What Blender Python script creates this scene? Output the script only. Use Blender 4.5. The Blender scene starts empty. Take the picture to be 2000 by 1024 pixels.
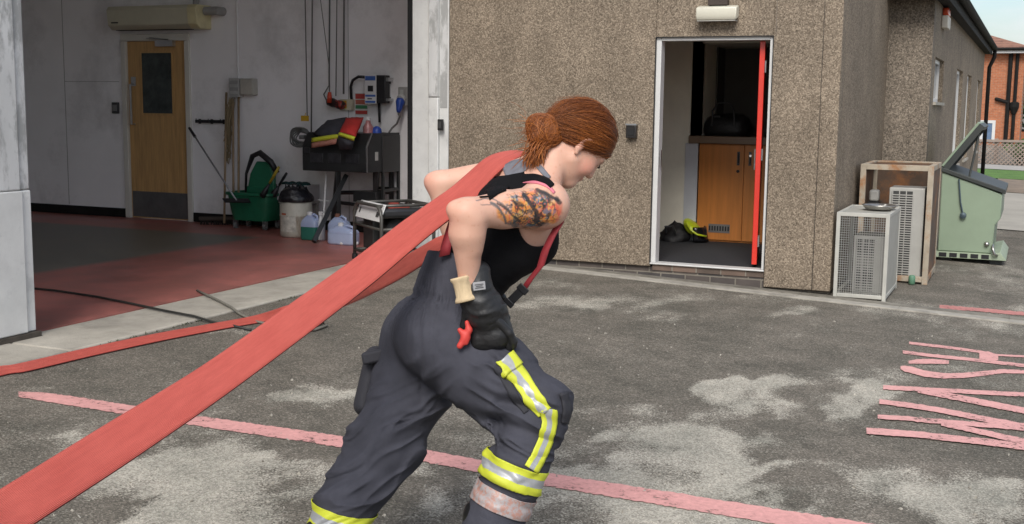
import bpy, bmesh, math, random
import numpy as np
from mathutils import Vector, Matrix
random.seed(7); RNG = np.random.default_rng(7)
SC = bpy.context.scene
COL = SC.collection

# ------------------------------------------------------------------ camera
F_ = 2290.0; CX, CY = 1000.0, 512.0; H = 1.55
_y = np.array([2022-CX, 218-CY, F_]); _y /= np.linalg.norm(_y)
_z = -np.array([789-CX, 17600-CY, F_]); _z /= np.linalg.norm(_z)
_y = _y - _z*(_y@_z); _y /= np.linalg.norm(_y)
_x = np.cross(_y, _z)
R = np.stack([_x, _y, _z])                      # world = R @ (right, down, forward)
CAMP = np.array([0, 0, H])
CR, CU, CF = R[:, 0].copy(), -R[:, 1].copy(), R[:, 2].copy()
cd = bpy.data.cameras.new('camera'); cam = bpy.data.objects.new('camera', cd); COL.objects.link(cam)
cd.sensor_fit = 'HORIZONTAL'; cd.sensor_width = 36.0; cd.lens = F_/2000*36.0
cd.clip_start = 0.05; cd.clip_end = 900
mw = Matrix.Identity(4)
for i in range(3):
    mw[i][0] = CR[i]; mw[i][1] = CU[i]; mw[i][2] = -CF[i]; mw[i][3] = CAMP[i]
cam.matrix_world = mw
SC.camera = cam

# ------------------------------------------------------------------ light
SUN_EL, SUN_AZ = math.radians(44), math.radians(168)      # azimuth clockwise from +Y
SC.view_settings.view_transform = 'Standard'; SC.view_settings.look = 'None'
SC.view_settings.exposure = 0.3; SC.view_settings.gamma = 1.0
w = bpy.data.worlds.new('World'); SC.world = w; w.use_nodes = True
nt = w.node_tree; nt.nodes.clear()
out = nt.nodes.new('ShaderNodeOutputWorld'); bg = nt.nodes.new('ShaderNodeBackground')
sky = nt.nodes.new('ShaderNodeTexSky'); sky.sky_type = 'NISHITA'; sky.sun_disc = False
sky.sun_elevation = SUN_EL; sky.sun_rotation = SUN_AZ; sky.air_density = 1.0; sky.dust_density = 2.0
tc = nt.nodes.new('ShaderNodeTexCoord'); mp = nt.nodes.new('ShaderNodeMapping')
mp.inputs['Scale'].default_value = (1.0, 1.0, 2.6)
nz = nt.nodes.new('ShaderNodeTexNoise'); nz.inputs['Scale'].default_value = 3.2
nz.inputs['Detail'].default_value = 8; nz.inputs['Roughness'].default_value = 0.6
rp = nt.nodes.new('ShaderNodeValToRGB'); rp.color_ramp.elements[0].position = 0.42; rp.color_ramp.elements[1].position = 0.62
nz2 = nt.nodes.new('ShaderNodeTexNoise'); nz2.inputs['Scale'].default_value = 6.0; nz2.inputs['Detail'].default_value = 6
rp2 = nt.nodes.new('ShaderNodeValToRGB')
rp2.color_ramp.elements[0].color = (4.3, 4.5, 4.9, 1); rp2.color_ramp.elements[1].color = (6.4, 6.4, 6.4, 1)
mx = nt.nodes.new('ShaderNodeMix'); mx.data_type = 'RGBA'
L = nt.links.new
L(tc.outputs['Generated'], mp.inputs['Vector']); L(mp.outputs['Vector'], nz.inputs['Vector'])
L(mp.outputs['Vector'], nz2.inputs['Vector']); L(nz2.outputs['Fac'], rp2.inputs['Fac'])
L(nz.outputs['Fac'], rp.inputs['Fac']); L(rp.outputs['Color'], mx.inputs['Factor'])
L(sky.outputs['Color'], mx.inputs['A']); L(rp2.outputs['Color'], mx.inputs['B'])
L(mx.outputs['Result'], bg.inputs['Color']); bg.inputs['Strength'].default_value = 0.14
L(bg.outputs['Background'], out.inputs['Surface'])
sd = bpy.data.lights.new('sun', 'SUN'); sd.energy = 2.5; sd.angle = math.radians(28); sd.color = (1.0, 0.965, 0.91)
sun = bpy.data.objects.new('sun', sd); COL.objects.link(sun)
_sd = Vector((math.sin(SUN_AZ)*math.cos(SUN_EL), math.cos(SUN_AZ)*math.cos(SUN_EL), math.sin(SUN_EL)))
sun.rotation_euler = _sd.to_track_quat('Z', 'Y').to_euler(); sun.location = (-4, -6, 12)

# ------------------------------------------------------------------ points from bearings of the survey photo
def ray(px, py): return R @ np.array([px-CX, py-CY, F_])
def G(px, py, off=0.0):                         # the tarmac falls gently towards +X
    d = ray(px, py); a = -0.034
    t = (a*1.9+off-H)/(d[2]-a*d[0]); return d*t+CAMP
def zg(x): return -0.034*(x+1.9)
def FL(px, py, z):
    d = ray(px, py); t = (z-H)/d[2]; return d*t+CAMP
def AY(px, py, y): d = ray(px, py); return d*(y/d[1])+CAMP
def AX(px, py, x): d = ray(px, py); return d*(x/d[0])+CAMP
def D(px, py, dep): return ray(px, py)*dep/F_+CAMP
def PX(P):
    c = (np.asarray(P)-CAMP) @ R
    return CX+F_*c[..., 0]/c[..., 2], CY+F_*c[..., 1]/c[..., 2], c[..., 2]
def cv(a, b, c): v = a*CR+b*CU+c*CF; return v/np.linalg.norm(v)

# ------------------------------------------------------------------ materials
MATS = {}
def srgb(r, g, b):
    f = lambda c: (c/255/12.92 if c/255 <= .04045 else ((c/255+.055)/1.055)**2.4)
    return (f(r), f(g), f(b))
def N(nt, t, **kw):
    n = nt.nodes.new('ShaderNode'+t)
    for k, v in kw.items():
        if k.startswith('i_'): n.inputs[k[2:].replace('_', ' ')].default_value = v
        else: setattr(n, k, v)
    return n
def mat(name, col, rough=.6, var=.18, vscale=5., bump=.0, bscale=60., metal=0., spec=.5, col2=None, c2pos=(.45, .62), c2scale=3., stretch=(1, 1, 1), sss=0., coat=0.):
    """a principled material: base colour mottled by noise, optional second colour in worn patches, optional bump"""
    if name in MATS: return MATS[name]
    m = bpy.data.materials.new(name); m.use_nodes = True; nt = m.node_tree; L = nt.links.new
    b = nt.nodes['Principled BSDF']
    t = N(nt, 'TexCoord'); mp = N(nt, 'Mapping'); mp.inputs['Scale'].default_value = stretch
    L(t.outputs['Object'], mp.inputs['Vector'])
    n1 = N(nt, 'TexNoise', i_Scale=vscale, i_Detail=6., i_Roughness=.65)
    L(mp.outputs['Vector'], n1.inputs['Vector'])
    r = N(nt, 'ValToRGB')
    lo = tuple(max(0, c*(1-var)) for c in col); hi = tuple(min(1, c*(1+var)) for c in col)
    r.color_ramp.elements[0].color = (*lo, 1); r.color_ramp.elements[1].color = (*hi, 1)
    r.color_ramp.elements[0].position = .3; r.color_ramp.elements[1].position = .7
    L(n1.outputs['Fac'], r.inputs['Fac']); last = r.outputs['Color']
    if col2:
        n2 = N(nt, 'TexNoise', i_Scale=c2scale, i_Detail=8., i_Roughness=.7)
        L(mp.outputs['Vector'], n2.inputs['Vector'])
        r2 = N(nt, 'ValToRGB'); r2.color_ramp.elements[0].position, r2.color_ramp.elements[1].position = c2pos
        L(n2.outputs['Fac'], r2.inputs['Fac'])
        x = N(nt, 'Mix', data_type='RGBA'); L(r2.outputs['Color'], x.inputs['Factor']); L(last, x.inputs['A'])
        x.inputs['B'].default_value = (*col2, 1); last = x.outputs['Result']
    L(last, b.inputs['Base Color'])
    b.inputs['Roughness'].default_value = rough; b.inputs['Metallic'].default_value = metal
    b.inputs['Specular IOR Level'].default_value = spec
    if sss: b.inputs['Subsurface Weight'].default_value = sss; b.inputs['Subsurface Scale'].default_value = .01; b.inputs['Subsurface Radius'].default_value = (1, .35, .2)
    if coat: b.inputs['Coat Weight'].default_value = coat
    if bump:
        nb = N(nt, 'TexNoise', i_Scale=bscale, i_Detail=5.); L(mp.outputs['Vector'], nb.inputs['Vector'])
        bp = N(nt, 'Bump', i_Strength=1., i_Distance=bump); L(nb.outputs['Fac'], bp.inputs['Height']); L(bp.outputs['Normal'], b.inputs['Normal'])
    MATS[name] = m; return m

def pebble(name, cols, scale=75.):
    m = bpy.data.materials.new(name); m.use_nodes = True; nt = m.node_tree; L = nt.links.new; b = nt.nodes['Principled BSDF']
    t = N(nt, 'TexCoord')
    v = N(nt, 'TexVoronoi', i_Scale=scale); L(t.outputs['Object'], v.inputs['Vector'])
    sep = N(nt, 'SeparateColor'); L(v.outputs['Color'], sep.inputs['Color'])
    r = N(nt, 'ValToRGB'); cr = r.color_ramp
    for i, c in enumerate(cols):
        e = cr.elements[i] if i < 2 else cr.elements.new(1.0)
        e.position = i/(len(cols)-1); e.color = (*c, 1)
    L(sep.outputs['Red'], r.inputs['Fac'])
    n = N(nt, 'TexNoise', i_Scale=1.6, i_Detail=7., i_Roughness=.65); L(t.outputs['Object'], n.inputs['Vector'])
    mr = N(nt, 'MapRange'); mr.inputs['From Min'].default_value = .3; mr.inputs['From Max'].default_value = .7
    mr.inputs['To Min'].default_value = .78; mr.inputs['To Max'].default_value = 1.15; L(n.outputs['Fac'], mr.inputs['Value'])
    mp = N(nt, 'Mapping'); mp.inputs['Scale'].default_value = (5, 5, .35); L(t.outputs['Object'], mp.inputs['Vector'])
    ns = N(nt, 'TexNoise', i_Scale=1.0, i_Detail=4.); L(mp.outputs['Vector'], ns.inputs['Vector'])
    mr2 = N(nt, 'MapRange'); mr2.inputs['From Min'].default_value = .3; mr2.inputs['From Max'].default_value = .7
    mr2.inputs['To Min'].default_value = .9; mr2.inputs['To Max'].default_value = 1.06; L(ns.outputs['Fac'], mr2.inputs['Value'])
    mm = N(nt, 'Math', operation='MULTIPLY'); L(mr.outputs['Result'], mm.inputs[0]); L(mr2.outputs['Result'], mm.inputs[1])
    x = N(nt, 'Mix', data_type='RGBA', blend_type='MULTIPLY'); x.inputs['Factor'].default_value = 1.
    L(r.outputs['Color'], x.inputs['A']); L(mm.outputs['Value'], x.inputs['B'])
    L(x.outputs['Result'], b.inputs['Base Color']); b.inputs['Roughness'].default_value = .85
    b.inputs['Specular IOR Level'].default_value = .25
    bp = N(nt, 'Bump', i_Strength=.6, i_Distance=.004); bp.invert = True
    L(v.outputs['Distance'], bp.inputs['Height']); L(bp.outputs['Normal'], b.inputs['Normal'])
    return m
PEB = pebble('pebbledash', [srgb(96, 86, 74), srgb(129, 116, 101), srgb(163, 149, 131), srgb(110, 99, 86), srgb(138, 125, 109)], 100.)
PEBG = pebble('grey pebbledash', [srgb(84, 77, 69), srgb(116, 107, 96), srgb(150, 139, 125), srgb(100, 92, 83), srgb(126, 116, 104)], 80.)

# ------------------------------------------------------------------ mesh helpers
class MB:
    def __init__(s): s.bm = bmesh.new(); s.mi = 0
    def _add(s, vs, fs):
        bv = [s.bm.verts.new(tuple(v)) for v in vs]
        for f in fs:
            try: q = s.bm.faces.new([bv[i] for i in f]); q.material_index = s.mi
            except ValueError: pass
        return bv
    def box(s, x0, x1, y0, y1, z0, z1):
        x0, x1 = sorted((x0, x1)); y0, y1 = sorted((y0, y1)); z0, z1 = sorted((z0, z1))
        v = [(x, y, z) for z in (z0, z1) for y in (y0, y1) for x in (x0, x1)]
        s._add(v, [(0, 2, 3, 1), (4, 5, 7, 6), (0, 1, 5, 4), (1, 3, 7, 5), (3, 2, 6, 7), (2, 0, 4, 6)]); return s
    def obox(s, c, ax, half):
        c = np.asarray(c, float); a = [np.asarray(k, float)*h for k, h in zip(ax, half)]
        v = [c+sx*a[0]+sy*a[1]+sz*a[2] for sz in (-1, 1) for sy in (-1, 1) for sx in (-1, 1)]
        s._add(v, [(0, 2, 3, 1), (4, 5, 7, 6), (0, 1, 5, 4), (1, 3, 7, 5), (3, 2, 6, 7), (2, 0, 4, 6)]); return s
    def tube(s, pts, r, seg=8, cap=True):
        pts = [np.asarray(p, float) for p in pts]; n = len(pts)
        rs = r if hasattr(r, '__len__') else [r]*n
        t0 = pts[1]-pts[0]; t0 = t0/np.linalg.norm(t0)
        u = np.cross(t0, [0, 0, 1.]);
        if np.linalg.norm(u) < 1e-3: u = np.array([1., 0, 0])
        vs = []
        for i in range(n):
            t = pts[min(i+1, n-1)]-pts[max(i-1, 0)]; t = t/max(np.linalg.norm(t), 1e-9)
            u = u-t*(u@t); u = u/max(np.linalg.norm(u), 1e-9); w_ = np.cross(t, u)
            for k in range(seg):
                a = 2*math.pi*k/seg; vs.append(pts[i]+rs[i]*(math.cos(a)*u+math.sin(a)*w_))
        fs = [(i*seg+k, i*seg+(k+1) % seg, (i+1)*seg+(k+1) % seg, (i+1)*seg+k) for i in range(n-1) for k in range(seg)]
        if cap: fs += [tuple(range(seg-1, -1, -1)), tuple((n-1)*seg+k for k in range(seg))]
        s._add(vs, fs); return s
    def lathe(s, c, prof, seg=20, axis=(0, 0, 1)):
        c = np.asarray(c, float); ax = np.asarray(axis, float); ax = ax/np.linalg.norm(ax)
        pts = [c+ax*z for r_, z in prof]
        u = np.cross(ax, [0, 0, 1.])
        if np.linalg.norm(u) < 1e-3: u = np.array([1., 0, 0])
        u /= np.linalg.norm(u); w_ = np.cross(ax, u); vs = []
        for (r_, z), p in zip(prof, pts):
            for k in range(seg):
                a = 2*math.pi*k/seg; vs.append(p+max(r_, 1e-4)*(math.cos(a)*u+math.sin(a)*w_))
        n = len(prof)
        fs = [(i*seg+k, i*seg+(k+1) % seg, (i+1)*seg+(k+1) % seg, (i+1)*seg+k) for i in range(n-1) for k in range(seg)]
        fs += [tuple(range(seg-1, -1, -1)), tuple((n-1)*seg+k for k in range(seg))]
        s._add(vs, fs); return s
    def prism(s, poly, vec):
        poly = [np.asarray(p, float) for p in poly]; vec = np.asarray(vec, float); n = len(poly)
        vs = poly+[p+vec for p in poly]
        fs = [tuple(range(n-1, -1, -1)), tuple(range(n, 2*n))]+[(i, (i+1) % n, n+(i+1) % n, n+i) for i in range(n)]
        s._add(vs, fs); return s
    def grid(s, P):                              # P[i][j] points -> quads
        n, m_ = len(P), len(P[0]); vs = [p for row in P for p in row]
        s._add(vs, [(i*m_+j, i*m_+j+1, (i+1)*m_+j+1, (i+1)*m_+j) for i in range(n-1) for j in range(m_-1)]); return s
    def done(s, name, m, parent=None, bevel=0., smooth=False, fix=True):
        if fix: bmesh.ops.recalc_face_normals(s.bm, faces=s.bm.faces[:])
        me = bpy.data.meshes.new(name); s.bm.to_mesh(me); s.bm.free()
        return link(name, me, m, parent, bevel, smooth)
def link(name, me, m, parent=None, bevel=0., smooth=False):
    for q in (m if isinstance(m, (list, tuple)) else [m]): me.materials.append(q)
    o = bpy.data.objects.new(name, me); COL.objects.link(o)
    if parent is not None:
        o.parent = parent; loc = Vector(parent['_base']); me.transform(Matrix.Translation(-loc)); o['_base'] = parent['_base']
        if o.parent.type == 'MESH': pass
    else:
        # a top-level mesh gets its origin at the middle of its base
        co = np.array([v.co[:] for v in me.vertices]); b = ((co[:, 0].min()+co[:, 0].max())/2, (co[:, 1].min()+co[:, 1].max())/2, co[:, 2].min())
        me.transform(Matrix.Translation(-Vector(b))); o.location = b; o['_base'] = b
    if smooth:
        for p in me.polygons: p.use_smooth = True
    if bevel:
        bv = o.modifiers.new('bevel', 'BEVEL'); bv.width = bevel; bv.segments = 2; bv.limit_method = 'ANGLE'; bv.angle_limit = math.radians(40)
        if not smooth:
            for p in me.polygons: p.use_smooth = True
            try: me.set_sharp_from_angle(angle=math.radians(40))
            except Exception: pass
    return o
def thing(name, label, cat, loc, group=None):
    o = bpy.data.objects.new(name, None); COL.objects.link(o); o.empty_display_size = .1
    o.location = tuple(float(c) for c in loc); o['_base'] = [float(c) for c in loc]
    return tag(o, label, cat, group)
def tag(o, label, cat, group=None):
    o['label'] = label; o['category'] = cat
    if group: o['group'] = group
    return o
def struct(o, kind='structure'): o['kind'] = kind; return o

# ------------------------------------------------------------------ numpy noise
def _h(ix, iy, iz, seed):
    n = (ix*374761393+iy*668265263+iz*2147483647+seed*1274126177) & 0xffffffff
    n = ((n ^ (n >> 13))*1274126177) & 0xffffffff
    return ((n ^ (n >> 16)) & 0xffff)/65535.0
def vnoise(p, seed=0):
    p = np.asarray(p, float); i = np.floor(p).astype(np.int64); f = p-i; f = f*f*(3-2*f)
    o = 0
    for dx in (0, 1):
        for dy in (0, 1):
            for dz in (0, 1):
                wgt = (f[..., 0] if dx else 1-f[..., 0])*(f[..., 1] if dy else 1-f[..., 1])*(f[..., 2] if dz else 1-f[..., 2])
                o = o+wgt*_h(i[..., 0]+dx, i[..., 1]+dy, i[..., 2]+dz, seed)
    return o
def fbm(p, oct=4, seed=0):
    a, s, t = 1., 0., 0.
    for k in range(oct): s = s+a*vnoise(np.asarray(p)*2**k, seed+k); t += a; a *= .55
    return s/t
# ------------------------------------------------------------------ ground
def blot(px, py, rx, ry, amt, rot=0.):
    return (px, py, rx, ry, amt, rot)
BLOTS = [  # pale cement-stained areas and darker ones: photo bearing, half sizes, strength
 (1465, 772, 62, 34, 1.0), (1425, 752, 40, 8, .6), (1655, 775, 62, 22, .8), (1590, 748, 20, 6, .5), (1385, 868, 115, 40, 1.0), (1300, 872, 60, 24, .7), (1235, 800, 52, 18, .55),
 (1420, 925, 120, 26, .7), (1150, 855, 60, 16, .6), (1150, 950, 120, 50, .8), (1560, 915, 60, 10, .5), (1740, 945, 130, 40, .75), (1860, 985, 120, 45, .75),
 (1930, 950, 60, 20, .5), (1400, 990, 160, 40, .65), (330, 930, 190, 60, .85), (520, 930, 150, 45, .8), (420, 1000, 200, 40, .8), (870, 985, 60, 40, .7), (820, 900, 60, 18, .5),
 (670, 762, 48, 20, .65), (730, 770, 40, 14, .5), (265, 731, 26, 7, .6), (75, 855, 60, 9, .6), (160, 845, 40, 10, .5), (20, 765, 30, 8, .5), (210, 865, 45, 8, .4),
 (1130, 590, 70, 12, .35), (1290, 595, 60, 9, .4), (1180, 605, 40, 8, .4), (1330, 615, 40, 6, .5), (1540, 612, 45, 7, .7), (1510, 585, 80, 9, .5), (1250, 650, 40, 8, .4), (1130, 680, 60, 12, .3), (1240, 560, 60, 6, .3), (1900, 640, 90, 10, .35),
 (1450, 640, 70, 7, .25), (1560, 655, 60, 6, .25), (1430, 660, 20, 4, .5), (1110, 560, 40, 8, .35), (470, 635, 60, 8, .5),
 (240, 1000, 70, 22, -.6), (100, 990, 60, 25, -.5), (1130, 655, 70, 18, -.7), (1250, 630, 80, 12, -.6), (1480, 700, 140, 25, -.35), (1700, 690, 120, 20, -.35), (1180, 720, 90, 18, -.4), (590, 885, 60, 16, -.5), (1130, 905, 60, 10, -.4), (1500, 905, 50, 10, -.5),
 (1560, 960, 60, 16, -.5), (470, 700, 120, 18, -.35), (300, 690, 120, 16, -.35), (600, 600, 90, 14, -.6), (460, 960, 50, 14, -.5), (1850, 580, 90, 10, -.3), (60, 905, 60, 14, -.4), (600, 660, 80, 20, -.3)]
def stain(P):
    P = np.asarray(P, float); q = P.copy()
    wx = (fbm(P*[3.2, 1.6, 0], 4, 11)-.5)*.9; wy = (fbm(P*[3.2, 1.6, 0]+7, 4, 12)-.5)*.9
    q[:, 0] += wx*.8; q[:, 1] += wy*1.1
    v = (fbm(q*[1.1, .8, 0]+3, 5, 5)-.5)*1.0 + (fbm(P*[7., 4., 0], 4, 6)-.5)*.45 - .02
    for (px, py, rx, ry, amt) in BLOTS:
        c = G(px, py); ex = G(px+rx, py)-c; ey = G(px, py-ry)-c
        M = np.linalg.inv(np.array([[ex[0], ey[0]], [ex[1], ey[1]]]))
        d = (q[:, :2]-c[:2]) @ M.T; r = np.sqrt((d**2).sum(1))
        s = np.clip((1.45-r)/.9, 0, 1); v = v+amt*.62*s*s*(3-2*s)
    return v
def build_ground():
    xs = np.concatenate([[-400, -200, -80, -40, -20, -12, -8, -6.5, -5.6], np.arange(-5.25, 2.0, .03), [2.2, 2.6, 3.2, 4, 6, 9, 14, 25, 50, 120, 400]])
    ys = np.concatenate([[-60, -20, -8, -3, 0, 1, 2, 2.6], np.arange(2.8, 8.0, .035), np.arange(8.0, 13.6, .07), [14, 14.5, 15, 16, 17, 18, 20, 22, 25, 28, 31, 35, 40, 50, 70, 120, 250, 500]])
    X, Y = np.meshgrid(xs, ys); nx, ny = len(xs), len(ys)
    Z = -0.034*(np.clip(X, -5.3, 9)+1.9)
    Z[(X < -5.3)] -= .06
    V = np.stack([X.ravel(), Y.ravel(), Z.ravel()], 1)
    i = np.arange(nx*ny).reshape(ny, nx)
    Fq = np.stack([i[:-1, :-1], i[:-1, 1:], i[1:, 1:], i[1:, :-1]], -1).reshape(-1, 4)
    me = bpy.data.meshes.new('asphalt_yard'); me.from_pydata(V.tolist(), [], Fq.tolist())
    a = me.attributes.new('stain', 'FLOAT', 'POINT'); a.data.foreach_set('value', np.clip(stain(V)*.5+.5, 0, 1).astype(np.float32))
    m = bpy.data.materials.new('stained asphalt'); m.use_nodes = True; nt = m.node_tree; L = nt.links.new; b = nt.nodes['Principled BSDF']
    t = N(nt, 'TexCoord'); at = N(nt, 'Attribute', attribute_name='stain')
    n1 = N(nt, 'TexNoise', i_Scale=17., i_Detail=9., i_Roughness=.85); L(t.outputs['Object'], n1.inputs['Vector'])
    ad = N(nt, 'Math', operation='MULTIPLY_ADD'); L(n1.outputs['Fac'], ad.inputs[0]); ad.inputs[1].default_value = .50; L(at.outputs['Fac'], ad.inputs[2])
    mr = N(nt, 'MapRange', interpolation_type='SMOOTHSTEP'); mr.inputs['From Min'].default_value = .93; mr.inputs['From Max'].default_value = 1.10
    v = N(nt, 'TexVoronoi', i_Scale=150.); L(t.outputs['Object'], v.inputs['Vector'])
    sp = N(nt, 'SeparateColor'); L(v.outputs['Color'], sp.inputs['Color'])
    ad2 = N(nt, 'Math', operation='MULTIPLY_ADD'); L(sp.outputs['Blue'], ad2.inputs[0]); ad2.inputs[1].default_value = .22; L(ad.outputs['Value'], ad2.inputs[2]); L(ad2.outputs['Value'], mr.inputs['Value'])
    r = N(nt, 'ValToRGB'); cr = r.color_ramp; cr.elements[0].color = (.094, .087, .077, 1); cr.elements[1].color = (.33, .306, .275, 1)
    e = cr.elements.new(.55); e.color = (.160, .148, .131, 1); e = cr.elements.new(.85); e.color = (.207, .192, .170, 1); L(sp.outputs['Red'], r.inputs['Fac'])
    rb = N(nt, 'ValToRGB'); cb = rb.color_ramp; cb.elements[0].color = (.27, .26, .235, 1); cb.elements[1].color = (.58, .56, .51, 1); L(sp.outputs['Green'], rb.inputs['Fac'])
    x = N(nt, 'Mix', data_type='RGBA'); L(mr.outputs['Result'], x.inputs['Factor']); L(r.outputs['Color'], x.inputs['A']); L(rb.outputs['Color'], x.inputs['B'])
    n2 = N(nt, 'TexNoise', i_Scale=2.3, i_Detail=7., i_Roughness=.7); L(t.outputs['Object'], n2.inputs['Vector'])
    r2 = N(nt, 'ValToRGB'); r2.color_ramp.elements[0].position = .32; r2.color_ramp.elements[1].position = .7
    r2.color_ramp.elements[0].color = (.62, .62, .575, 1); r2.color_ramp.elements[1].color = (1.18, 1.13, 1.06, 1); L(n2.outputs['Fac'], r2.inputs['Fac'])
    y = N(nt, 'Mix', data_type='RGBA', blend_type='MULTIPLY'); y.inputs['Factor'].default_value = 1.; L(x.outputs['Result'], y.inputs['A']); L(r2.outputs['Color'], y.inputs['B'])
    L(y.outputs['Result'], b.inputs['Base Color']); b.inputs['Roughness'].default_value = .9; b.inputs['Specular IOR Level'].default_value = .25
    bp = N(nt, 'Bump', i_Strength=.7, i_Distance=.006); L(v.outputs['Distance'], bp.inputs['Height']); L(bp.outputs['Normal'], b.inputs['Normal'])
    o = link('asphalt_yard', me, m); struct(o)
build_ground()

CONC = mat('weathered concrete', (.40, .37, .315), rough=.9, var=.22, vscale=3, bump=.004, bscale=90, col2=(.25, .23, .195), c2scale=2.2, c2pos=(.5, .72))
ZF = .125                                        # level of the appliance bay floor
mb = MB()
# threshold slab, split by a joint near the pier, running on past the bay
for (y0, y1) in ((-2.0, 5.02), (5.032, 10.0)):
    mb.box(-5.56, -4.985, y0, y1, -.3, ZF-.004)
struct(mb.done('concrete_threshold', CONC, bevel=.012))
RED = mat('red floor paint', (.21, .062, .05), rough=.38, var=.25, vscale=2.5, col2=(.12, .05, .042), c2scale=1.6, c2pos=(.45, .7), bump=.0008, bscale=30)
GRN = mat('grey green floor paint', (.062, .066, .055), rough=.35, var=.25, vscale=2.5, col2=(.09, .05, .042), c2scale=1.2, c2pos=(.5, .75), bump=.0008, bscale=30)
def bay_floor():
    mb = MB(); mb.box(-14.2, -5.562, .8, 11.35, -.3, ZF)
    m = bpy.data.materials.new('bay floor paint'); m.use_nodes = True; nt = m.node_tree; L = nt.links.new; b = nt.nodes['Principled BSDF']
    g = N(nt, 'NewGeometry'); sp = N(nt, 'SeparateXYZ'); L(g.outputs['Position'], sp.inputs['Vector'])
    n = N(nt, 'TexNoise', i_Scale=1.3, i_Detail=8., i_Roughness=.7); L(g.outputs['Position'], n.inputs['Vector'])
    # the red band along the doors, and along the end wall
    a = N(nt, 'MapRange'); a.inputs['From Min'].default_value = -7.52; a.inputs['From Max'].default_value = -7.36; L(sp.outputs['X'], a.inputs['Value'])
    c = N(nt, 'MapRange'); c.inputs['From Min'].default_value = 10.15; c.inputs['From Max'].default_value = 10.3; L(sp.outputs['Y'], c.inputs['Value'])
    mm = N(nt, 'Math', operation='MAXIMUM'); L(a.outputs['Result'], mm.inputs[0]); L(c.outputs['Result'], mm.inputs[1])
    r1 = N(nt, 'ValToRGB'); r1.color_ramp.elements[0].color = (.23, .088, .074, 1); r1.color_ramp.elements[1].color = (.45, .155, .13, 1); r1.color_ramp.elements[0].position = .35; r1.color_ramp.elements[1].position = .65
    r2 = N(nt, 'ValToRGB'); r2.color_ramp.elements[0].color = (.10, .098, .08, 1); r2.color_ramp.elements[1].color = (.18, .168, .14, 1); r2.color_ramp.elements[0].position = .35; r2.color_ramp.elements[1].position = .65
    L(n.outputs['Fac'], r1.inputs['Fac']); L(n.outputs['Fac'], r2.inputs['Fac'])
    x = N(nt, 'Mix', data_type='RGBA'); L(mm.outputs['Value'], x.inputs['Factor']); L(r2.outputs['Color'], x.inputs['A']); L(r1.outputs['Color'], x.inputs['B'])
    L(x.outputs['Result'], b.inputs['Base Color'])
    rr = N(nt, 'MapRange'); rr.inputs['To Min'].default_value = .3; rr.inputs['To Max'].default_value = .6; L(n.outputs['Fac'], rr.inputs['Value']); L(rr.outputs['Result'], b.inputs['Roughness'])
    struct(mb.done('bay_floor', m))
bay_floor()
# edging strip and slot drain along the front of the building
A0, A1 = G(1040, 513), G(2000, 633)
def strip(name, pts_a, pts_b, h, m, z0=-.2):
    mb = MB(); n = len(pts_a)
    for i in range(n-1):
        a, b, c, d = [np.array(p) for p in (pts_a[i], pts_a[i+1], pts_b[i+1], pts_b[i])]
        for p in (a, b, c, d): p[2] = zg(p[0])+h
        mb.prism([a, b, c, d], (0, 0, z0))
    return mb.done(name, m, bevel=.004)
seg = np.linspace(-4.98, 4.0, 12)
EDG = mat('concrete edging', (.33, .31, .27), rough=.9, var=.25, vscale=6, bump=.003, bscale=120, col2=(.2, .185, .16), c2scale=4, c2pos=(.5, .7))
ye = lambda x: 9.81+(x+2.0)*(-.035) if x > -4.2 else 9.89
struct(strip('concrete_edging', [(x, ye(x)-.11, 0) for x in seg], [(x, ye(x)+.03, 0) for x in seg], .012, EDG))
struct(strip('slot_drain', [(x, ye(x)+.032, 0) for x in seg], [(x, ye(x)+.075, 0) for x in seg], .004, mat('slot drain grating', (.09, .082, .07), rough=.85, var=.3, vscale=18)))
struct(strip('inner_edging', [(x, ye(x)+.078, 0) for x in seg], [(x, ye(x)+.21, 0) for x in seg], .007, mat('dirty edging', (.2, .185, .155), rough=.9, var=.3, vscale=8, bump=.003, bscale=100, col2=(.12, .11, .09), c2scale=5)))
# painted lines and letters on the tarmac
def paint(name, col, lo=.33):
    m = bpy.data.materials.new(name); m.use_nodes = True; nt = m.node_tree; L = nt.links.new; b = nt.nodes['Principled BSDF']
    t = N(nt, 'NewGeometry'); n = N(nt, 'TexNoise', i_Scale=38., i_Detail=6., i_Roughness=.75); L(t.outputs['Position'], n.inputs['Vector'])
    n2 = N(nt, 'TexNoise', i_Scale=5., i_Detail=5.); L(t.outputs['Position'], n2.inputs['Vector'])
    ad = N(nt, 'Math', operation='MULTIPLY_ADD'); L(n2.outputs['Fac'], ad.inputs[0]); ad.inputs[1].default_value = .5; L(n.outputs['Fac'], ad.inputs[2])
    r = N(nt, 'ValToRGB'); r.color_ramp.elements[0].color = tuple(c*.72 for c in col)+(1,); r.color_ramp.elements[1].color = tuple(min(1, c*1.12) for c in col)+(1,)
    r.color_ramp.elements[0].position = .5; r.color_ramp.elements[1].position = .95; L(ad.outputs['Value'], r.inputs['Fac'])
    L(r.outputs['Color'], b.inputs['Base Color']); b.inputs['Roughness'].default_value = .8
    mr = N(nt, 'MapRange'); mr.inputs['From Min'].default_value = lo+.1; mr.inputs['From Max'].default_value = lo+.16; L(ad.outputs['Value'], mr.inputs['Value'])
    L(mr.outputs['Result'], b.inputs['Alpha']); return m
PINK = paint('faded red line paint', (.64, .32, .30), .485)
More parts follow.
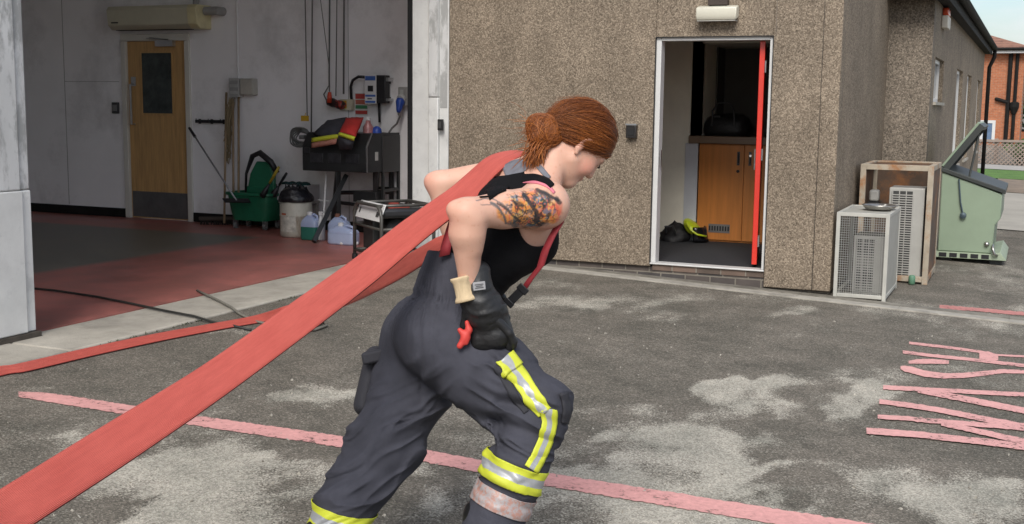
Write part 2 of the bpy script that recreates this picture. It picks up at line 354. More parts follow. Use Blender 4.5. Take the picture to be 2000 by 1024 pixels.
def stroke(mb, pts, th, jag=.012, step=.016):
    """a hand painted stroke on the ground from photo bearings; th = its height in the photo at each point"""
    th = th if hasattr(th, '__len__') else [th]*len(pts)
    up = [G(p[0], p[1]-t/2, .004) for p, t in zip(pts, th)]; dn = [G(p[0], p[1]+t/2, .004) for p, t in zip(pts, th)]
    rows = []
    for i in range(len(pts)-1):
        n = max(2, int(np.linalg.norm(up[i+1]-up[i])/step))
        for k in range(n+(i == len(pts)-2)):
            f = k/n; a = up[i]*(1-f)+up[i+1]*f; b = dn[i]*(1-f)+dn[i+1]*f; d = (a-b)
            a = a+d*0+np.array([0, RNG.normal(0, jag), 0]); b = b+np.array([0, RNG.normal(0, jag), 0])
            a[2] = zg(a[0])+.004; b[2] = zg(b[0])+.004; rows.append([a, (a+b)/2, b])
    mb.grid(rows)
mb = MB(); stroke(mb, [(36, 770), (95, 776), (400, 824), (690, 866), (830, 890), (1060, 935), (1600, 1022), (1900, 1070)], [10, 18, 20, 22, 24, 26, 30, 34], .0042)
struct(mb.done('painted_line', PINK, fix=False))
q = lambda l: [(1640+x/3.94, 640+y/3.94) for x, y in l]
mb = MB()
for k, (l, th) in enumerate([([(535, 118), (800, 148), (1060, 182), (1150, 200)], 20), ([(1150, 205), (1220, 212), (1420, 222), (1900, 262)], 14), ([(485, 188), (700, 215), (1000, 245), (1220, 270), (1420, 292), (2000, 345)], 24),
              ([(1075, 222), (1140, 222), (1220, 232)], [50, 74, 40]), ([(468, 310), (500, 318), (560, 330), (650, 355), (800, 374), (950, 370), (1100, 355), (1250, 338), (1420, 342), (1800, 395)], [22, 44, 52, 48, 40, 38, 36, 30, 28, 22]),
              ([(530, 268), (600, 262), (700, 262), (840, 268)], [20, 34, 36, 26]), ([(335, 462), (500, 470), (700, 482), (1000, 497), (1420, 518), (2000, 560)], 32),
              ([(600, 492), (850, 530), (1100, 580), (1420, 642), (1900, 730)], [24, 46, 46, 46, 46]), ([(305, 572), (500, 597), (800, 643), (1100, 705), (1420, 765), (1900, 860)], [34, 38, 40, 42, 44, 46]),
              ([(292, 690), (500, 702), (700, 722), (1000, 745), (1420, 778), (1900, 815)], [30, 34, 36, 36, 38, 40]), ([(780, 748), (1000, 788), (1250, 845), (1420, 878), (1900, 970)], [28, 40, 42, 44, 46]),
              ([(205, 800), (600, 828), (1000, 872), (1420, 920), (1900, 985)], [48, 46, 48, 52, 54])]):
    P0 = len(mb.bm.verts); stroke(mb, q(l), [t*1.02/3.94 for t in th] if hasattr(th, '__len__') else th*1.02/3.94, .0035)
    mb.bm.verts.ensure_lookup_table()
    for v in mb.bm.verts[P0:]: v.co.z += .0004*k
struct(mb.done('painted_letters', paint('painted letters', (.66, .345, .325), .49), fix=False))
mb = MB(); stroke(mb, [(1835, 599), (1900, 604), (2000, 613), (2100, 624)], 7, .01)
struct(mb.done('painted_edge_line', paint('thin edge line paint', (.5, .21, .19), .42), fix=False))
# far ground: side road, verge, grass, second pavement
def sheet(name, x0, x1, y0, y1, h, m, zt=-.45):
    mb = MB(); P = []
    for y in np.linspace(y0, y1, 4): P.append([np.array((x, y, -0.034*(min(max(x, -5.3), 9)+1.9)+h)) for x in (x0, 0, 9, x1)])
    mb.grid(P); return struct(mb.done(name, m, fix=False))
sheet('concrete_apron', -.7, 60, 17.2, 25.0, .012, mat('pale concrete apron', (.36, .34, .30), rough=.9, var=.15, vscale=1.2, bump=.003))
sheet('dirt_verge', -.7, 60, 25.0, 29.8, .02, mat('bare dirt verge', (.20, .155, .115), rough=.95, var=.3, vscale=1.5, bump=.01, bscale=20))
sheet('front_grass', -8, 60, 29.8, 34.2, .03, mat('mown grass', (.085, .17, .03), rough=.9, var=.3, vscale=3., bump=.02, bscale=30))
sheet('far_pavement', -8, 60, 34.2, 37.0, .04, mat('far pavement', (.34, .32, .29), rough=.9, var=.12, vscale=2))
# ------------------------------------------------------------------ the fire station
YW = 10.04; XC = -1.487; X2 = -1.035; YR = 13.3; YE = 26.6
ST = thing('fire_station', 'brown pebbledash fire station with an open appliance bay and an open red side door', 'building', (-3.2, 10.0, 0))
def part(mb, name, m, parent=ST, **k): return mb.done(name, m, parent, **k)
WPAINT = mat('white wall paint', (.84, .83, .84), rough=.55, var=.05, vscale=1.4, bump=.0008, bscale=70, col2=(.52, .51, .51), c2scale=1.3, c2pos=(.5, .8))
WHITE = mat('white gloss', (.60, .60, .59), rough=.35, var=.05)
BLACK = mat('black rubber', (.012, .012, .013), rough=.5, var=.2)
SILV = mat('brushed aluminium', (.55, .56, .57), rough=.35, metal=.9, var=.1)
# front wall with the doorway: panels of pebbledash with fine joints
DX0, DX1, DZ0, DZ1 = -3.075, -2.05, .165, 2.15
def pz(x): return max(.13, zg(x)+.055)
mb = MB()
mb.box(-5.10, DX0, YW, YW+.25, .13, 3.7)
mb.box(DX0, DX1, YW, YW+.25, DZ1, 3.7)
mb.box(DX1, -1.642, YW, YW+.25, .018, 3.7); mb.box(-1.6395, XC, YW, YW+.25, .018, 3.7)
part(mb, 'front_wall', PEB, bevel=.006)
mb = MB(); mb.box(XC-.25, XC, YW+.252, YR, .018, 3.7); part(mb, 'side_wall', PEB)
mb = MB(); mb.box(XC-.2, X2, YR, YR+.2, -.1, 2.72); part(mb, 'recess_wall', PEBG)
# rear wing wall with four narrow windows
wins = []
for (pa, pb, pt, pbot) in ((1824.5, 1842, 121, 200), (1868, 1880, 143, 290), (1889, 1897, 154, 250), (1909.5, 1915.5, 160, 240)):
    a, b = AX(pa, 160, X2), AX(pb, 160, X2); zt = 2.13; zb = AX((pa+pb)/2, pbot, X2)[2]
    wins.append((a[1], b[1], zb, zt))
wins[1] = (*wins[1][:2], .75, 2.13); wins[2] = (*wins[2][:2], .75, 2.13); wins[3] = (*wins[3][:2], .75, 2.13)
mb = MB(); yy = YR+.2
for (a, b, zb, zt) in wins:
    mb.box(X2-.25, X2, yy, a, -.1, 2.72); mb.box(X2-.25, X2, a, b, -.1, zb); mb.box(X2-.25, X2, a, b, zt, 2.72); yy = b
mb.box(X2-.25, X2, yy, YE, -.1, 2.72); mb.box(-6, X2-.25, YE-.25, YE, -.1, 2.72)
part(mb, 'rear_wing_wall', PEB)
GLS = mat('dark window glass', (.05, .06, .07), rough=.05, var=.2, spec=.8)
for (a, b, zb, zt) in wins:
    mb = MB(); fw = .045; xo = X2-.05
    mb.box(xo-.05, xo, a, a+fw, zb, zt); mb.box(xo-.05, xo, b-fw, b, zb, zt); mb.box(xo-.05, xo, a+fw, b-fw, zt-fw, zt); mb.box(xo-.05, xo, a+fw, b-fw, zb, zb+fw)
    mb.box(xo-.045, xo-.005, a+(b-a)*.5-.015, a+(b-a)*.5+.015, zb+fw, zt-fw)
    f = part(mb, 'window', mat('white window frame', (.7, .7, .69), rough=.4, var=.05))
    mb = MB(); mb.box(xo-.034, xo-.026, a+fw, b-fw, zb+fw, zt-fw); mb.done('pane', GLS, f)
    mb = MB(); mb.box(X2-.05, X2+.03, a-.02, b+.02, zb-.035, zb-.002); mb.done('sill', CONC, f)
# eaves of the rear wing
DK = mat('black painted timber', (.012, .011, .010), rough=.75, spec=.2, var=.25)
mb = MB(); mb.box(-6, X2+.115, YR-.32, YE+.2, 2.722, 2.75); mb.box(X2+.115, X2+.135, YR-.32, YE+.2, 2.70, 2.88); mb.box(XC, X2+.115, YR-.345, YR-.32, 2.70, 2.88); part(mb, 'eaves', DK)
mb = MB(); mb.prism([(X2+.14, YR-.34, 2.87), (X2+.14, YE+.22, 2.87), (-4.5, YE+.22, 3.9), (-4.5, YR-.34, 3.9)], (0, 0, .06))
part(mb, 'roof', mat('dark roof tiles', (.05, .043, .04), rough=.7, var=.3, vscale=9))
mb = MB(); gp = []
for k in range(9):
    a = math.pi*(1+k/8); gp.append((X2+.185+.055*math.cos(a), 2.85+.055*math.sin(a)))
pr = [(x, YR-.34, z) for x, z in gp]+[(X2+.185+.048*math.cos(math.pi*(2-k/8)), YR-.34, 2.852+.048*math.sin(math.pi*(2-k/8))) for k in range(9)]
mb.prism(pr, (0, YE-YR+.56, 0)); part(mb, 'gutter', DK)
mb = MB(); mb.tube([(X2+.185, YE+.1, 2.8), (X2+.185, YE+.1, 2.66), (X2+.1, YE+.1, 2.45), (X2+.1, YE+.1, -.05)], .04, 10); part(mb, 'downpipe', DK, smooth=True)
# flat roof of the front block
mb = MB(); mb.box(-5.1, XC+.12, YW-.12, YR+.3, 3.7, 3.9); part(mb, 'front_roof', DK)
# brick plinth and door threshold
def brick(name, c1, c2, mort, sc=1., rw=.225, rh=.075):
    m = bpy.data.materials.new(name); m.use_nodes = True; nt = m.node_tree; L = nt.links.new; b = nt.nodes['Principled BSDF']
    t = N(nt, 'TexCoord'); mp = N(nt, 'Mapping'); mp.inputs['Rotation'].default_value = (math.pi/2, 0, 0); L(t.outputs['Object'], mp.inputs['Vector'])
    k = N(nt, 'TexBrick'); k.inputs['Color1'].default_value = (*c1, 1); k.inputs['Color2'].default_value = (*c2, 1); k.inputs['Mortar'].default_value = (*mort, 1)
    k.inputs['Scale'].default_value = sc; k.inputs['Brick Width'].default_value = rw; k.inputs['Row Height'].default_value = rh; k.inputs['Mortar Size'].default_value = .006
    L(mp.outputs['Vector'], k.inputs['Vector'])
    n = N(nt, 'TexNoise', i_Scale=9., i_Detail=6.); L(t.outputs['Object'], n.inputs['Vector'])
    mr = N(nt, 'MapRange'); mr.inputs['To Min'].default_value = .6; mr.inputs['To Max'].default_value = 1.4; L(n.outputs['Fac'], mr.inputs['Value'])
    x = N(nt, 'Mix', data_type='RGBA', blend_type='MULTIPLY'); x.inputs['Factor'].default_value = 1.; L(k.outputs['Color'], x.inputs['A']); L(mr.outputs['Result'], x.inputs['B'])
    L(x.outputs['Result'], b.inputs['Base Color']); b.inputs['Roughness'].default_value = .85
    bp = N(nt, 'Bump', i_Strength=.6, i_Distance=.006); bp.invert = True; L(k.outputs['Fac'], bp.inputs['Height']); L(bp.outputs['Normal'], b.inputs['Normal']); return m
BLUEB = brick('blue grey bricks', (.055, .05, .05), (.10, .082, .072), (.19, .17, .14))
mb = MB(); mb.box(-5.08, DX0+.02, YW+.035, YW+.2, -.1, .127); mb.box(DX0+.02, DX1-.004, YW+.02, YW+.2, -.1, .095); mb.box(DX1, XC-.01, YW+.05, YW+.2, -.1, .0165)
part(mb, 'brick_plinth', BLUEB)
mb = MB(); mb.box(DX0+.022, DX1-.005, YW+.012, YW+.2, .097, .148); part(mb, 'brick_sill', brick('sill bricks', (.10, .075, .06), (.16, .11, .085), (.2, .18, .15), rw=.22, rh=.09))
mb = MB()
mb.box(DX0, DX0+.046, YW+.02, YW+.13, DZ0, DZ1); mb.box(DX0+.046, DX1-.03, YW+.02, YW+.13, DZ1-.03, DZ1); mb.box(DX1-.03, DX1, YW+.02, YW+.13, DZ0, DZ1)
mb.box(DX0, DX1-.002, YW-.008, YW+.13, .150, DZ0-.001)
dfm = part(mb, 'door_frame', WHITE, bevel=.004)
mb = MB(); mb.box(DX0-.004, DX0+.004, YW-.003, YW+.012, .15, DZ1); mb.box(DX1-.003, DX1+.004, YW-.003, YW+.012, .16, DZ1); mb.box(DX0, DX1, YW-.003, YW+.012, DZ1-.002, DZ1+.005); mb.done('frame_seal', BLACK, dfm)
mb = MB(); mb.box(DX0+.056, DX0+.062, YW+.04, YW+.075, 1.03, 1.17); mb.done('strike_plate', SILV, dfm)
RDOOR = mat('red door paint', (.62, .035, .022), rough=.35, var=.08, vscale=2, coat=.2)
c0 = np.array((DX1-.135, YW+.115)); ux = np.array((-.19, .98)); ux /= np.linalg.norm(ux); un = np.array((ux[1], -ux[0]))
mb = MB(); mb.obox((*(c0+ux*.44+un*.022), (DZ0+DZ1)/2-.004), ((*ux, 0), (*un, 0), (0, 0, 1)), (.44, .0225, (DZ1-DZ0)/2-.03)); dr = part(mb, 'entrance_door', RDOOR, bevel=.004)
for z in (.4, 1.15, 1.9): mb = MB(); mb.tube([(c0[0]+.052, c0[1]+.004, z-.05), (c0[0]+.052, c0[1]+.004, z+.05)], .009, 8); mb.done('hinge', SILV, dr)
mb = MB()
for s in (0, .09): mb.obox((*(c0+ux*.2-un*.012), 1.1), ((*ux, 0), (*un, 0), (0, 0, 1)), (.02, .006, .09))
mb.tube([(*(c0+ux*.2-un*.05), 1.13), (*(c0+ux*.33-un*.05), 1.13)], .01, 8); mb.done('handle', SILV, dr)
# panel joints drawn by real grooves: dark mastic set in the wall gaps
for bx_ in ((-1.642, -1.6395, YW+.003, YW+.1, .03, 3.69),): mb = MB(); mb.box(*bx_); part(mb, 'joint_mastic', mat('mastic', (.05, .045, .04)))
mb = MB(); mb.box(AY(1517, 30, YW)[0]-.002, AY(1517, 30, YW)[0]+.003, YW-.002, YW+.02, DZ1+.006, 3.69); part(mb, 'joint_bead', mat('joint bead', (.15, .125, .10)))
# ---------------- kitchen room behind the door
CREAM = mat('cream room wall', (.84, .80, .68), rough=.7, var=.06)
YB = 11.95; ZR = .165; XLW = AY(1365, 300, YB)[0]
mb = MB(); mb.box(XLW-.1, XLW, YB+.0, 12.9, ZR, 2.6); mb.box(-4.2, XLW, YB, YB+.1, ZR, 2.6); mb.box(-4.3, -4.2, YW+.25, YB+.1, ZR, 2.6)
mb.box(XLW, XC-.25, 12.9, 13.0, ZR, 2.6); mb.box(XLW, XC-.25, YB+.02, 12.9, 2.2, 2.6); mb.box(XC-.30, XC-.252, YW+.25, 12.9, ZR, 2.6)
part(mb, 'kitchen_wall', CREAM)
mb = MB(); mb.box(-4.3, XC-.25, YW+.25, 13.0, 2.6, 2.7); part(mb, 'kitchen_ceiling', mat('kitchen ceiling', (.5, .49, .46)))
mb = MB(); mb.box(-4.3, XC-.25, YW+.131, 13.0, -.05, ZR-.003); part(mb, 'kitchen_floor', mat('charcoal carpet', (.022, .023, .027), rough=.95, var=.4, vscale=70, bump=.003, bscale=200))
mb = MB(); mb.box(XLW-.14, XLW-.004, YB-.02, YB-.001, ZR, AY(1365, 280, YB)[2]); part(mb, 'corner_trim', mat('pale trim', (.6, .62, .66), rough=.5, var=.05))
# ---------------- appliance bay shell
YI = 11.2; XO = -5.5
mb = MB()
mb.box(-14.2, -10.06, YI, YI+.2, ZF, 4.2); mb.box(-9.12, -5.1, YI, YI+.2, ZF, 4.2); mb.box(-10.06, -9.12, YI, YI+.2, 2.30, 4.2)
part(mb, 'bay_end_wall', WPAINT)
for bx_ in ((-14.4, -14.2, -1.2, YI+.2, 0, 4.2), (-14.2, -5.3, -1.4, -1.2, 0, 4.2), (-5.35, -5.1, YW+.34, YI-.002, ZF, 4.2)):  # unseen opening added: yard side left unwalled past the pier, letting daylight in
    mb = MB(); mb.box(*bx_); part(mb, 'bay_wall', WPAINT)
mb = MB(); mb.box(-5.76, -5.472, 5.26, YW, 3.9, 4.2); part(mb, 'door_lintel', mat('white lintel', (.6, .6, .59), var=.1))
mb = MB(); mb.box(-14.4, -5.1, -1.4, YI+.2, 4.2, 4.4); part(mb, 'bay_roof', mat('bay ceiling', (.75, .74, .72)))
# joints of the wall boards and skirting
zz = AY(300, 160, YI)[2]; gx = AY(128, 200, YI)[0]; gx2 = AY(681, 200, YI)[0]
for bx_ in ((gx-.004, gx+.004, YI-.004, YI-.001, ZF+.12, 4.1), (gx2-.003, gx2+.003, YI-.004, YI-.001, ZF+.12, 4.1), (gx+.005, -10.16, YI-.004, YI-.001, zz-.003, zz+.003)): mb = MB(); mb.box(*bx_); part(mb, 'wall_joint', mat('joint grey', (.35, .34, .33)))
for a_, b_ in ((-14.2, -10.10), (-9.08, -5.36)): mb = MB(); mb.box(a_, b_, YI-.018, YI-.001, ZF+.001, ZF+.11); part(mb, 'skirting', DK, bevel=.004)
# internal door
mb = MB()
for (a, b, c, d) in ((-10.10, -10.03, ZF, 2.30), (-9.15, -9.08, ZF, 2.30), (-10.10, -9.08, 2.25, 2.33)):
    mb.box(a, b, YI-.03, YI+.06, c, d-(.05 if d == 2.30 else 0))
part(mb, 'internal_door_frame', mat('cream gloss', (.62, .60, .54), rough=.4, var=.05), bevel=.006)
OAK = mat('oak veneer', (.50, .30, .12), rough=.45, var=.22, vscale=4., stretch=(9, 9, .6))
mb = MB(); mb.box(-10.028, -9.152, YI+.01, YI+.055, ZF+.005, 2.248)
wa, wb = AY(277, 104, YI), AY(337, 222, YI)
idr = part(mb, 'internal_door', OAK, bevel=.003)
mb = MB(); mb.box(wa[0]-.025, wb[0]+.025, YI+.0, YI+.008, wb[2]-.025, wa[2]+.025); mb.done('glazing_bead', OAK, idr)
mb = MB(); mb.box(wa[0], wb[0], YI-.006, YI-.001, wb[2], wa[2]); mb.done('vision_panel', mat('wired glass', (.035, .045, .042), rough=.12, var=.6, vscale=7), idr)
mb = MB(); mb.box(-10.01, -9.17, YI+.004, YI+.009, ZF+.02, ZF+.33); mb.done('kick_plate', mat('grey kick plate', (.16, .16, .16), rough=.4, metal=.6), idr)
mb = MB(); k = AY(325, 85, YI); mb.box(k[0]-.13, k[0]+.13, YI-.05, YI+.005, k[2]-.035, k[2]+.035); mb.tube([k+[.05, -.03, .04], k+[-.15, -.12, .06], k+[-.28, -.02, .06]], .009, 6); mb.done('door_closer', SILV, idr)
mb = MB(); k0, k1 = AY(254, 165, YI-.06), AY(257, 243, YI-.06)
mb.tube([k0+[0, .06, 0], k0, k1, k1+[0, .06, 0]], .013, 8); mb.box(k0[0]-.035, k0[0]+.035, YI-.004, YI+.004, k0[2]-.02, k0[2]+.09); mb.done('pull_handle', SILV, idr, smooth=False)
# piers either side of the bay opening
PW = mat('flaking white paint', (.60, .60, .59), rough=.7, var=.12, vscale=3, col2=(.36, .36, .35), c2scale=2.4, c2pos=(.5, .57), bump=.002, bscale=14, stretch=(1.2, 1.2, .5))
PW2 = mat('cleaner white paint', (.66, .66, .64), rough=.6, var=.1, vscale=4, col2=(.45, .45, .44), c2scale=5, c2pos=(.55, .75))
zj = AX(30, 373, -5.46)[2]
mb = MB(); mb.box(-5.78, -5.46, 4.56, 5.17, zj, 4.2); mb.box(-5.78, -5.475, 5.17, 5.25, zj-.0, 4.2)
pr = part(mb, 'pier', PW, bevel=.01)
mb = MB(); mb.box(-5.78, -5.452, 4.56, 5.175, ZF+.03, zj-.003); mb.box(-5.78, -5.47, 5.175, 5.252, ZF+.03, zj-.003); mb.done('pier_base_panel', PW2, pr, bevel=.008)
mb = MB(); mb.box(-5.8, -5.44, 4.54, 5.262, ZF-.003, ZF+.028); mb.done('pier_foot', mat('rotten timber', (.06, .05, .04), var=.4, vscale=12), pr)
mb = MB(); mb.box(-5.452, -5.446, 4.72, 4.735, ZF+.035, zj-.01); mb.done('pier_seam', mat('seam', (.3, .3, .29)), pr)
zj2 = AY(840, 190, YW)[2]
mb = MB(); xa, xb, xc, xd = AY(806, 250, YW)[0], AY(839, 250, YW)[0], AY(858, 250, YW)[0], -5.104
mb.box(xa, xb, YW-.012, YW+.3, ZF-.02, 4.2); mb.box(xb, xc, YW-.035, YW+.3, zj2, 4.2); mb.box(xb, xc, YW-.028, YW+.3, ZF-.02, zj2-.003); mb.box(xc, xd, YW-.005, YW+.3, ZF-.03, 4.2)
pr = part(mb, 'pier', PW2, bevel=.008)
mb = MB(); mb.box(xb+.012, xc-.002, YW-.0385, YW-.034, zj2+.01, 4.19); mb.box(xc+.01, xd-.01, YW-.0085, YW-.004, zj2-.1, 4.19); mb.done('flaking_board', PW, pr)
mb = MB(); mb.box(xa-.055, xa-.006, YW-.004, YW+.05, ZF+.002, 4.19); mb.box(xa-.0056, xa-.001, YW-.02, YW+.05, ZF+.002, 4.19); mb.done('door_seal', BLACK, pr)
# ---------------- wall mounted small things
def plate(name, label, cat, a, b, Y, d, m, knob=None, group=None):
    p, q_ = AY(*a, Y), AY(*b, Y); t = thing(name, label, cat, ((p[0]+q_[0])/2, Y, q_[2]), group)
    mb = MB(); mb.box(p[0], q_[0], Y-d, Y-.001, q_[2], p[2]); mb.done('housing', m, t, bevel=.005)
    return t, p, q_
t, p, q_ = plate('wall_socket', 'black metal socket box with a pale top on the pebbledash left of the open door', 'socket', (1226, 245), (1245, 270), YW, .05, mat('dark bronze plastic', (.022, .02, .02), rough=.35))
mb = MB(); mb.box(p[0]-.004, q_[0]+.004, YW-.055, YW-.001, p[2]+.001, p[2]+.016); mb.done('cover_lip', SILV, t)
mb = MB(); mb.box(p[0]+.02, q_[0]-.02, YW-.056, YW-.051, q_[2]+.025, p[2]-.03); mb.done('flap', BLACK, t)
t, p, q_ = plate('wall_socket', 'small black switch box on the white pier between bay and pebbledash wall', 'socket', (857, 233), (867, 255), YW-.036, .03, BLACK)
mb = MB(); mb.box(p[0]+.012, q_[0]-.012, YW-.071, YW-.067, q_[2]+.02, p[2]-.02); mb.done('flap', mat('dark grey flap', (.05, .05, .05)), t)
t, p, q_ = plate('door_switch', 'small dark square switch on the white wall left of the wooden door', 'switch', (221, 200), (234, 222), YI, .03, mat('dark grey plastic', (.04, .04, .042), rough=.4))
mb = MB(); mb.box(p[0]+.015, q_[0]-.015, YI-.036, YI-.031, q_[2]+.03, p[2]-.03); mb.done('button', mat('grey button', (.2, .2, .2)), t)
p, q_ = AY(1360, 13, YW-.1), AY(1438, 39, YW-.1)
t = thing('bulkhead_light', 'cream bulkhead light on the pebbledash above the open doorway', 'wall light', ((p[0]+q_[0])/2, YW-.05, q_[2]))
mb = MB(); mb.prism([(p[0], YW-.004, q_[2]+.03), (p[0], YW-.1, q_[2]), (p[0], YW-.12, q_[2]+.035), (p[0], YW-.11, p[2]-.01), (p[0], YW-.03, p[2]+.01), (p[0], YW-.004, p[2])], (q_[0]-p[0], 0, 0))
mb.done('diffuser', mat('cream diffuser', (.62, .60, .50), rough=.4, var=.06), t, bevel=.01)
mb = MB(); k = (p[0]+q_[0])/2; mb.box(k-.085, k+.085, YW-.06, YW-.001, p[2]+.012, p[2]+.2); mb.done('junction_box', mat('brown box', (.05, .035, .028)), t, bevel=.004)
mb = MB(); mb.box(p[0]+.01, q_[0]-.01, YW-.105, YW-.012, q_[2]-.006, q_[2]+.0) ; mb.done('base_rim', mat('grey rim', (.4, .39, .36)), t)
k = AX(1842, 38, X2)
t = thing('alarm_box', 'white alarm box with a red top high on the rear wing wall under the eaves', 'alarm', (X2, k[1], k[2]-.11))
mb = MB(); mb.box(X2+.001, X2+.07, k[1]-.22, k[1]+.22, k[2]-.11, k[2]+.03); mb.done('housing', mat('yellowed white plastic', (.62, .58, .5)), t, bevel=.01)
mb = MB(); mb.box(X2+.001, X2+.065, k[1]-.16, k[1]+.2, k[2]+.032, k[2]+.12); mb.done('strobe', mat('red lens', (.6, .08, .03), rough=.2), t, bevel=.015)
# ------------------------------------------------------------------ appliance bay contents
def base_of(pts): pts = np.array(pts); return (pts[:, 0].mean(), pts[:, 1].mean(), pts[:, 2].min())
CRM = mat('cream enamel', (.52, .50, .38), rough=.4, var=.06)
GREYP = mat('grey plastic', (.30, .30, .29), rough=.5, var=.1)
BLK = mat('satin black steel', (.016, .017, .018), rough=.4, var=.3, vscale=9, coat=.1)
BLKP = mat('black plastic', (.014, .014, .016), rough=.45, var=.3, vscale=15)
WHP = mat('white plastic', (.68, .68, .68), rough=.4, var=.06)
YH = 10.93
p, q_ = AY(207, 13, YH), AY(385, 55, YH)
t = thing('air_curtain_heater', 'long cream air heater fixed to the wall above the wooden door', 'heater', ((p[0]+q_[0])/2, 11.05, q_[2]))
mb = MB(); xe = q_[0]-.14; x0 = p[0]
prof = [(YI-.001, p[2]), (YH+.03, p[2]), (YH, p[2]-.04), (YH+.02, q_[2]+.05), (YH+.08, q_[2]), (YI-.001, q_[2])]
mb.prism([(x0, y, z) for y, z in prof], (xe-x0, 0, 0)); mb.done('casing', CRM, t, bevel=.006)
mb = MB(); mb.prism([(xe+.002, y-(.012 if y < YI-.01 else 0), z) for y, z in prof], (.13, 0, 0)); mb.done('end_cap', mat('yellowed end cap', (.62, .56, .33), rough=.4), t, bevel=.008)
mb = MB()
for k in range(5): mb.box(x0+.05, xe-.05, YH+.095+.02*k, YH+.103+.02*k, q_[2]-.006, q_[2]-.0005)
mb.done('outlet_grille', BLKP, t)
mb = MB(); mb.tube([(xe+.14, YH+.15, q_[2]+.2), (xe+.3, YH+.15, q_[2]+.2), (xe+.3, YI, q_[2]+.2)], .05, 10); mb.done('pipe_stub', GREYP, t)
mb = MB(); mb.tube([(xe+.02, YH+.14, p[2]+.002), (xe+.02, YH+.14, 3.1), (xe+.02, YH+.2, 4.19)], .035, 8); mb.done('conduit', GREYP, t)
mb = MB(); mb.box(x0+.06, x0+.16, YH-.004+.012, YH+.016, q_[2]+.072, q_[2]+.086); mb.done('badge', BLKP, t)
# switch boxes
t, p, q_ = plate('switch_box', 'pale switch box with cables on the wall above the leaning mops', 'switch box', (456, 153), (477, 190), YI, .09, mat('pale grey plastic', (.42, .42, .41), rough=.45))
mb = MB()
for k in range(3): mb.box(p[0]+.02, q_[0]-.02, YI-.097, YI-.091, p[2]-.07-.075*k, p[2]-.03-.075*k)
mb.done('rocker', GREYP, t)
mb = MB(); mb.tube([((p[0]+q_[0])/2, YI-.012, p[2]), ((p[0]+q_[0])/2, YI-.012, 4.19)], .011, 6); mb.done('conduit', WHP, t)
t, p, q_ = plate('junction_box', 'beige square box beside the switch box above the mop bucket', 'junction box', (479, 154), (504, 186), YI, .10, mat('beige plastic', (.40, .385, .34), rough=.45))
mb = MB(); mb.box(p[0]+.01, q_[0]-.01, YI-.107, YI-.101, q_[2]+.01, p[2]-.01); mb.done('lid', mat('beige lid', (.44, .42, .37), rough=.45), t, bevel=.003)
p, q_ = AY(382, 235, YI-.03), AY(441, 239, YI-.03); mb = MB(); mb.box(p[0], q_[0], YI-.04, YI-.012, p[2]-.03, p[2]+.006)
for k in (.1, .5, .9): x = p[0]+(q_[0]-p[0])*k; mb.tube([(x, YI-.03, p[2]-.012), (x, YI-.07, p[2]-.012), (x, YI-.075, p[2]+.02)], .006, 6); mb.box(x-.015, x+.015, YI-.0125, YI-.001, p[2]-.04, p[2]+.015)
tag(mb.done('tool_rail', BLKP), 'black tool rail on the white wall just right of the wooden door', 'rail')
# leaning mops and brooms
POLE = mat('worn wooden pole', (.27, .19, .11), rough=.6, var=.25, vscale=8, stretch=(6, 6, .5)); BRISTLE = mat('dark bristle', (.03, .024, .02), rough=.9, var=.5, vscale=60)
STR = mat('dirty mop string', (.22, .17, .10), rough=.95, var=.35, vscale=40, stretch=(3, 3, .4))
def leaner(name, label, cat, top, topY, bot, botY, r=.013, m=POLE):
    a, b = AY(*top, topY), AY(*bot, botY); b[2] = max(b[2], ZF)
    t = thing(name, label, cat, (b[0], b[1], ZF)); mb = MB(); mb.tube([a, a*.5+b*.5, b], r, 8); mb.done('handle', m, t, smooth=True); return t, a, b
t, a, b = leaner('broom', 'long wooden broom leaning furthest left of the poles, dark head on the floor', 'broom', (442, 181), YI-.03, (438, 436), 10.78)
mb = MB(); c = FL(420, 441, ZF)
mb.obox((c[0]+.02, c[1]+.1, ZF+.075), (cv(1, 0, -.1), cv(0, 0, 1), (0, 0, 1)), (.27, .03, .022)); mb.done('head', mat('dark broom wood', (.06, .045, .035), rough=.7), t, bevel=.008)
mb = MB()
for k in range(90): x = random.uniform(-.26, .26); y = random.uniform(-.026, .026); s = np.array((c[0]+.02, c[1]+.1, ZF+.055))+cv(1, 0, -.1)*x+cv(0, 0, 1)*y; mb.tube([s, s+np.array((random.uniform(-.01, .01), random.uniform(-.02, .02), -.053))], .004, 4)
mb.done('bristles', BRISTLE, t)
t, a, b = leaner('string_mop', 'mop with dirty brown strings hanging at the top, leaning between two poles', 'mop', (455, 183), YI-.04, (456, 392), 10.82)
mb = MB()
for k in range(46):
    s = a+np.array((random.uniform(-.03, .03), random.uniform(-.05, .02), random.uniform(-.12, -.04))); pts = [s]
    L_ = random.uniform(.35, .72)
    for j in range(1, 6): pts.append(s+np.array((random.uniform(-.025, .015)-.02*j/5, -.02-.01*j+random.uniform(-.008, .008), -L_*j/5)))
    mb.tube(pts, .006, 4)
mb.done('mop_strings', STR, t)
mb = MB(); mb.lathe(a+np.array((0, -.012, -.06)), [(.02, -.05), (.028, -.03), (.028, .04), (.018, .06)], 10); mb.done('socket', GREYP, t)
t, a, b = leaner('wooden_pole', 'plain brown pole leaning upright right beside the string mop', 'pole', (466, 186), YI-.04, (466, 400), 10.85)
mb = MB(); mb.lathe(a+np.array((0, 0, 0)), [(.014, -.04), (.017, -.03), (.017, .01), (.008, .02)], 10); mb.done('end_cap', mat('pole cap', (.1, .09, .08)), t)
t, a, b = leaner('squeegee', 'thin grey handled squeegee slanting from the door frame down to the green bucket', 'squeegee', (378, 263), 10.95, (462, 392), 10.62, .010, mat('grey aluminium tube', (.32, .32, .33), rough=.4, metal=.5))
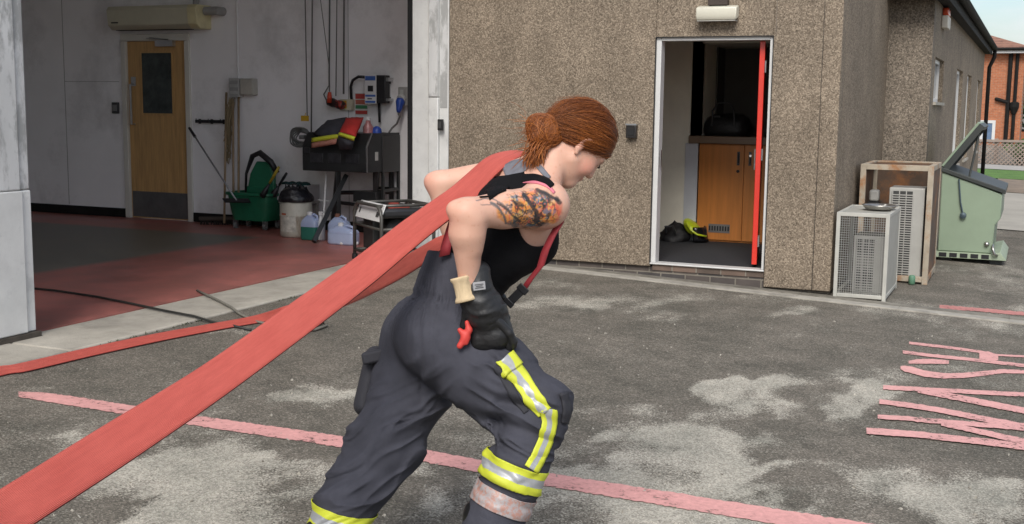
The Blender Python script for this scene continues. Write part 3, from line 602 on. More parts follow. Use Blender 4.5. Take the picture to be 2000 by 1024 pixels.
d = (a-b)/np.linalg.norm(a-b); mb = MB(); mb.tube([a-d*.04, a+d*.12], [.017, .015], 8); mb.done('grip', BLKP, t)
mb = MB(); mb.obox(b-d*.0, (cv(1, 0, .3), d, np.cross(cv(1, 0, .3), d)), (.14, .03, .008)); mb.done('blade', BLKP, t)
# mop bucket
GB = mat('green bucket plastic', (.012, .13, .065), rough=.42, var=.2, vscale=5, bump=.001)
c = FL(484, 449, ZF); c[1] += .17
t = thing('mop_bucket', 'green mop bucket on castors with an upright wringer, standing by the poles', 'bucket', (c[0], c[1], ZF))
def ring_shell(mb, rings, th=.012):
    P = []
    for (cx, cy, z, hx, hy, rr) in rings:
        row = []
        for k in range(32):
            a_ = 2*math.pi*k/32; s, co = math.sin(a_), math.cos(a_)
            row.append((cx+hx*np.sign(co)*abs(co)**rr, cy+hy*np.sign(s)*abs(s)**rr, z))
        P.append(row+[row[0]])
    mb.grid(P)
sc = .46/2
mb = MB(); x, y = c[0], c[1]
ring_shell(mb, [(x, y, ZF+.10, .10, .08, .4), (x, y, ZF+.10, .24, .16, .4), (x, y, ZF+.22, .27, .175, .4), (x, y, ZF+.38, .30, .19, .4), (x, y, ZF+.385, .325, .21, .4), (x, y, ZF+.415, .325, .21, .4), (x, y, ZF+.415, .29, .18, .4), (x, y, ZF+.16, .23, .14, .4)])
mb.done('tub', GB, t, smooth=False, bevel=.003)
mb = MB(); P = [(x-.10, y-.05, ZF+.38), (x+.27, y-.05, ZF+.38), (x+.26, y-.03, ZF+.60), (x+.17, y-.02, ZF+.76), (x+.02, y-.02, ZF+.76), (x-.06, y-.03, ZF+.62)]
mb.prism(P, (0, .05, 0)); mb.box(x-.1, x+.27, y-.05, y+.14, ZF+.40, ZF+.48); mb.done('wringer', GB, t, bevel=.01)
mb = MB(); mb.tube([(x-.11, y-.05, ZF+.41), (x-.09, y-.06, ZF+.62), (x+.0, y-.06, ZF+.82), (x+.10, y-.06, ZF+.86), (x+.24, y-.05, ZF+.76), (x+.31, y-.03, ZF+.64)], [.012, .016, .03, .036, .036, .03], 8); mb.done('wringer_handle', BLKP, t, smooth=True)
for sx in (-1, 1):
    for sy in (-1, 1):
        mb = MB(); cx, cy = x+sx*.2, y+sy*.12; mb.lathe((cx-.015, cy, ZF+.036), [(.02, -.003), (.035, 0), (.035, .03), (.02, .033)], 14, (1, 0, 0)); cs = mb.done('castor', mat('grey castor rubber', (.16, .16, .155)), t)
        mb = MB(); mb.box(cx-.024, cx-.019, cy-.02, cy+.02, ZF+.03, ZF+.092); mb.box(cx+.019, cx+.024, cy-.02, cy+.02, ZF+.03, ZF+.092); mb.box(cx-.024, cx+.024, cy-.02, cy+.02, ZF+.0921, ZF+.099); mb.done('fork', SILV, cs)
# dustpan and brushes stuck behind the bucket
def stick(name, label, cat, a, b, r0, r1, m1, m2):
    t = thing(name, label, cat, b); mb = MB(); d = (a-b)
    mb.tube([b+d*.45, b+d*.8, a], [r1*.8, r1, r1*.8], 8); mb.done('handle', m1, t, smooth=True)
    mb = MB(); mb.tube([b, b+d*.12, b+d*.42], [r0, r0, r1*.7], 8); mb.done('head', m2, t, smooth=True); return t
stick('hand_brush', 'hand brush with a yellow handle sticking up from behind the green bucket', 'brush', AY(545, 326, 10.75), AY(512, 384, 10.75), .035, .018, mat('yellow handle', (.40, .30, .03), rough=.4), BLKP)
stick('scrubbing_brush', 'black handled brush poking up between the green bucket and the white crate', 'brush', AY(560, 338, 10.85), AY(533, 382, 10.85), .04, .017, BLKP, BLKP)
p = AY(515, 350, 10.95); t = thing('dustpan', 'black dustpan standing upright behind the green bucket', 'dustpan', p+[0, 0, -.3]); mb = MB()
mb.prism([AY(500, 345, 10.95), AY(518, 342, 10.95), AY(538, 362, 10.95), AY(540, 395, 10.95), AY(500, 395, 10.95)], (0, .05, 0)); mb.done('pan', BLKP, t, bevel=.01)
mb = MB(); mb.box(p[0]-.02, p[0]+.02, 10.96, 10.99, ZF, p[2]-.33); mb.done('stand', BLKP, t)
# white crate on a low stool
a, b = AY(541, 360, 10.92), AY(602, 394, 10.92)
t = thing('storage_crate', 'white crate holding dark teal cloths, behind the stained drum', 'crate', ((a[0]+b[0])/2, 11.0, b[2]))
mb = MB(); mb.box(a[0], b[0], 10.92, 10.932, b[2], a[2]); mb.box(a[0], b[0], 11.13, 11.142, b[2], a[2]); mb.box(a[0], a[0]+.012, 10.9325, 11.1295, b[2], a[2]); mb.box(b[0]-.012, b[0], 10.9325, 11.1295, b[2], a[2]); mb.box(a[0]+.0125, b[0]-.0125, 10.9325, 11.1295, b[2], b[2]+.012)
mb.done('crate_wall', mat('white crate plastic', (.5, .5, .51), rough=.5, var=.1), t)
mb = MB(); mb.box(a[0]+.02, b[0]-.02, 10.94, 11.12, b[2]+.02, a[2]-.02)
for k in range(9): u_ = random.random(); mb.lathe((a[0]+.05+u_*(b[0]-a[0]-.1), 11.0+random.uniform(-.05, .06), a[2]-.03), [(.05, 0), (.06, .02), (.04, .05), (.01, .06)], 9)
mb.done('cloths', mat('dark teal cloth', (.012, .05, .05), rough=.9, var=.5, vscale=20), t)
mb = MB(); xa, xb = a[0]+.02, b[0]-.0
for x in (xa, xb-.03):
    for y in (10.94, 11.10): mb.box(x, x+.03, y, y+.03, ZF, b[2]-.032)
mb.box(xa-.01, xb+.01, 10.93, 11.14, b[2]-.03, b[2]-.001)
tag(mb.done('low_stool', mat('pale stool', (.4, .39, .36), rough=.6, var=.2, vscale=8)), 'low pale stool under the white crate, behind the drum', 'stool')
# stained drum with a black bag on it
c = FL(561, 465, ZF); c[1] += .17; rr = .172
t = thing('plastic_drum', 'off-white plastic drum with rusty drips and a label, standing beside the blue jugs', 'drum', (c[0], c[1], ZF)); hz = AY(561, 392, c[1]-.17)[2]-ZF
mb = MB(); mb.lathe((c[0], c[1], ZF), [(rr*.88, 0), (rr*.97, .015), (rr, .05), (rr, hz*.55), (rr*1.02, hz*.56), (rr*1.02, hz*.6), (rr, hz*.61), (rr, hz*.88), (rr*.9, hz*.97), (rr*.8, hz)], 32)
mb.done('body', mat('stained off-white plastic', (.47, .45, .38), rough=.5, var=.15, vscale=5, col2=(.28, .15, .07), c2scale=3.2, c2pos=(.58, .72), stretch=(1.5, 1.5, .5)), t, smooth=True)
fr = lambda ang, z: np.array((c[0]+(rr+.003)*math.cos(ang), c[1]+(rr+.003)*math.sin(ang), ZF+z))
mb = MB(); aa = np.linspace(-2.1, -1.0, 9); mb.grid([[fr(k, hz*.16) for k in aa], [fr(k, hz*.6) for k in aa]]); mb.done('paper_label', mat('dirty label', (.52, .50, .44), rough=.8, var=.35, vscale=14), t)
mb = MB(); aa = np.linspace(-2.0, -1.62, 5); mb.grid([[fr(k, hz*.61)+[0, -.002, 0] for k in aa], [fr(k, hz*.66)+[0, -.002, 0] for k in aa]]); mb.done('red_tape', mat('red tape', (.35, .09, .04), var=.3, vscale=20), t)
mb = MB(); random.seed(3)
tb = thing('bin_bag', 'crumpled black plastic bag lying on top of the stained drum', 'bag', (c[0], c[1], ZF+hz))
P = []
for i in range(10):
    row = []
    for k in range(28):
        a_ = 2*math.pi*k/28; f = [1.02, 1.08, 1.05, .98, .9, .8, .62, .42, .2, .01][i]; zz = [-.02, .0, .03, .055, .08, .105, .125, .13, .12, .12][i]
        nn = fbm(np.array([[math.cos(a_)*2.2, math.sin(a_)*2.2, i*.5]]), 3, 9)[0]-.5
        row.append((c[0]+rr*f*(1+nn*.35)*math.cos(a_), c[1]+rr*f*(1+nn*.35)*math.sin(a_), ZF+hz+zz+nn*.09*(i/9)))
    P.append(row+[row[0]])
mb.grid(P); mb.done('bag_body', mat('black bin liner', (.012, .012, .015), rough=.28, var=.3, bump=.02, bscale=18), tb, smooth=True)
mb = MB()
for k in range(4): a_ = k*1.5; s = np.array((c[0]+.06*math.cos(a_), c[1]+.06*math.sin(a_)-.03, ZF+hz+.11)); mb.tube([s, s+[.02*math.cos(a_), -.01, .05], s+[.06*math.cos(a_+1), -.02, .055], s+[.07*math.cos(a_+1), -.02, .0]], .007, 6)
mb.done('tie_handles', mat('black bin liner', (0, 0, 0)), tb, smooth=True)
# jugs
JB = mat('pale blue translucent plastic', (.36, .42, .60), rough=.3, var=.1, sss=.1); JG = mat('green liquid', (.03, .16, .12), rough=.25, var=.1)
def jug(label, px0, px1, pyb, pyt, fill, mfill, capm):
    a, b = FL(px0, pyb, ZF), FL(px1, pyb, ZF); y0 = (a[1]+b[1])/2; xa, xb = AY(px0, pyb, y0)[0], AY(px1, pyb, y0)[0]; z1 = AY(px0, pyt, y0+.05)[2]; h = z1-ZF; dd = .16; xm = (xa+xb)/2; hw = (xb-xa)/2
    t = thing('jerrycan', label, 'jerrycan', (xm, y0+dd/2, ZF))
    mb = MB(); ring_shell(mb, [(xm, y0+dd/2, ZF+h*fill+.001, hw*.99, dd/2, .35), (xm, y0+dd/2, ZF+h*.62, hw, dd/2, .35), (xm, y0+dd/2, ZF+h*.74, hw*.9, dd*.45, .4), (xm-hw*.15, y0+dd/2, ZF+h*.86, hw*.5, dd*.3, .6), (xm-hw*.2, y0+dd/2, ZF+h*.93, hw*.28, dd*.16, .9), (xm-hw*.2, y0+dd/2, ZF+h*.93, .001, .001, 1)])
    mb.done('shoulder', JB, t, smooth=True)
    mb = MB(); ring_shell(mb, [(xm, y0+dd/2, ZF+.001, .001, .001, 1), (xm, y0+dd/2, ZF+.001, hw*.93, dd*.46, .35), (xm, y0+dd/2, ZF+.02, hw, dd/2, .35), (xm, y0+dd/2, ZF+h*fill, hw, dd/2, .35)]); mb.done('lower_body', mfill, t, smooth=True)
    mb = MB(); mb.lathe((xm-hw*.2, y0+dd/2, ZF+h*.93), [(.028, 0), (.028, .03), (.022, .035)], 12); mb.done('cap', capm, t)
    mb = MB(); mb.tube([(xm-hw*.02, y0+dd/2, ZF+h*.88), (xm+hw*.3, y0+dd/2, ZF+h*.97), (xm+hw*.7, y0+dd/2, ZF+h*.9), (xm+hw*.8, y0+dd/2, ZF+h*.7)], .014, 8); mb.done('handle', JB, t, smooth=True)
    return t, xm, y0, hw, h
jug('pale blue jerrycan half full of green liquid, standing beside the stained drum', 585, 616, 470, 416, .5, JG, WHP)
jug('lilac plastic jerrycan behind the pale blue can with its lid', 638, 672, 472, 420, .12, JB, mat('brown cap', (.2, .09, .06)))
t, xm, y0, hw, h = jug('wide pale blue jerrycan lying lowest in front, next to the generator', 637, 689, 479, 438, .55, mat('powder blue plastic', (.40, .48, .66), rough=.35, var=.08), WHP)
c = FL(622, 470, ZF); mb = MB(); t = thing('spray_bottle', 'white spray bottle with a label wedged by the bench leg', 'bottle', (c[0], c[1]+.05, ZF))
mb.lathe((c[0], c[1]+.05, ZF), [(.04, 0), (.045, .01), (.045, .17), (.02, .23), (.016, .26)], 16); mb.done('bottle_body', WHP, t, smooth=True)
mb = MB(); mb.box(c[0]-.015, c[0]+.03, c[1]+.03, c[1]+.07, ZF+.261, ZF+.30); mb.box(c[0]+.03, c[0]+.05, c[1]+.045, c[1]+.055, ZF+.24, ZF+.285); mb.done('trigger', WHP, t)
a, b = FL(664, 479, ZF), FL(700, 479, ZF); a[2] = b[2] = ZF+.018; mb = MB(); mb.tube([a, a*.9+b*.1, b*.97+a*.03, b], [.014, .018, .018, .012], 10)
tag(mb.done('white_tube', WHP, smooth=True), 'short white plastic tube lying on the red floor by the pale blue can', 'tube')
a, b = AY(637, 338, 10.7), AY(632, 425, 10.5); t = thing('litter_picker', 'thin white rod with a cross bar hanging under the black bench', 'rod', b); mb = MB(); mb.tube([a, b], [.008, .012], 8); mb.done('rod', WHP, t)
k = AY(633, 392, 10.59); mb = MB(); mb.tube([k+[-.07, 0, .005], k+[.06, 0, -.005]], .006, 6); mb.done('cross_bar', WHP, t)
# black workbench with a deep box top
YBF = 10.5
a, b = AY(590, 268, YBF), AY(716, 338, YBF); zb = b[2]; zt0 = AY(590, 262, YBF)[2]; x0, x1 = a[0], b[0]; ztr = AY(700, 300, YBF)[2]
t = thing('workbench', 'black steel workbench with a deep box top on splayed legs', 'workbench', ((x0+x1)/2, 10.8, ZF))
mb = MB(); prof = [(YBF, zb), (YBF, zt0-.12), (YBF+.10, zt0+.02), (YI-.02, zt0+.02), (YI-.02, zb)]
mb.prism([(x0, y, z) for y, z in prof], (x1-x0, 0, 0)); mb.done('box_top', BLK, t, bevel=.008)
mb = MB(); mb.prism([(x1+.001, y, z) for y, z in prof], (.006, 0, 0)); ep = mb.done('end_plate', mat('blue black end plate', (.03, .033, .036), rough=.5, var=.3), t)
mb = MB(); mb.tube([(x1+.008, YBF-.002, zb), (x1+.008, YBF-.002, zt0-.12), (x1+.008, YBF+.10, zt0+.02)], .007, 6); mb.done('bright_edge', SILV, ep)
mb = MB(); mb.box(x1+.0075, x1+.011, YBF+.16, YBF+.22, zb+.12, zb+.21); mb.done('sticker', mat('off-white sticker', (.6, .6, .58)), ep)
mb = MB(); mb.box(x0+.03, x0+.1, YBF-.012, YBF-.001, zt0-.2, zt0-.14)
for k in range(3): mb.box(x0+.1+.22*k, x0+.26+.22*k, YBF-.008, YBF-.001, zb+.09, zb+.19)
mb.done('front_pocket', mat('worn black pocket', (.03, .03, .034), rough=.3, var=.5, vscale=20), t, bevel=.003)
legx = AY(661, 400, YBF+.2)[0]
for nm, pts in (('leg', [(legx, YBF+.2, zb-.001), (legx, YBF+.2, ZF+.02)]), ('leg', [AY(676, 343, YBF+.15), FL(613, 472, ZF+.02)]), ('leg', [(x1-.05, YI-.1, zb-.001), (x1-.05, YI-.1, ZF+.02)]), ('leg', [(x0+.06, YI-.1, zb-.001), (x0-.02, YI-.1, ZF+.02)]), ('leg', [(x1-.02, YBF+.25, zb-.001), (x1-.12, YBF+.32, ZF+.02)])):
    mb = MB(); mb.tube(pts, .032 if nm == 'leg' else .02, 4); mb.done(nm, BLK, t)
mb = MB(); z_ = AY(700, 377, YBF+.3)[2]; mb.tube([(legx, YBF+.22, z_), (x1-.05, YI-.13, z_)], .022, 4); mb.tube([(x1-.08, YBF+.29, z_-.14), (x0+.02, YI-.1, z_-.14)], .02, 4); mb.done('brace', BLK, t)
mb = MB(); mb.box(x1-.3, x1-.02, YBF+.22, YBF+.42, z_-.09, z_+.02); mb.done('under_tray', BLK, t, bevel=.004)
# rear shelf right of the bench
a, b = AY(728, 262, YI-.05), AY(779, 335, YI-.05); t = thing('wall_rack', 'black steel rack against the wall at the right end of the bench', 'rack', ((a[0]+b[0])/2, YI-.2, ZF)); mb = MB()
mb.box(a[0]-.05, b[0], YI-.40, YI-.02, b[2], a[2]); mb.done('bin', BLK, t, bevel=.006)
for x, y in ((b[0]-.03, YI-.38), (b[0]-.03, YI-.05), (a[0]+.0, YI-.05)):
    mb = MB(); mb.box(x, x+.028, y, y+.028, ZF, b[2]-.001); mb.done('leg', BLK, t)
mb = MB(); z_ = AY(770, 377, YI-.4)[2]; mb.box(b[0]-.028, b[0]-.004, YI-.351, YI-.051, z_, z_+.03); mb.box(a[0]+.029, b[0]-.031, YI-.05, YI-.025, z_, z_+.03); mb.done('rail', BLK, t)
# protective tunic folded over the bench
t = thing('firefighter_tunic', 'charcoal and red firefighter tunic with yellow bands draped over the black bench', 'jacket', AY(655, 285, YBF+.05))
def drape(name, quad, m, th, nu=14, nv=10, amp=.012, seed=0, Yf=None):
    P = []
    for i in range(nv):
        row = []
        for j in range(nu):
            u_, v_ = j/(nu-1), i/(nv-1); pa = np.array(quad[0])*(1-u_)+np.array(quad[1])*u_; pb = np.array(quad[3])*(1-u_)+np.array(quad[2])*u_; pp = pa*(1-v_)+pb*v_
            bulge = math.sin(math.pi*min(1, max(0, u_)))**.6*math.sin(math.pi*v_)**.5
            q3 = AY(pp[0], pp[1], pp[2]-th*bulge); q3 = q3+np.array([0, -1, .3])*amp*(fbm(np.array([[u_*5, v_*4, seed]]), 3, seed)[0]-.5)*2; row.append(q3)
        P.append(row)
    mb = MB(); mb.grid(P); o = mb.done(name, m, t, smooth=True, fix=False); so = o.modifiers.new('thickness', 'SOLIDIFY'); so.thickness = .012; so.offset = 0; return o
CH = mat('charcoal fire cloth', (.045, .045, .055), rough=.85, var=.2, vscale=20, bump=.003, bscale=60); YEL = mat('fluorescent yellow tape', (.54, .58, .04), rough=.6, var=.1); ORG = mat('salmon reflective tape', (.45, .20, .15), rough=.6, var=.2, vscale=30); REDC = mat('red fire cloth', (.50, .03, .025), rough=.8, var=.15, bump=.003, bscale=50)
drape('tunic_body', [(612, 262, 10.55), (640, 236, 10.75), (678, 230, 10.8), (664, 284, 10.5)], CH, .14, seed=1)
drape('yellow_band', [(609, 270, 10.43), (664, 262, 10.40), (664, 270, 10.40), (609, 278, 10.43)], YEL, .02, nv=4, seed=2, amp=.006)
drape('salmon_band', [(609, 280, 10.43), (658, 271, 10.40), (656, 281, 10.40), (609, 289, 10.43)], ORG, .02, nv=4, seed=3, amp=.006)
drape('red_yoke', [(676, 231, 10.66), (710, 230, 10.7), (694, 268, 10.36), (663, 260, 10.36)], REDC, .10, seed=4)
drape('yellow_cuff_band', [(663, 259, 10.30), (694, 268, 10.28), (691, 275, 10.28), (660, 264, 10.30)], YEL, .03, nv=4, seed=5, amp=.004)
drape('sleeve', [(660, 265, 10.36), (692, 274, 10.34), (688, 292, 10.40), (662, 292, 10.42)], CH, .10, seed=6)
# cable coil on the bench end
c = AY(590, 268, 10.75); t = None; mb = MB()
for k in range(6):
    rr2 = .07+.012*k; pts = [c+np.array((rr2*math.cos(a_), .02*math.sin(a_*3+k)-.01*k, rr2*.8*math.sin(a_))) for a_ in np.linspace(0, 2*math.pi, 22)]; mb.tube(pts, .009, 6, cap=False)
mb.box(c[0]-.02, c[0]+.02, c[1]-.03, YI, c[2]-.02, c[2]+.02)
tag(mb.done('cable_coil', mat('grey cable', (.12, .125, .12), rough=.5, var=.3), smooth=True), 'grey coil of cable hung at the left end of the black bench', 'cable coil')
c = AY(719, 252, 10.8); t = thing('cleaner_bottle', 'clear bottle of pink cleaner standing on the bench behind the red tunic', 'bottle', c+[0, 0, -.14]); mb = MB(); mb.lathe(c+[0, 0, -.14], [(.05, 0), (.055, .01), (.055, .16), (.03, .2), (.025, .23)], 14); mb.done('bottle_body', mat('pink cleaner', (.45, .2, .2), rough=.25, var=.3, vscale=20), t, smooth=True)
mb = MB(); mb.lathe(c+[0, 0, .092], [(.028, 0), (.028, .03), (.02, .035)], 12); mb.done('cap', WHP, t)
c = AY(736, 254, 10.85); mb = MB(); mb.lathe(c+[0, 0, -.06], [(.05, 0), (.055, .02), (.05, .07), (.03, .09), (.012, .1)], 14); tag(mb.done('blue_tub', mat('blue plastic', (.03, .08, .4), rough=.4), smooth=True), 'small blue tub on the bench beside the pink bottle', 'tub')
# wall control box
p, q_ = AY(713, 146, YI-.14), AY(737, 203, YI-.14); t = thing('charger_unit', 'white and blue charger box with a black side and looped cable above the bench', 'charger', ((p[0]+q_[0])/2, YI-.07, q_[2]))
mb = MB(); mb.box(p[0]+.002, q_[0]+.09, YI-.135, YI-.025, q_[2]+.005, p[2]-.005); mb.done('black_case', BLKP, t, bevel=.006)
mb = MB(); mb.box(p[0], q_[0]-.01, YI-.15, YI-.1355, q_[2], p[2]); fp = mb.done('front_panel', WHP, t, bevel=.004)
xm = (p[0]+q_[0]-.01)/2; hh = p[2]-q_[2]; wv = q_[0]-.01-p[0]; BLU = mat('blue print', (.05, .13, .42), rough=.5)
mb = MB()
for f0, f1 in ((.03, .1), (.24, .31), (.80, .95)): mb.box(p[0]+.008, q_[0]-.018, YI-.1525, YI-.1502, q_[2]+hh*f0, q_[2]+hh*f1)
mb.done('blue_band', BLU, fp)
mb = MB(); mb.box(xm-.03, xm+.035, YI-.154, YI-.1502, q_[2]+hh*.42, q_[2]+hh*.62); mb.box(xm-.035, xm+.02, YI-.1526, YI-.1502, q_[2]+hh*.15, q_[2]+hh*.19); mb.done('display', BLKP, fp)
mb = MB(); mb.box(q_[0]+.091, q_[0]+.12, YI-.11, YI-.001, q_[2]+.03, q_[2]+.06); mb.box(q_[0]+.091, q_[0]+.12, YI-.11, YI-.001, p[2]-.07, p[2]-.03); mb.done('bracket', SILV, t)
mb = MB(); mb.tube([AY(713, 151, YI-.1), AY(700, 150, YI-.1), AY(689, 157, YI-.1), AY(685, 170, YI-.08), AY(686, 190, YI-.05), AY(688, 202, YI-.03)], .016, 8); mb.tube([((p[0]+q_[0])/2+.05, YI-.06, q_[2]+.01), ((p[0]+q_[0])/2+.05, YI-.05, q_[2]-.2)], .014, 8); mb.done('cable', BLKP, t, smooth=True)
p, q_ = AY(694, 182, YI), AY(719, 226, YI); t = thing('safety_notice', 'small red and green safety notice on the wall left of the charger box', 'notice', ((p[0]+q_[0])/2, YI, q_[2]))
mb = MB(); mb.box(p[0], q_[0], YI-.006, YI-.001, q_[2], p[2]); mb.done('board', mat('notice white', (.6, .6, .58)), t)
hh = p[2]-q_[2]
for f0, f1, m in ((.74, .97, mat('notice red', (.45, .06, .05))), (.50, .70, mat('notice orange', (.42, .12, .08))), (.3, .46, mat('notice green', (.05, .2, .09))), (.06, .22, mat('notice red', (0, 0, 0)))):
    mb = MB(); mb.box(p[0]+.006, q_[0]-.006, YI-.009, YI-.0065, q_[2]+hh*f0, q_[2]+hh*f1); mb.done('printed_band', m, t)
p, q_ = AY(663, 194, YI-.06), AY(688, 216, YI-.06); t = thing('isolator_switch', 'yellow switch box with a red knob on the wall above the tunic', 'switch', ((p[0]+q_[0])/2, YI-.03, q_[2]))
mb = MB(); mb.box(p[0], q_[0], YI-.06, YI-.001, q_[2], p[2]); mb.done('housing', mat('pale cream housing', (.55, .5, .38)), t, bevel=.006)
mb = MB(); mb.box(p[0]+.02, q_[0]-.07, YI-.066, YI-.061, q_[2]+.02, p[2]-.015); mb.done('face_plate', mat('orange yellow plate', (.55, .33, .03)), t)
mb = MB(); mb.lathe(((p[0]+q_[0])/2-.025, YI-.066, (p[2]+q_[2])/2), [(.035, 0), (.033, .025), (.02, .03)], 14, (0, -1, 0)); mb.done('knob', mat('red knob', (.5, .04, .03), rough=.3), t)
k = AY(652, 203, YI-.12); mb = MB(); mb.lathe(k+[-.09, 0, .03], [(.02, 0), (.045, .02), (.05, .08), (.04, .13), (.05, .14), (.05, .19), (.03, .22)], 12, (1, .1, -.25)); t = thing('hanging_plug', 'chunky black and red plug hanging beside the yellow switch box', 'plug', k+[0, 0, -.08]); mb.done('plug_body', mat('black red plug', (.03, .016, .016), rough=.4, col2=(.35, .03, .02), c2scale=9, c2pos=(.5, .55)), t, smooth=True)
mb = MB(); mb.tube([k+[-.09, 0, .03], k+[-.13, 0, .1], k+[-.11, .08, .2], (k[0]-.1, YI-.01, 3.4)], .008, 6); mb.done('lead', mat('grey cable', (0, 0, 0)), t, smooth=True)
# hanging cords
CORD = mat('grey cord', (.13, .125, .12), rough=.6, var=.2)
def cord(name, label, pts, r=.007, grip=None, gm=None):
    P = [AY(x, y, Y) for x, y, Y in pts]; t = thing(name, label, 'cord', P[-1]); top = P[0].copy(); top[2] = 4.19; mb = MB(); mb.tube([top]+P, r, 6); mb.done('line', CORD, t, smooth=True)
    if grip: a, b, rr = grip; A_, B_ = AY(*a), AY(*b); mb = MB(); mb.tube([A_, A_*.6+B_*.4, B_], [rr*.6, rr, rr*.9], 10); mb.done('grip', gm, t, smooth=True)
    return t
cord('hanging_rope', 'long grey cord hanging down to the yellow tag left of the bench', [(596, 0, 11.0), (600, 228, 11.0)])
cord('hanging_rope', 'straight cord right beside the one that carries the yellow tag', [(610, 0, 11.0), (608, 262, 11.0)], .009)
cord('hanging_rope', 'pull cord ending in a red grip above the tunic', [(626, 0, 11.0), (643, 132, 11.0), (644, 182, 11.0)], .005, ((644, 180, 11.0), (643, 201, 11.0), .028), mat('red grip', (.5, .05, .02), rough=.4))
cord('hanging_rope', 'thin double cord between the red grip cord and the charger box', [(658, 0, 11.05), (656, 188, 11.05)], .007)
cord('hanging_rope', 'grey cord hanging nearest to the charger box, left of its cable loop', [(672, 0, 11.1), (671, 184, 11.1)], .011)
p, q_ = AY(588, 226, 10.98), AY(603, 237, 10.98); mb = MB(); mb.box(p[0], q_[0], 10.976, 10.984, q_[2], p[2]); mb.tube([((p[0]+q_[0])/2, 10.98, p[2]), ((p[0]+q_[0])/2+.01, 10.985, p[2]+.03)], .004, 5)
tag(mb.done('yellow_tag', mat('orange yellow tag', (.6, .36, .02), rough=.5, var=.1)), 'small yellow tag on the hanging cord left of the bench', 'tag')
p, q_ = AY(755, 158, YI), AY(764, 196, YI); t = thing('wall_thermometer', 'narrow white strip with black ends on the wall right of the charger box', 'thermometer', ((p[0]+q_[0])/2, YI, q_[2])); mb = MB(); mb.box(p[0], q_[0], YI-.012, YI-.001, q_[2], p[2]); mb.done('strip', WHP, t)
mb = MB(); mb.box(p[0]-.004, q_[0]+.004, YI-.018, YI-.0125, p[2]-.035, p[2]+.005); mb.box(p[0]-.004, q_[0]+.004, YI-.018, YI-.0125, q_[2]-.005, q_[2]+.035); mb.done('end_block', BLKP, t)
p, q_ = AY(777, 170, YI-.08), AY(796, 207, YI-.08); t = thing('industrial_socket', 'grey wall socket with a blue plug and trailing lead beside the black door seal', 'socket', ((p[0]+q_[0])/2, YI-.04, q_[2])); mb = MB(); mb.box(p[0], q_[0], YI-.08, YI-.001, q_[2], p[2]); mb.done('housing', GREYP, t, bevel=.01)
mb = MB(); mb.lathe(AY(785, 192, YI-.09), [(.05, 0), (.05, .03), (.042, .035)], 14, (0, -.9, -.4)); mb.box(p[0]+.03, q_[0]-.05, YI-.086, YI-.081, p[2]-.08, p[2]-.03); mb.done('socket_ring', mat('pale grey socket', (.45, .46, .45)), t)
mb = MB(); k = AY(780, 205, YI-.14); mb.lathe(k+[0, .03, .06], [(.045, 0), (.05, .03), (.042, .06), (.03, .12), (.018, .15)], 14, (0, -.35, -1)); mb.done('plug', mat('blue plug plastic', (.02, .06, .30), rough=.35), t, smooth=True)
mb = MB(); mb.tube([k+[0, -.02, -.09], AY(781, 228, YI-.14), AY(775, 242, YI-.13), AY(766, 250, YI-.12), AY(760, 259, YI-.2)], .011, 8); mb.done('lead', CORD, t, smooth=True)
# portable generator on the threshold
t_c = np.array((-5.36, 9.02)); gx0, gx1, gy0, gy1 = -5.66, -5.00, 9.24, 9.74; gz = zg(-5.2)+.02
t = thing('generator', 'portable generator in a grey tube frame with a white front panel at the bay threshold', 'generator', (gx0, gy0, ZF))
TUBE = mat('grey frame tube', (.085, .082, .075), rough=.4, metal=.3, var=.3, vscale=12)
zb, zt = ZF, .655
mb = MB()
for y in (gy0, gy1): mb.tube([(gx0, y, zb+.02), (gx0, y, zt-.09), (gx0+.03, y, zt-.03), (gx0+.09, y, zt), (gx1-.09, y, zt), (gx1-.03, y, zt-.03), (gx1, y, zt-.09), (gx1, y, zb+.02)], .016, 10)
for x, z in ((gx0, zb+.09), (gx1, zb+.09), (gx0+.09, zt), (gx1-.09, zt), (gx0, zt-.2), (gx1, zt-.2)): mb.tube([(x, gy0, z), (x, gy1, z)], .014, 8)
for y in (gy0, gy1): mb.tube([(gx0, y, zb+.09), (gx1, y, zb+.09)], .014, 8); mb.tube([(gx0, y, zt-.2), (gx1, y, zt-.2)], .012, 8)
mb.done('frame', TUBE, t, smooth=True)
for x in (gx0, gx1):
    for y in (gy0, gy1): mb = MB(); mb.lathe((x, y, ZF-.003), [(.026, 0), (.026, .05), (.017, .055)], 10); mb.done('foot', BLKP, t)
mb = MB(); mb.box(gx0+.05, gx1-.05, gy0+.03, gy1-.04, zt-.11, zt-.02); mb.done('fuel_tank', mat('black tank', (.02, .02, .022), rough=.3, var=.3), t, bevel=.03)
mb = MB(); mb.prism([(gx0+.03, gy0-.006, zt-.135), (gx1-.03, gy0-.006, zt-.135), (gx1-.03, gy0+.05, zt+.012), (gx0+.03, gy0+.05, zt+.012)], (0, .012, .004)); wp = mb.done('front_panel', WHP, t, bevel=.003)
mb = MB()
def onp(u_, v_): return np.array((gx0+.03+u_*(gx1-gx0-.06), gy0-.006+v_*.056-.004, zt-.135+v_*.147+.002))
for (u0, u1, v0, v1) in ((.10, .14, .3, .62), (.80, .84, .25, .55), (.86, .90, .25, .55), (.80, .90, .36, .44)): mb.prism([onp(u0, v0), onp(u1, v0), onp(u1, v1), onp(u0, v1)], (0, -.0015, .0005))
mb.done('panel_marks', mat('dark grey print', (.06, .06, .06)), wp)
mb = MB(); mb.lathe(((gx0+gx1)/2+.08, gy0+.22, zt-.021), [(.05, 0), (.05, .03), (.04, .035)], 16); mb.done('fuel_cap', mat('red black cap', (.2, .03, .02)), t)
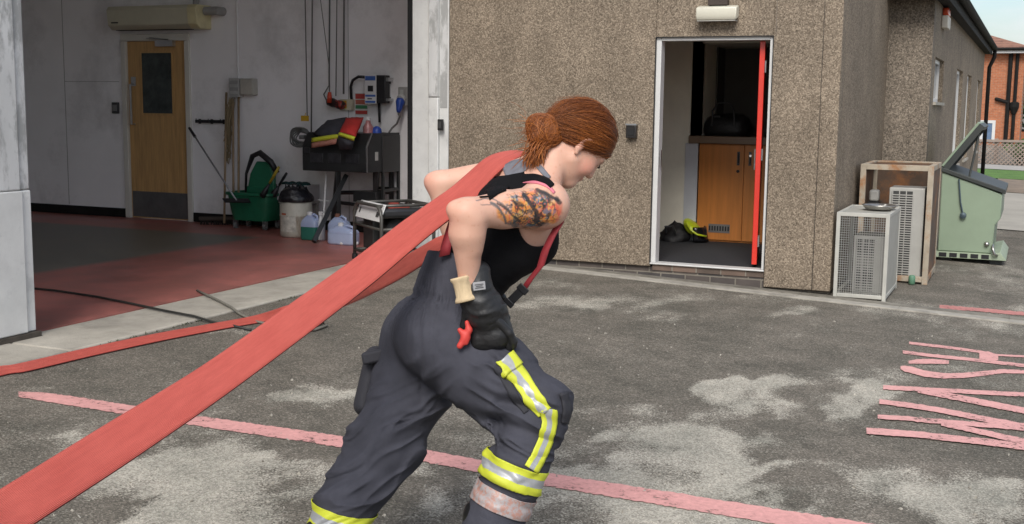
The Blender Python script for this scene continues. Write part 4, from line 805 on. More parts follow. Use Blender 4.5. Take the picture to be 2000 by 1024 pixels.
mb = MB(); mb.box(gx1-.3, gx1-.08, gy0+.1, gy0+.3, zt-.019, zt-.012); mb.done('warning_sticker', mat('red grey sticker', (.35, .06, .04), var=.4, vscale=30), t)
mb = MB(); mb.box(gx0+.06, gx0+.3, gy0+.06, gy1-.05, zb+.11, zt-.13); mb.lathe((gx0+.31, (gy0+gy1)/2, zb+.27), [(.12, 0), (.14, .02), (.14, .14), (.09, .18)], 20, (1, 0, 0)); mb.done('engine', mat('dark engine', (.03, .03, .03), rough=.5, var=.5, vscale=14), t, bevel=.01)
t.rotation_euler[2] = math.radians(-38)
# ---------------- kitchen contents
WOOD = mat('orange cabinet veneer', (.58, .215, .05), rough=.4, var=.14, vscale=3, stretch=(8, 8, .5))
ca, cb_ = AY(1368, 283, YB), AY(1480, 470, YB); cz1 = AY(1400, 281, YB)[2]; xm = AY(1451, 380, YB)[0]
t = thing('kitchen_cabinet', 'orange wood cabinet with two doors under a worktop, inside the open doorway', 'cabinet', ((ca[0]+cb_[0])/2+.2, YB+.3, ZR))
mb = MB(); mb.box(XLW+.002, -2.2, YB+.022, YB+.55, ZR, cz1-.0); mb.done('carcass', WOOD, t)
ds = []
for (u0, u1) in ((XLW+.004, xm-.003), (xm+.003, xm+.6)):
    mb = MB(); mb.box(u0, u1, YB, YB+.02, ZR+.02, cz1-.005); ds.append(mb.done('cabinet_door', WOOD, t, bevel=.002))
for d_, x in ((ds[0], xm-.06), (ds[1], xm+.06)):
    mb = MB(); zc = AY(1445, 310, YB)[2]; mb.tube([(x, YB-.001, zc+.05), (x, YB-.03, zc+.05), (x, YB-.03, zc-.05), (x, YB-.001, zc-.05)], .007, 6); mb.box(x-.014, x+.014, YB-.004, YB-.0005, zc-.07, zc+.07); mb.done('handle', mat('dark grey handle', (.1, .1, .1), metal=.7, rough=.35), d_)
mb = MB(); zc = AY(1445, 335, YB)[2]; mb.lathe((xm-.06, YB-.001, zc), [(.016, 0), (.016, .008), (.01, .01)], 12, (0, -1, 0)); mb.done('lock', BLKP, ds[0])
va, vb = AY(1384, 437, YB), AY(1425, 456, YB); mb = MB(); mb.box(va[0], vb[0], YB-.004, YB-.001, vb[2], va[2]); vg = mb.done('vent_grille', mat('grey vent', (.2, .19, .18), metal=.4), ds[0])
mb = MB()
for k in range(8): x = va[0]+(vb[0]-va[0])*(k+.5)/8; mb.box(x-.009, x+.007, YB-.006, YB-.0045, vb[2]+.02, va[2]-.02)
mb.done('vent_slot', BLKP, vg)
mb = MB(); wz = AY(1400, 272, YB)[2]; mb.box(XLW-.1, -2.2, YB-.06, YB+.6, cz1+.001, wz+.03); mb.done('worktop', mat('brown worktop', (.22, .15, .10), rough=.4, var=.1), t, bevel=.006)
mb = MB(); mb.box(XLW+.001, XLW+.02, YB+.6, 12.89, wz, 2.19); mb.box(XLW+.022, -1.9, 12.86, 12.895, wz-.1, 2.19); part(mb, 'niche_lining', mat('dark grey lining', (.09, .085, .08), rough=.7, var=.1))
a, b = AY(1372, 222, YB+.12), AY(1458, 272, YB+.12); t = thing('black_holdall', 'black holdall bag lying on the worktop inside the doorway', 'bag', ((a[0]+b[0])/2, YB+.2, wz+.031))
bx0, bx1, bz0, bz1 = a[0], b[0], wz+.031, a[2]
P = []
for i in range(9):
    v_ = i/8; f = [.9, 1, 1.02, 1.0, .98, .94, .86, .66, .01][i]; row = []
    for k in range(33):
        a_ = 2*math.pi*k/32; co, s = math.cos(a_), math.sin(a_); nn = fbm(np.array([[co*2, s*2, i*.6]]), 3, 4)[0]-.5
        row.append(((bx0+bx1)/2+(bx1-bx0)/2*f*np.sign(co)*abs(co)**.5*(1+nn*.12), YB+.27+.2*f*np.sign(s)*abs(s)**.5*(1+nn*.15), bz0+(bz1-bz0)*min(1, v_*1.08)+nn*.04*v_))
    P.append(row)
mb = MB(); mb.grid(P); mb.done('bag_body', mat('black nylon', (.010, .010, .011), rough=.55, var=.4, bump=.004, bscale=30), t, smooth=True)
mb = MB(); k0 = np.array(((bx0+bx1)/2, YB+.07, bz0)); mb.tube([k0+[-.12, .0, .1], k0+[-.11, -.02, .26], k0+[-.06, .02, .34], k0+[.06, .02, .34], k0+[.11, -.02, .26], k0+[.12, 0, .1]], .011, 6); mb.box(k0[0]-.1, k0[0]-.03, YB+.055, YB+.062, bz0+.19, bz0+.21); mb.done('bag_strap', mat('grey webbing', (.04, .04, .042)), t, smooth=False)
c = FL(1303, 472, ZR); t = thing('black_kit_bag', 'black kit bag slumped on the carpet against the wall, left of the yellow helmet', 'bag', (c[0], c[1]+.1, ZR)); P = []
a, b = AY(1290, 470, c[1]), AY(1332, 470, c[1])
for i in range(9):
    f = [.95, 1.05, 1.06, 1.0, .92, .8, .62, .36, .01][i]; row = []
    for k in range(29):
        a_ = 2*math.pi*k/28; nn = fbm(np.array([[math.cos(a_)*1.8, math.sin(a_)*1.8, i*.5]]), 3, 14)[0]-.5
        row.append(((a[0]+b[0])/2+.14*f*math.cos(a_)*(1+nn*.6), c[1]+.12+.12*f*math.sin(a_)*(1+nn*.6), ZR+.2*i/8+nn*.08*(i/8)))
    P.append(row)
mb = MB(); mb.grid(P); mb.done('bag_body', mat('black nylon', (0, 0, 0)), t, smooth=True)
mb = MB(); s = np.array(((a[0]+b[0])/2, c[1]-.01, ZR)); mb.tube([s+[-.05, 0, .09], s+[-.05, -.05, .16], s+[.03, -.05, .17], s+[.05, -.01, .1]], .012, 6); mb.done('bag_strap', mat('grey webbing', (0, 0, 0)), t)
c = FL(1352, 474, ZR); c[1] += .12; t = thing('fire_helmet', 'bright yellow helmet with a black visor lying on the carpet inside the doorway', 'helmet', (c[0]-.0, c[1], ZR)); P = []
for i in range(10):
    th = i/9*math.pi*.62; row = []
    for k in range(33): a_ = 2*math.pi*k/32; row.append(np.array((c[0]-.02+.17*math.sin(th)*math.cos(a_)*.55-.0, c[1]+.12*math.sin(th)*math.sin(a_), ZR+.12+.115*math.cos(th)))+np.array((-.06*math.cos(th), 0, -.02*math.sin(th)*math.cos(a_))))
    P.append(row)
mb = MB(); mb.grid(P); o = mb.done('shell', mat('lime yellow shell', (.50, .60, .02), rough=.3, var=.08, coat=.3), t, smooth=True); so = o.modifiers.new('thickness', 'SOLIDIFY'); so.thickness = .008
mb = MB(); P = []
for i in range(6):
    v_ = i/5; row = []
    for k in range(17): a_ = -1.6+3.2*k/16; row.append((c[0]+.01+(.10+.03*v_)*math.cos(a_), c[1]-.01+.125*math.sin(a_), ZR+.16-.15*v_))
    P.append(row)
mb.grid(P); o = mb.done('visor', mat('black visor', (.01, .01, .012), rough=.15), t, smooth=True); so = o.modifiers.new('thickness', 'SOLIDIFY'); so.thickness = .01
mb = MB(); mb.tube([(c[0]-.07, c[1]-.125, ZR+.2), (c[0]-.01, c[1]-.15, ZR+.13), (c[0]+.06, c[1]-.16, ZR+.09), (c[0]+.14, c[1]-.10, ZR+.07)], .011, 6); mb.done('chin_strap', mat('lime yellow shell', (0, 0, 0)), t, smooth=True)
# ------------------------------------------------------------------ outside, right of the station
CAGE = mat('grey white angle iron', (.43, .425, .385), rough=.5, var=.12, vscale=6, col2=(.24, .15, .08), c2scale=5, c2pos=(.64, .76)); MESHM = mat('galvanised mesh', (.36, .36, .34), rough=.5, metal=.3, var=.15)
RUSTY = mat('rusting steel sheet', (.10, .065, .045), rough=.8, var=.35, vscale=5, col2=(.24, .10, .035), c2scale=3.5, c2pos=(.48, .68)); RUSTF = mat('rusting pale frame', (.36, .31, .24), rough=.7, var=.2, vscale=6, col2=(.30, .13, .045), c2scale=4, c2pos=(.5, .66))
ACW = mat('grey white condenser casing', (.36, .355, .33), rough=.5, var=.08, vscale=6)
def condenser(label, x0, x1, y0, y1, z0, z1, vert=False):
    t = thing('condenser_unit', label, 'air conditioner', ((x0+x1)/2, (y0+y1)/2, z0)); mb = MB(); mb.box(x0, x1, y0, y1, z0+.04, z1); mb.done('casing', ACW, t, bevel=.008)
    gx1_ = x0+(x1-x0)*.68
    mb = MB(); mb.box(x0+.022, gx1_+.003, y0-.004, y0-.001, z0+.06, z1-.03); mb.done('grille_recess', mat('dark grille recess', (.035, .035, .034)), t)
    mb = MB(); n = int((z1-z0-.1)/.022)
    for k in range(n): z = z0+.07+k*.022; mb.box(x0+.025, gx1_, y0-.016, y0-.010, z, z+.009)
    for k in range(4): x = x0+.025+(gx1_-x0-.03)*k/3; mb.box(x, x+.009, y0-.010, y0-.0045, z0+.06, z1-.03)
    mb.done('louvre', ACW, t)
    mb = MB(); mb.box(x0+.04, x0+.09, y0+.03, y1-.03, z0, z0+.039); mb.box(x1-.09, x1-.04, y0+.03, y1-.03, z0, z0+.039); mb.done('foot', BLKP, t); return t
def frame_edges(mb, x0, x1, y0, y1, z0, z1, w_=.032):
    for x in (x0, x1-w_):
        for y in (y0, y1-w_): mb.box(x, x+w_, y, y+w_, z0, z1)
    for z in (z0+.02, z1-w_):
        for y in (y0+.001, y1-w_+.001): mb.box(x0+w_, x1-w_, y, y+w_-.002, z, z+w_)
        for x in (x0+.001, x1-w_+.001): mb.box(x, x+w_-.002, y0+w_, y1-w_, z, z+w_)
cx0, cx1, cy0, cy1 = -1.455, -1.03, 9.99, 10.86; cz0 = -.03; cz1 = .70
t = thing('condenser_cage', 'low white cage with a mesh front and solid side, in front at the building corner', 'cage', ((cx0+cx1)/2, (cy0+cy1)/2, cz0)); mb = MB(); frame_edges(mb, cx0, cx1, cy0, cy1, cz0, cz1); mb.done('frame', CAGE, t, bevel=.003)
mb = MB(); n = 20
for k in range(1, n): x = cx0+.03+(cx1-cx0-.06)*k/n; mb.box(x-.0016, x+.0016, cy0+.008, cy0+.012, cz0+.04, cz1-.03)
for k in range(1, 33): z = cz0+.04+(cz1-cz0-.07)*k/33; mb.box(cx0+.03, cx1-.03, cy0+.0125, cy0+.0165, z-.0016, z+.0016)
mb.done('mesh_front', MESHM, t)
mb = MB(); mb.box(cx1-.012, cx1-.006, cy0+.032, cy1-.032, cz0+.05, cz1-.032)
mb.done('side_sheet', mat('pale painted sheet', (.36, .355, .32), rough=.5, var=.1, col2=(.26, .13, .05), c2scale=2.6, c2pos=(.6, .72)), t)
mb = MB(); mb.box(cx0+.031, cx1-.031, cy0+.031, cy1-.031, cz1-.014, cz1-.008); mb.done('lid_sheet', mat('pale painted sheet', (0, 0, 0)), t)
condenser('small louvred condenser unit inside the low white mesh cage', cx0+.13, cx1-.04, cy0+.14, cy0+.48, cz0+.0, cz0+.53)
k = AX(1728, 410, -1.18); kc = np.array((-1.165, 10.43, cz1+.001)); mb = MB(); mb.lathe(kc, [(.08, 0), (.115, .004), (.145, .035), (.148, .042), (.135, .038), (.105, .012), (.02, .010)], 28)
t = thing('metal_dish', 'round shiny metal dish on top of the low white cage', 'dish', kc); mb.done('bowl', mat('worn steel', (.42, .41, .39), rough=.3, metal=.9, var=.3, vscale=12), t, smooth=True)
mb = MB(); mb.tube([kc+[-.02, -.03, .022], kc+[.03, -.0, .026], kc+[.045, .03, .04]], .008, 6); mb.lathe(kc+[.0, 0, .012], [(.05, 0), (.04, .012), (.01, .016)], 10); mb.done('scraps', mat('pale scraps', (.5, .48, .44), var=.4, vscale=40), t)
# tall rusty frame behind with its units
dx0, dx1, dy0, dy1 = -1.44, -.80, 11.22, 12.15; dz0 = -.035; dz1 = 1.05
t = thing('condenser_cage', 'tall rusty steel cage with an open front, behind the low white cage', 'cage', ((dx0+dx1)/2, (dy0+dy1)/2, dz0)); mb = MB(); frame_edges(mb, dx0, dx1, dy0, dy1, dz0, dz1, .05); mb.done('frame', RUSTF, t, bevel=.003)
mb = MB(); mb.box(dx1-.014, dx1-.006, dy0+.051, dy1-.051, dz0+.09, dz1-.051); mb.box(dx0+.006, dx0+.014, dy0+.051, dy1-.051, dz0+.09, dz1-.051); mb.box(dx0+.051, dx1-.051, dy1-.014, dy1-.006, dz0+.09, dz1-.051); mb.done('side_sheet', RUSTY, t)
mb = MB()
for k in range(1, 14): x = dx0+.05+(dx1-dx0-.1)*k/14; mb.box(x-.002, x+.002, dy0+.05, dy1-.05, dz1-.02, dz1-.016)
for k in range(1, 20): y = dy0+.05+(dy1-dy0-.1)*k/20; mb.box(dx0+.05, dx1-.05, y-.002, y+.002, dz1-.0155, dz1-.012)
mb.done('mesh_top', RUSTY, t)
condenser('tall grey condenser unit standing inside the rusty open cage', dx0+.26, dx1-.07, dy0+.06, dy0+.4, dz0+.01, .84)
c = AY(1708, 385, 11.5); t = thing('meter_box', 'small grey white box on a black bracket inside the rusty cage, left side', 'box', c+[0, 0, -.12]); mb = MB(); mb.box(c[0]-.045, c[0]+.045, 11.45, 11.55, c[2]-.04, c[2]+.07); mb.done('housing', ACW, t, bevel=.02)
mb = MB(); mb.box(c[0]-.05, c[0]+.05, 11.44, 11.56, c[2]-.12, c[2]-.042); mb.box(dx0+.0145, c[0]-.051, 11.48, 11.52, c[2]-.1, c[2]-.07); mb.done('bracket', BLKP, t)
mb = MB(); p0 = np.array((-.93, 11.16, -.03)); mb.lathe(p0, [(.02, 0), (.03, .006), (.03, .07), (.02, .085)], 14); tag(mb.done('green_can', mat('faded green plastic', (.10, .22, .14), rough=.5, var=.2), smooth=True), 'small faded green can on the ground between the two cages', 'can')
# green bin with its lid propped open
SG = mat('sage green painted steel', (.235, .30, .215), rough=.45, var=.07, vscale=2.5, col2=(.17, .2, .13), c2scale=6, c2pos=(.66, .8)); DKG = mat('dark grey green rim', (.035, .04, .038), rough=.5, var=.2)
YSK = 13.2; sL, sR = -.86, AY(1955, 420, YSK)[0]; zTL, zTR = AY(1848, 335, YSK)[2], AY(1955, 380, YSK)[2]; zB = AY(1835, 490, YSK)[2]; depth = 1.25; sRb = AY(1938, 490, YSK)[0]
t = thing('storage_bin', 'sage green steel bin with its sloping lid propped open, beyond the rusty cage', 'bin', ((sL+sR)/2, YSK+depth/2, zg(-.5)))
mb = MB(); mb.prism([(sL, YSK, zB), (sRb, YSK, zB), (sRb+.01, YSK, zTR-.32), (sR, YSK, zTR-.25), (sR, YSK, zTR), (sL, YSK, zTL)], (0, depth, 0)); body = mb.done('bin_body', SG, t, bevel=.012)
mb = MB(); mb.prism([(sL-.02, YSK-.02, zTL+.003), (sR+.03, YSK-.02, zTR+.003), (sR+.03, YSK-.02, zTR+.05), (sL-.02, YSK-.02, zTL+.05)], (0, depth+.04, 0)); mb.done('rim', DKG, t, bevel=.006)
zg0 = zg(-.55); mb = MB(); mb.prism([(sL-.02, YSK-.03, zg0+.045), (sRb+.14, YSK-.03, zg0+.045), (sRb+.14, YSK-.03, zB-.06), (sRb+.08, YSK-.03, zB+.02), (sRb, YSK-.03, zB-.002), (sL-.02, YSK-.03, zB-.002)], (0, depth+.06, 0)); bs = mb.done('skid_base', mat('pale sage base', (.30, .36, .26), rough=.6, var=.15, vscale=6), t, bevel=.006)
mb = MB()
for k in range(5): x = sL+.02+.105*k; mb.box(x, x+.075, YSK-.034, YSK-.0305, zB-.055, zB-.012)
mb.done('vent_slot', BLKP, bs)
mb = MB()
for x in (sL+.02, sRb-.02):
    for y in (YSK+.05, YSK+depth-.15): mb.box(x, x+.12, y, y+.1, zg0-.01, zg0+.044)
mb.done('foot', DKG, t)
# lid: hinged along the left edge, standing up
h0 = np.array((sL, YSK-.02, zTL+.055)); tip = AY(1912, 240, YSK); dl = tip-h0; dl[1] = 0; ll = np.linalg.norm(dl); dl /= ll; dn_ = np.array((dl[2], 0, -dl[0]))
mb = MB(); mb.obox(h0+dl*ll/2+np.array((0, depth/2+.02, 0)), (dl, (0, 1, 0), dn_), (ll/2, depth/2+.02, .012)); lid = mb.done('lid', SG, t, bevel=.004)
mb = MB()
for yc in (.03, depth+.0): mb.obox(h0+dl*ll/2+np.array((0, yc, 0))+dn_*.043, (dl, (0, 1, 0), dn_), (ll/2, .025, .03))
mb.obox(h0+dl*(ll-.025)+np.array((0, depth/2+.02, 0))+dn_*.043, (dl, (0, 1, 0), dn_), (.024, depth/2-.04, .03)); mb.done('lid_rim', DKG, lid)
mb = MB(); mb.obox(h0+dl*ll/2+np.array((0, depth/2+.02, 0))+dn_*.018, (dl, (0, 1, 0), dn_), (ll/2-.05, depth/2-.04, .004)); mb.done('lid_lining', mat('brownish green lining', (.12, .115, .075), rough=.6, var=.25, vscale=4), lid)
mb = MB(); mb.tube([AY(1893, 347, YSK-.0), AY(1912, 262, YSK+.05)], .012, 8); mb.done('lid_strut', DKG, t)
mb = MB(); mb.tube([AY(1873, 350, YSK-.025), AY(1876, 395, YSK-.025), AY(1881, 420, YSK-.025)], .009, 6); mb.lathe(AY(1881, 421, YSK-.02), [(.035, 0), (.032, .02), (.01, .025)], 12, (0, -1, 0)); mb.done('latch_chain', mat('blue grey chain', (.08, .11, .13), rough=.4, metal=.5), t)
mb = MB(); c = AY(1938, 490, YSK-.05); mb.tube([c+[0, .05, .05], c+[0, -.02, .04], c+[.02, -.03, -.03], c+[.05, 0, -.05]], .014, 8); mb.lathe(c+[-.06, .05, .06], [(.03, 0), (.02, .03)], 10, (0, -1, 0)); mb.done('drain_tap', mat('worn steel', (0, 0, 0)), t, smooth=True)
# ------------------------------------------------------------------ beyond: fence, house, tree
HB = brick('orange red bricks', (.36, .115, .05), (.44, .155, .07), (.34, .24, .17))
HY = 58.0
hx1 = AY(1997, 180, HY)[0]; hx0 = hx1-9.0; ze = AY(1960, 96, HY)[2]
t = thing('brick_house', 'orange brick house with a brown hipped roof and black downpipes beyond the fence', 'house', ((hx0+hx1)/2, HY+4, 0))
mb = MB(); mb.box(hx0, hx1, HY, HY+8, -1.2, ze); wl = mb.done('wall', HB, t)
mb = MB(); o_ = .45; rz = AY(1917, 47, HY+4)[2]; a = [(hx0-o_, HY-o_, ze), (hx1+o_, HY-o_, ze), (hx1+o_, HY+8+o_, ze), (hx0-o_, HY+8+o_, ze)]; r0, r1 = (hx0+3.5, HY+4, rz), (hx1-3.4, HY+4, rz)
mb._add(a+[r0, r1], [(0, 1, 5, 4), (1, 2, 5), (2, 3, 4, 5), (3, 0, 4), (3, 2, 1, 0)])
mt = bpy.data.materials.new('brown roof tiles'); mt.use_nodes = True; nt = mt.node_tree; k = N(nt, 'TexWave', i_Scale=2.2, i_Distortion=2.0, i_Detail=3.); k.bands_direction = 'Z'; tcn = N(nt, 'TexCoord'); nt.links.new(tcn.outputs['Object'], k.inputs['Vector'])
nn_ = N(nt, 'TexNoise', i_Scale=2.5, i_Detail=8., i_Roughness=.8); nt.links.new(tcn.outputs['Object'], nn_.inputs['Vector']); r_ = N(nt, 'ValToRGB'); r_.color_ramp.elements[0].color = (.11, .05, .035, 1); r_.color_ramp.elements[1].color = (.27, .135, .09, 1); r_.color_ramp.elements[0].position = .35; r_.color_ramp.elements[1].position = .65
x_ = N(nt, 'Math', operation='MULTIPLY_ADD'); nt.links.new(k.outputs['Fac'], x_.inputs[0]); x_.inputs[1].default_value = .2; nt.links.new(nn_.outputs['Fac'], x_.inputs[2]); nt.links.new(x_.outputs['Value'], r_.inputs['Fac']); nt.links.new(r_.outputs['Color'], nt.nodes['Principled BSDF'].inputs['Base Color']); nt.nodes['Principled BSDF'].inputs['Roughness'].default_value = .85
mb.done('roof', mt, t)
mb = MB(); mb.box(hx0-.4, hx1+.4, HY-.43, HY-.405, ze-.20, ze-.004); mb.box(hx0-.4, hx1+.4, HY-.40, HY-.002, ze-.19, ze-.17); mb.done('fascia', WHITE, t)
mb = MB(); mb.tube([(hx0-.4, HY-.5, ze-.02), (hx1+.42, HY-.5, ze-.02)], .07, 8); mb.done('gutter', DK, t)
for px_ in (1970, 1983):
    xd_ = AY(px_, 180, HY-.1)[0]; mb = MB(); mb.tube([(xd_, HY-.1, ze-.21), (xd_, HY-.1, -1.)], .09 if px_ == 1970 else .075, 8)
    if px_ == 1970: z_ = AY(1960, 198, HY-.1)[2]; mb.tube([(xd_, HY-.12, z_-.05), (xd_-.5, HY-.12, z_+.1), (xd_-.5, HY, z_+.1)], .08, 8)
    else: z_ = AY(1980, 212, HY-.1)[2]; mb.lathe((xd_, HY-.12, z_-.25), [(.09, 0), (.2, .3), (.2, .5), (.09, .55)], 10)
    mb.done('downpipe', DK, t)
a, b = AY(1915, 235, HY-.03), AY(1942, 278, HY-.03); mb = MB(); fw = .13
mb.box(a[0], a[0]+fw, HY-.06, HY-.002, b[2], a[2]); mb.box(b[0]-fw, b[0], HY-.06, HY-.002, b[2], a[2]); mb.box(a[0]+fw, b[0]-fw, HY-.06, HY-.002, a[2]-fw, a[2]); f = mb.done('window', WHITE, t)
mb = MB(); mb.box(a[0]+fw, b[0]-fw, HY-.03, HY-.004, b[2], a[2]-fw); mb.done('pane', mat('blue reflecting glass', (.12, .18, .28), rough=.05, spec=.8), f)
# lattice fence along the far pavement
FYD = 38.0; zf0, zf1 = AY(1950, 326, FYD)[2]-.05, AY(1950, 275, FYD)[2]
t = thing('lattice_fence', 'low diagonal lattice fence beyond the grass verge', 'fence', (1.5, FYD, zf0)); LAT = mat('weathered lattice wood', (.27, .215, .18), rough=.85, var=.2, vscale=4); hh = zf1-zf0; x0, x1 = -3.0, 7.0
mb = MB(); sp = .125
for dirn, yo in ((1, 0), (-1, .02)):
    x = x0-hh
    while x < x1+hh:
        s = max(0, (x0-x)) if dirn == 1 else max(0, x-x1); e = min(hh, (x1-x)) if dirn == 1 else min(hh, x-x0)
        if e-s > .05: mb.prism([(x+dirn*s-.022, FYD+yo, zf0+s), (x+dirn*s+.022, FYD+yo, zf0+s), (x+dirn*e+.022, FYD+yo, zf0+e), (x+dirn*e-.022, FYD+yo, zf0+e)], (0, .015, 0))
        x += sp
mb.done('lattice', LAT, t)
mb = MB(); mb.box(x0, x1, FYD-.03, FYD-.002, zf1-.04, zf1+.03); mb.box(x0, x1, FYD-.03, FYD-.002, zf0-.02, zf0+.05); mb.done('rail', LAT, t)
x = x0
while x <= x1+.01: mb = MB(); mb.box(x-.05, x+.05, FYD+.04, FYD+.14, zf0-.2, zf1+.06); mb.done('post', LAT, t); x += 2.0
# dark evergreen and a low hedge behind the house end
def tree(name, label, cat, base, h, r, trunk_h, n, m, seed, squash=1.2):
    rg = np.random.default_rng(seed); base = np.array(base, float); t = thing(name, label, cat, base); mb = MB()
    mb.tube([base, base+[.1, 0, trunk_h*.5], base+[0, .1, h*.8]], [r*.1, r*.08, r*.02], 8)
    for k in range(7): a_ = rg.uniform(0, 6.3); z = trunk_h+rg.uniform(0, h*.5); mb.tube([base+[0, 0, z], base+np.array((math.cos(a_)*r*.35, math.sin(a_)*r*.35, z+h*.12)), base+np.array((math.cos(a_)*r*.7, math.sin(a_)*r*.7, z+h*.2))], [r*.04, r*.025, r*.008], 6)
    mb.done('trunk', mat('bark', (.08, .06, .045), rough=.9, var=.3), t)
    mb = MB(); cl = [(rg.normal(0, .42, 3)*[r, r, h*.32]+[0, 0, trunk_h+(h-trunk_h)*.5], rg.uniform(.25, .5)*r) for _ in range(26)]
    for k in range(n):
        c, cr_ = cl[rg.integers(len(cl))]; v = rg.normal(0, 1, 3); v /= np.linalg.norm(v); p = base+c+v*cr_*rg.uniform(.5, 1.05); s = rg.uniform(.10, .2)*(r/2.2)**.5
        u_ = rg.normal(0, 1, 3); u_ /= np.linalg.norm(u_); w_ = np.cross(u_, v); w_ /= max(np.linalg.norm(w_), 1e-6)
        mb._add([p-u_*s, p+w_*s*.5, p+u_*s, p-w_*s*.5], [(0, 1, 2, 3)])
    mb.done('crown', m, t, fix=False); return t
LEAF = mat('dark green leaves', (.035, .075, .02), rough=.6, var=.45, vscale=2.5); LEAF2 = mat('fresh green leaves', (.06, .12, .025), rough=.6, var=.4, vscale=2.5)
b0 = AY(2012, 250, 75); tree('broadleaf_tree', 'dark green tree showing past the right end of the brick house', 'tree', (b0[0]+1.2, 75, -.5), 5.2, 2.6, 1.2, 5200, LEAF, 4)
b0 = AY(1999, 310, 39.5); tree('garden_shrub', 'small green shrub behind the lattice fence near the picture edge', 'shrub', (b0[0]+.25, 39.0, -.25), 1.0, .6, .1, 900, LEAF2, 8)
b0 = AY(1996, 250, 66); mb = MB(); z0 = AY(1990, 283, 66)[2]; z1 = AY(1990, 243, 66)[2]
t = thing('garden_wall', 'low orange brick garden wall beyond the right end of the house', 'wall', (b0[0]+4, 66, z0)); mb.box(b0[0]-.6, b0[0]+14, 66, 66.25, z0-.6, z1-.35); mb.done('brickwork', HB, t)
mb = MB(); mb.box(b0[0]-.65, b0[0]+14, 65.95, 66.3, z1-.349, z1-.25); mb.done('coping', DK, t)
# ------------------------------------------------------------------ cables on the ground
def lay(x, y, off): return np.array((x, y, (ZF if x < -4.985 else zg(x))+off))
CAB = mat('black rubber cable', (.022, .022, .02), rough=.6, var=.3)
mb = MB(); pts = []
for px_, py_ in ((60, 566), (110, 571), (190, 583), (260, 597), (320, 610), (380, 627), (420, 634), (455, 640), (490, 648)):
    p = FL(px_, py_, ZF); p = p if p[0] < -4.985 else G(px_, py_); pts.append(lay(p[0], p[1], .012))
pts = [np.array(pts[0])+[-.6, .25, 0]]+pts
mb.tube(pts, .0085, 8); tag(mb.done('power_cable', CAB, smooth=True), 'long black cable running from the bay across the concrete to the hose', 'cable')
mb = MB(); pts = []
for px_, py_ in ((385, 571), (405, 580), (430, 592), (452, 604), (470, 618), (500, 632), (540, 640), (585, 650), (615, 648), (638, 640), (632, 634), (615, 640)):
    p = FL(px_, py_, ZF); p = p if p[0] < -4.985 else G(px_, py_); pts.append(lay(p[0], p[1], .013))
mb.tube(pts, .009, 8); tag(mb.done('grey_rope', mat('grey rope', (.17, .16, .135), rough=.9, var=.35, vscale=60), smooth=True), 'short grey rope snaking off the concrete edge under the hose', 'rope')
# weeds in the joint along the slab, loose grit
mb = MB(); rg = np.random.default_rng(5)
for k in range(60):
    y = rg.choice([5.75, 6.0, 6.1, 7.2, 7.9, 8.3, 5.4])+rg.normal(0, .09); x = -4.978+abs(rg.normal(0, .01)); z = zg(x)
    for j in range(4):
        a_ = rg.uniform(0, 6.28); h_ = rg.uniform(.006, .02); d = np.array((math.cos(a_), math.sin(a_), 0))*h_*.8; u_ = np.array((-d[1], d[0], 0))*.25; p = np.array((x, y, z))
        mb._add([p-u_, p+u_, p+d+[0, 0, h_]], [(0, 1, 2)])
struct(mb.done('joint_weeds', mat('small weeds', (.06, .07, .03), rough=.8, var=.4, vscale=30), fix=False), 'stuff')
mb = MB()
for k in range(420):
    p = G(rg.uniform(0, 2000), rg.uniform(600, 1024)); s = rg.uniform(.002, .006); 
    if p[0] < -4.9: continue
    mb.obox(p+[0, 0, s*.5], (cv(*rg.normal(0, 1, 3)), cv(*rg.normal(0, 1, 3)), cv(*rg.normal(0, 1, 3))), (s, s*.8, s*.7))
struct(mb.done('loose_grit', mat('pale grit', (.3, .28, .24), rough=.9, var=.5, vscale=40), fix=False), 'stuff')
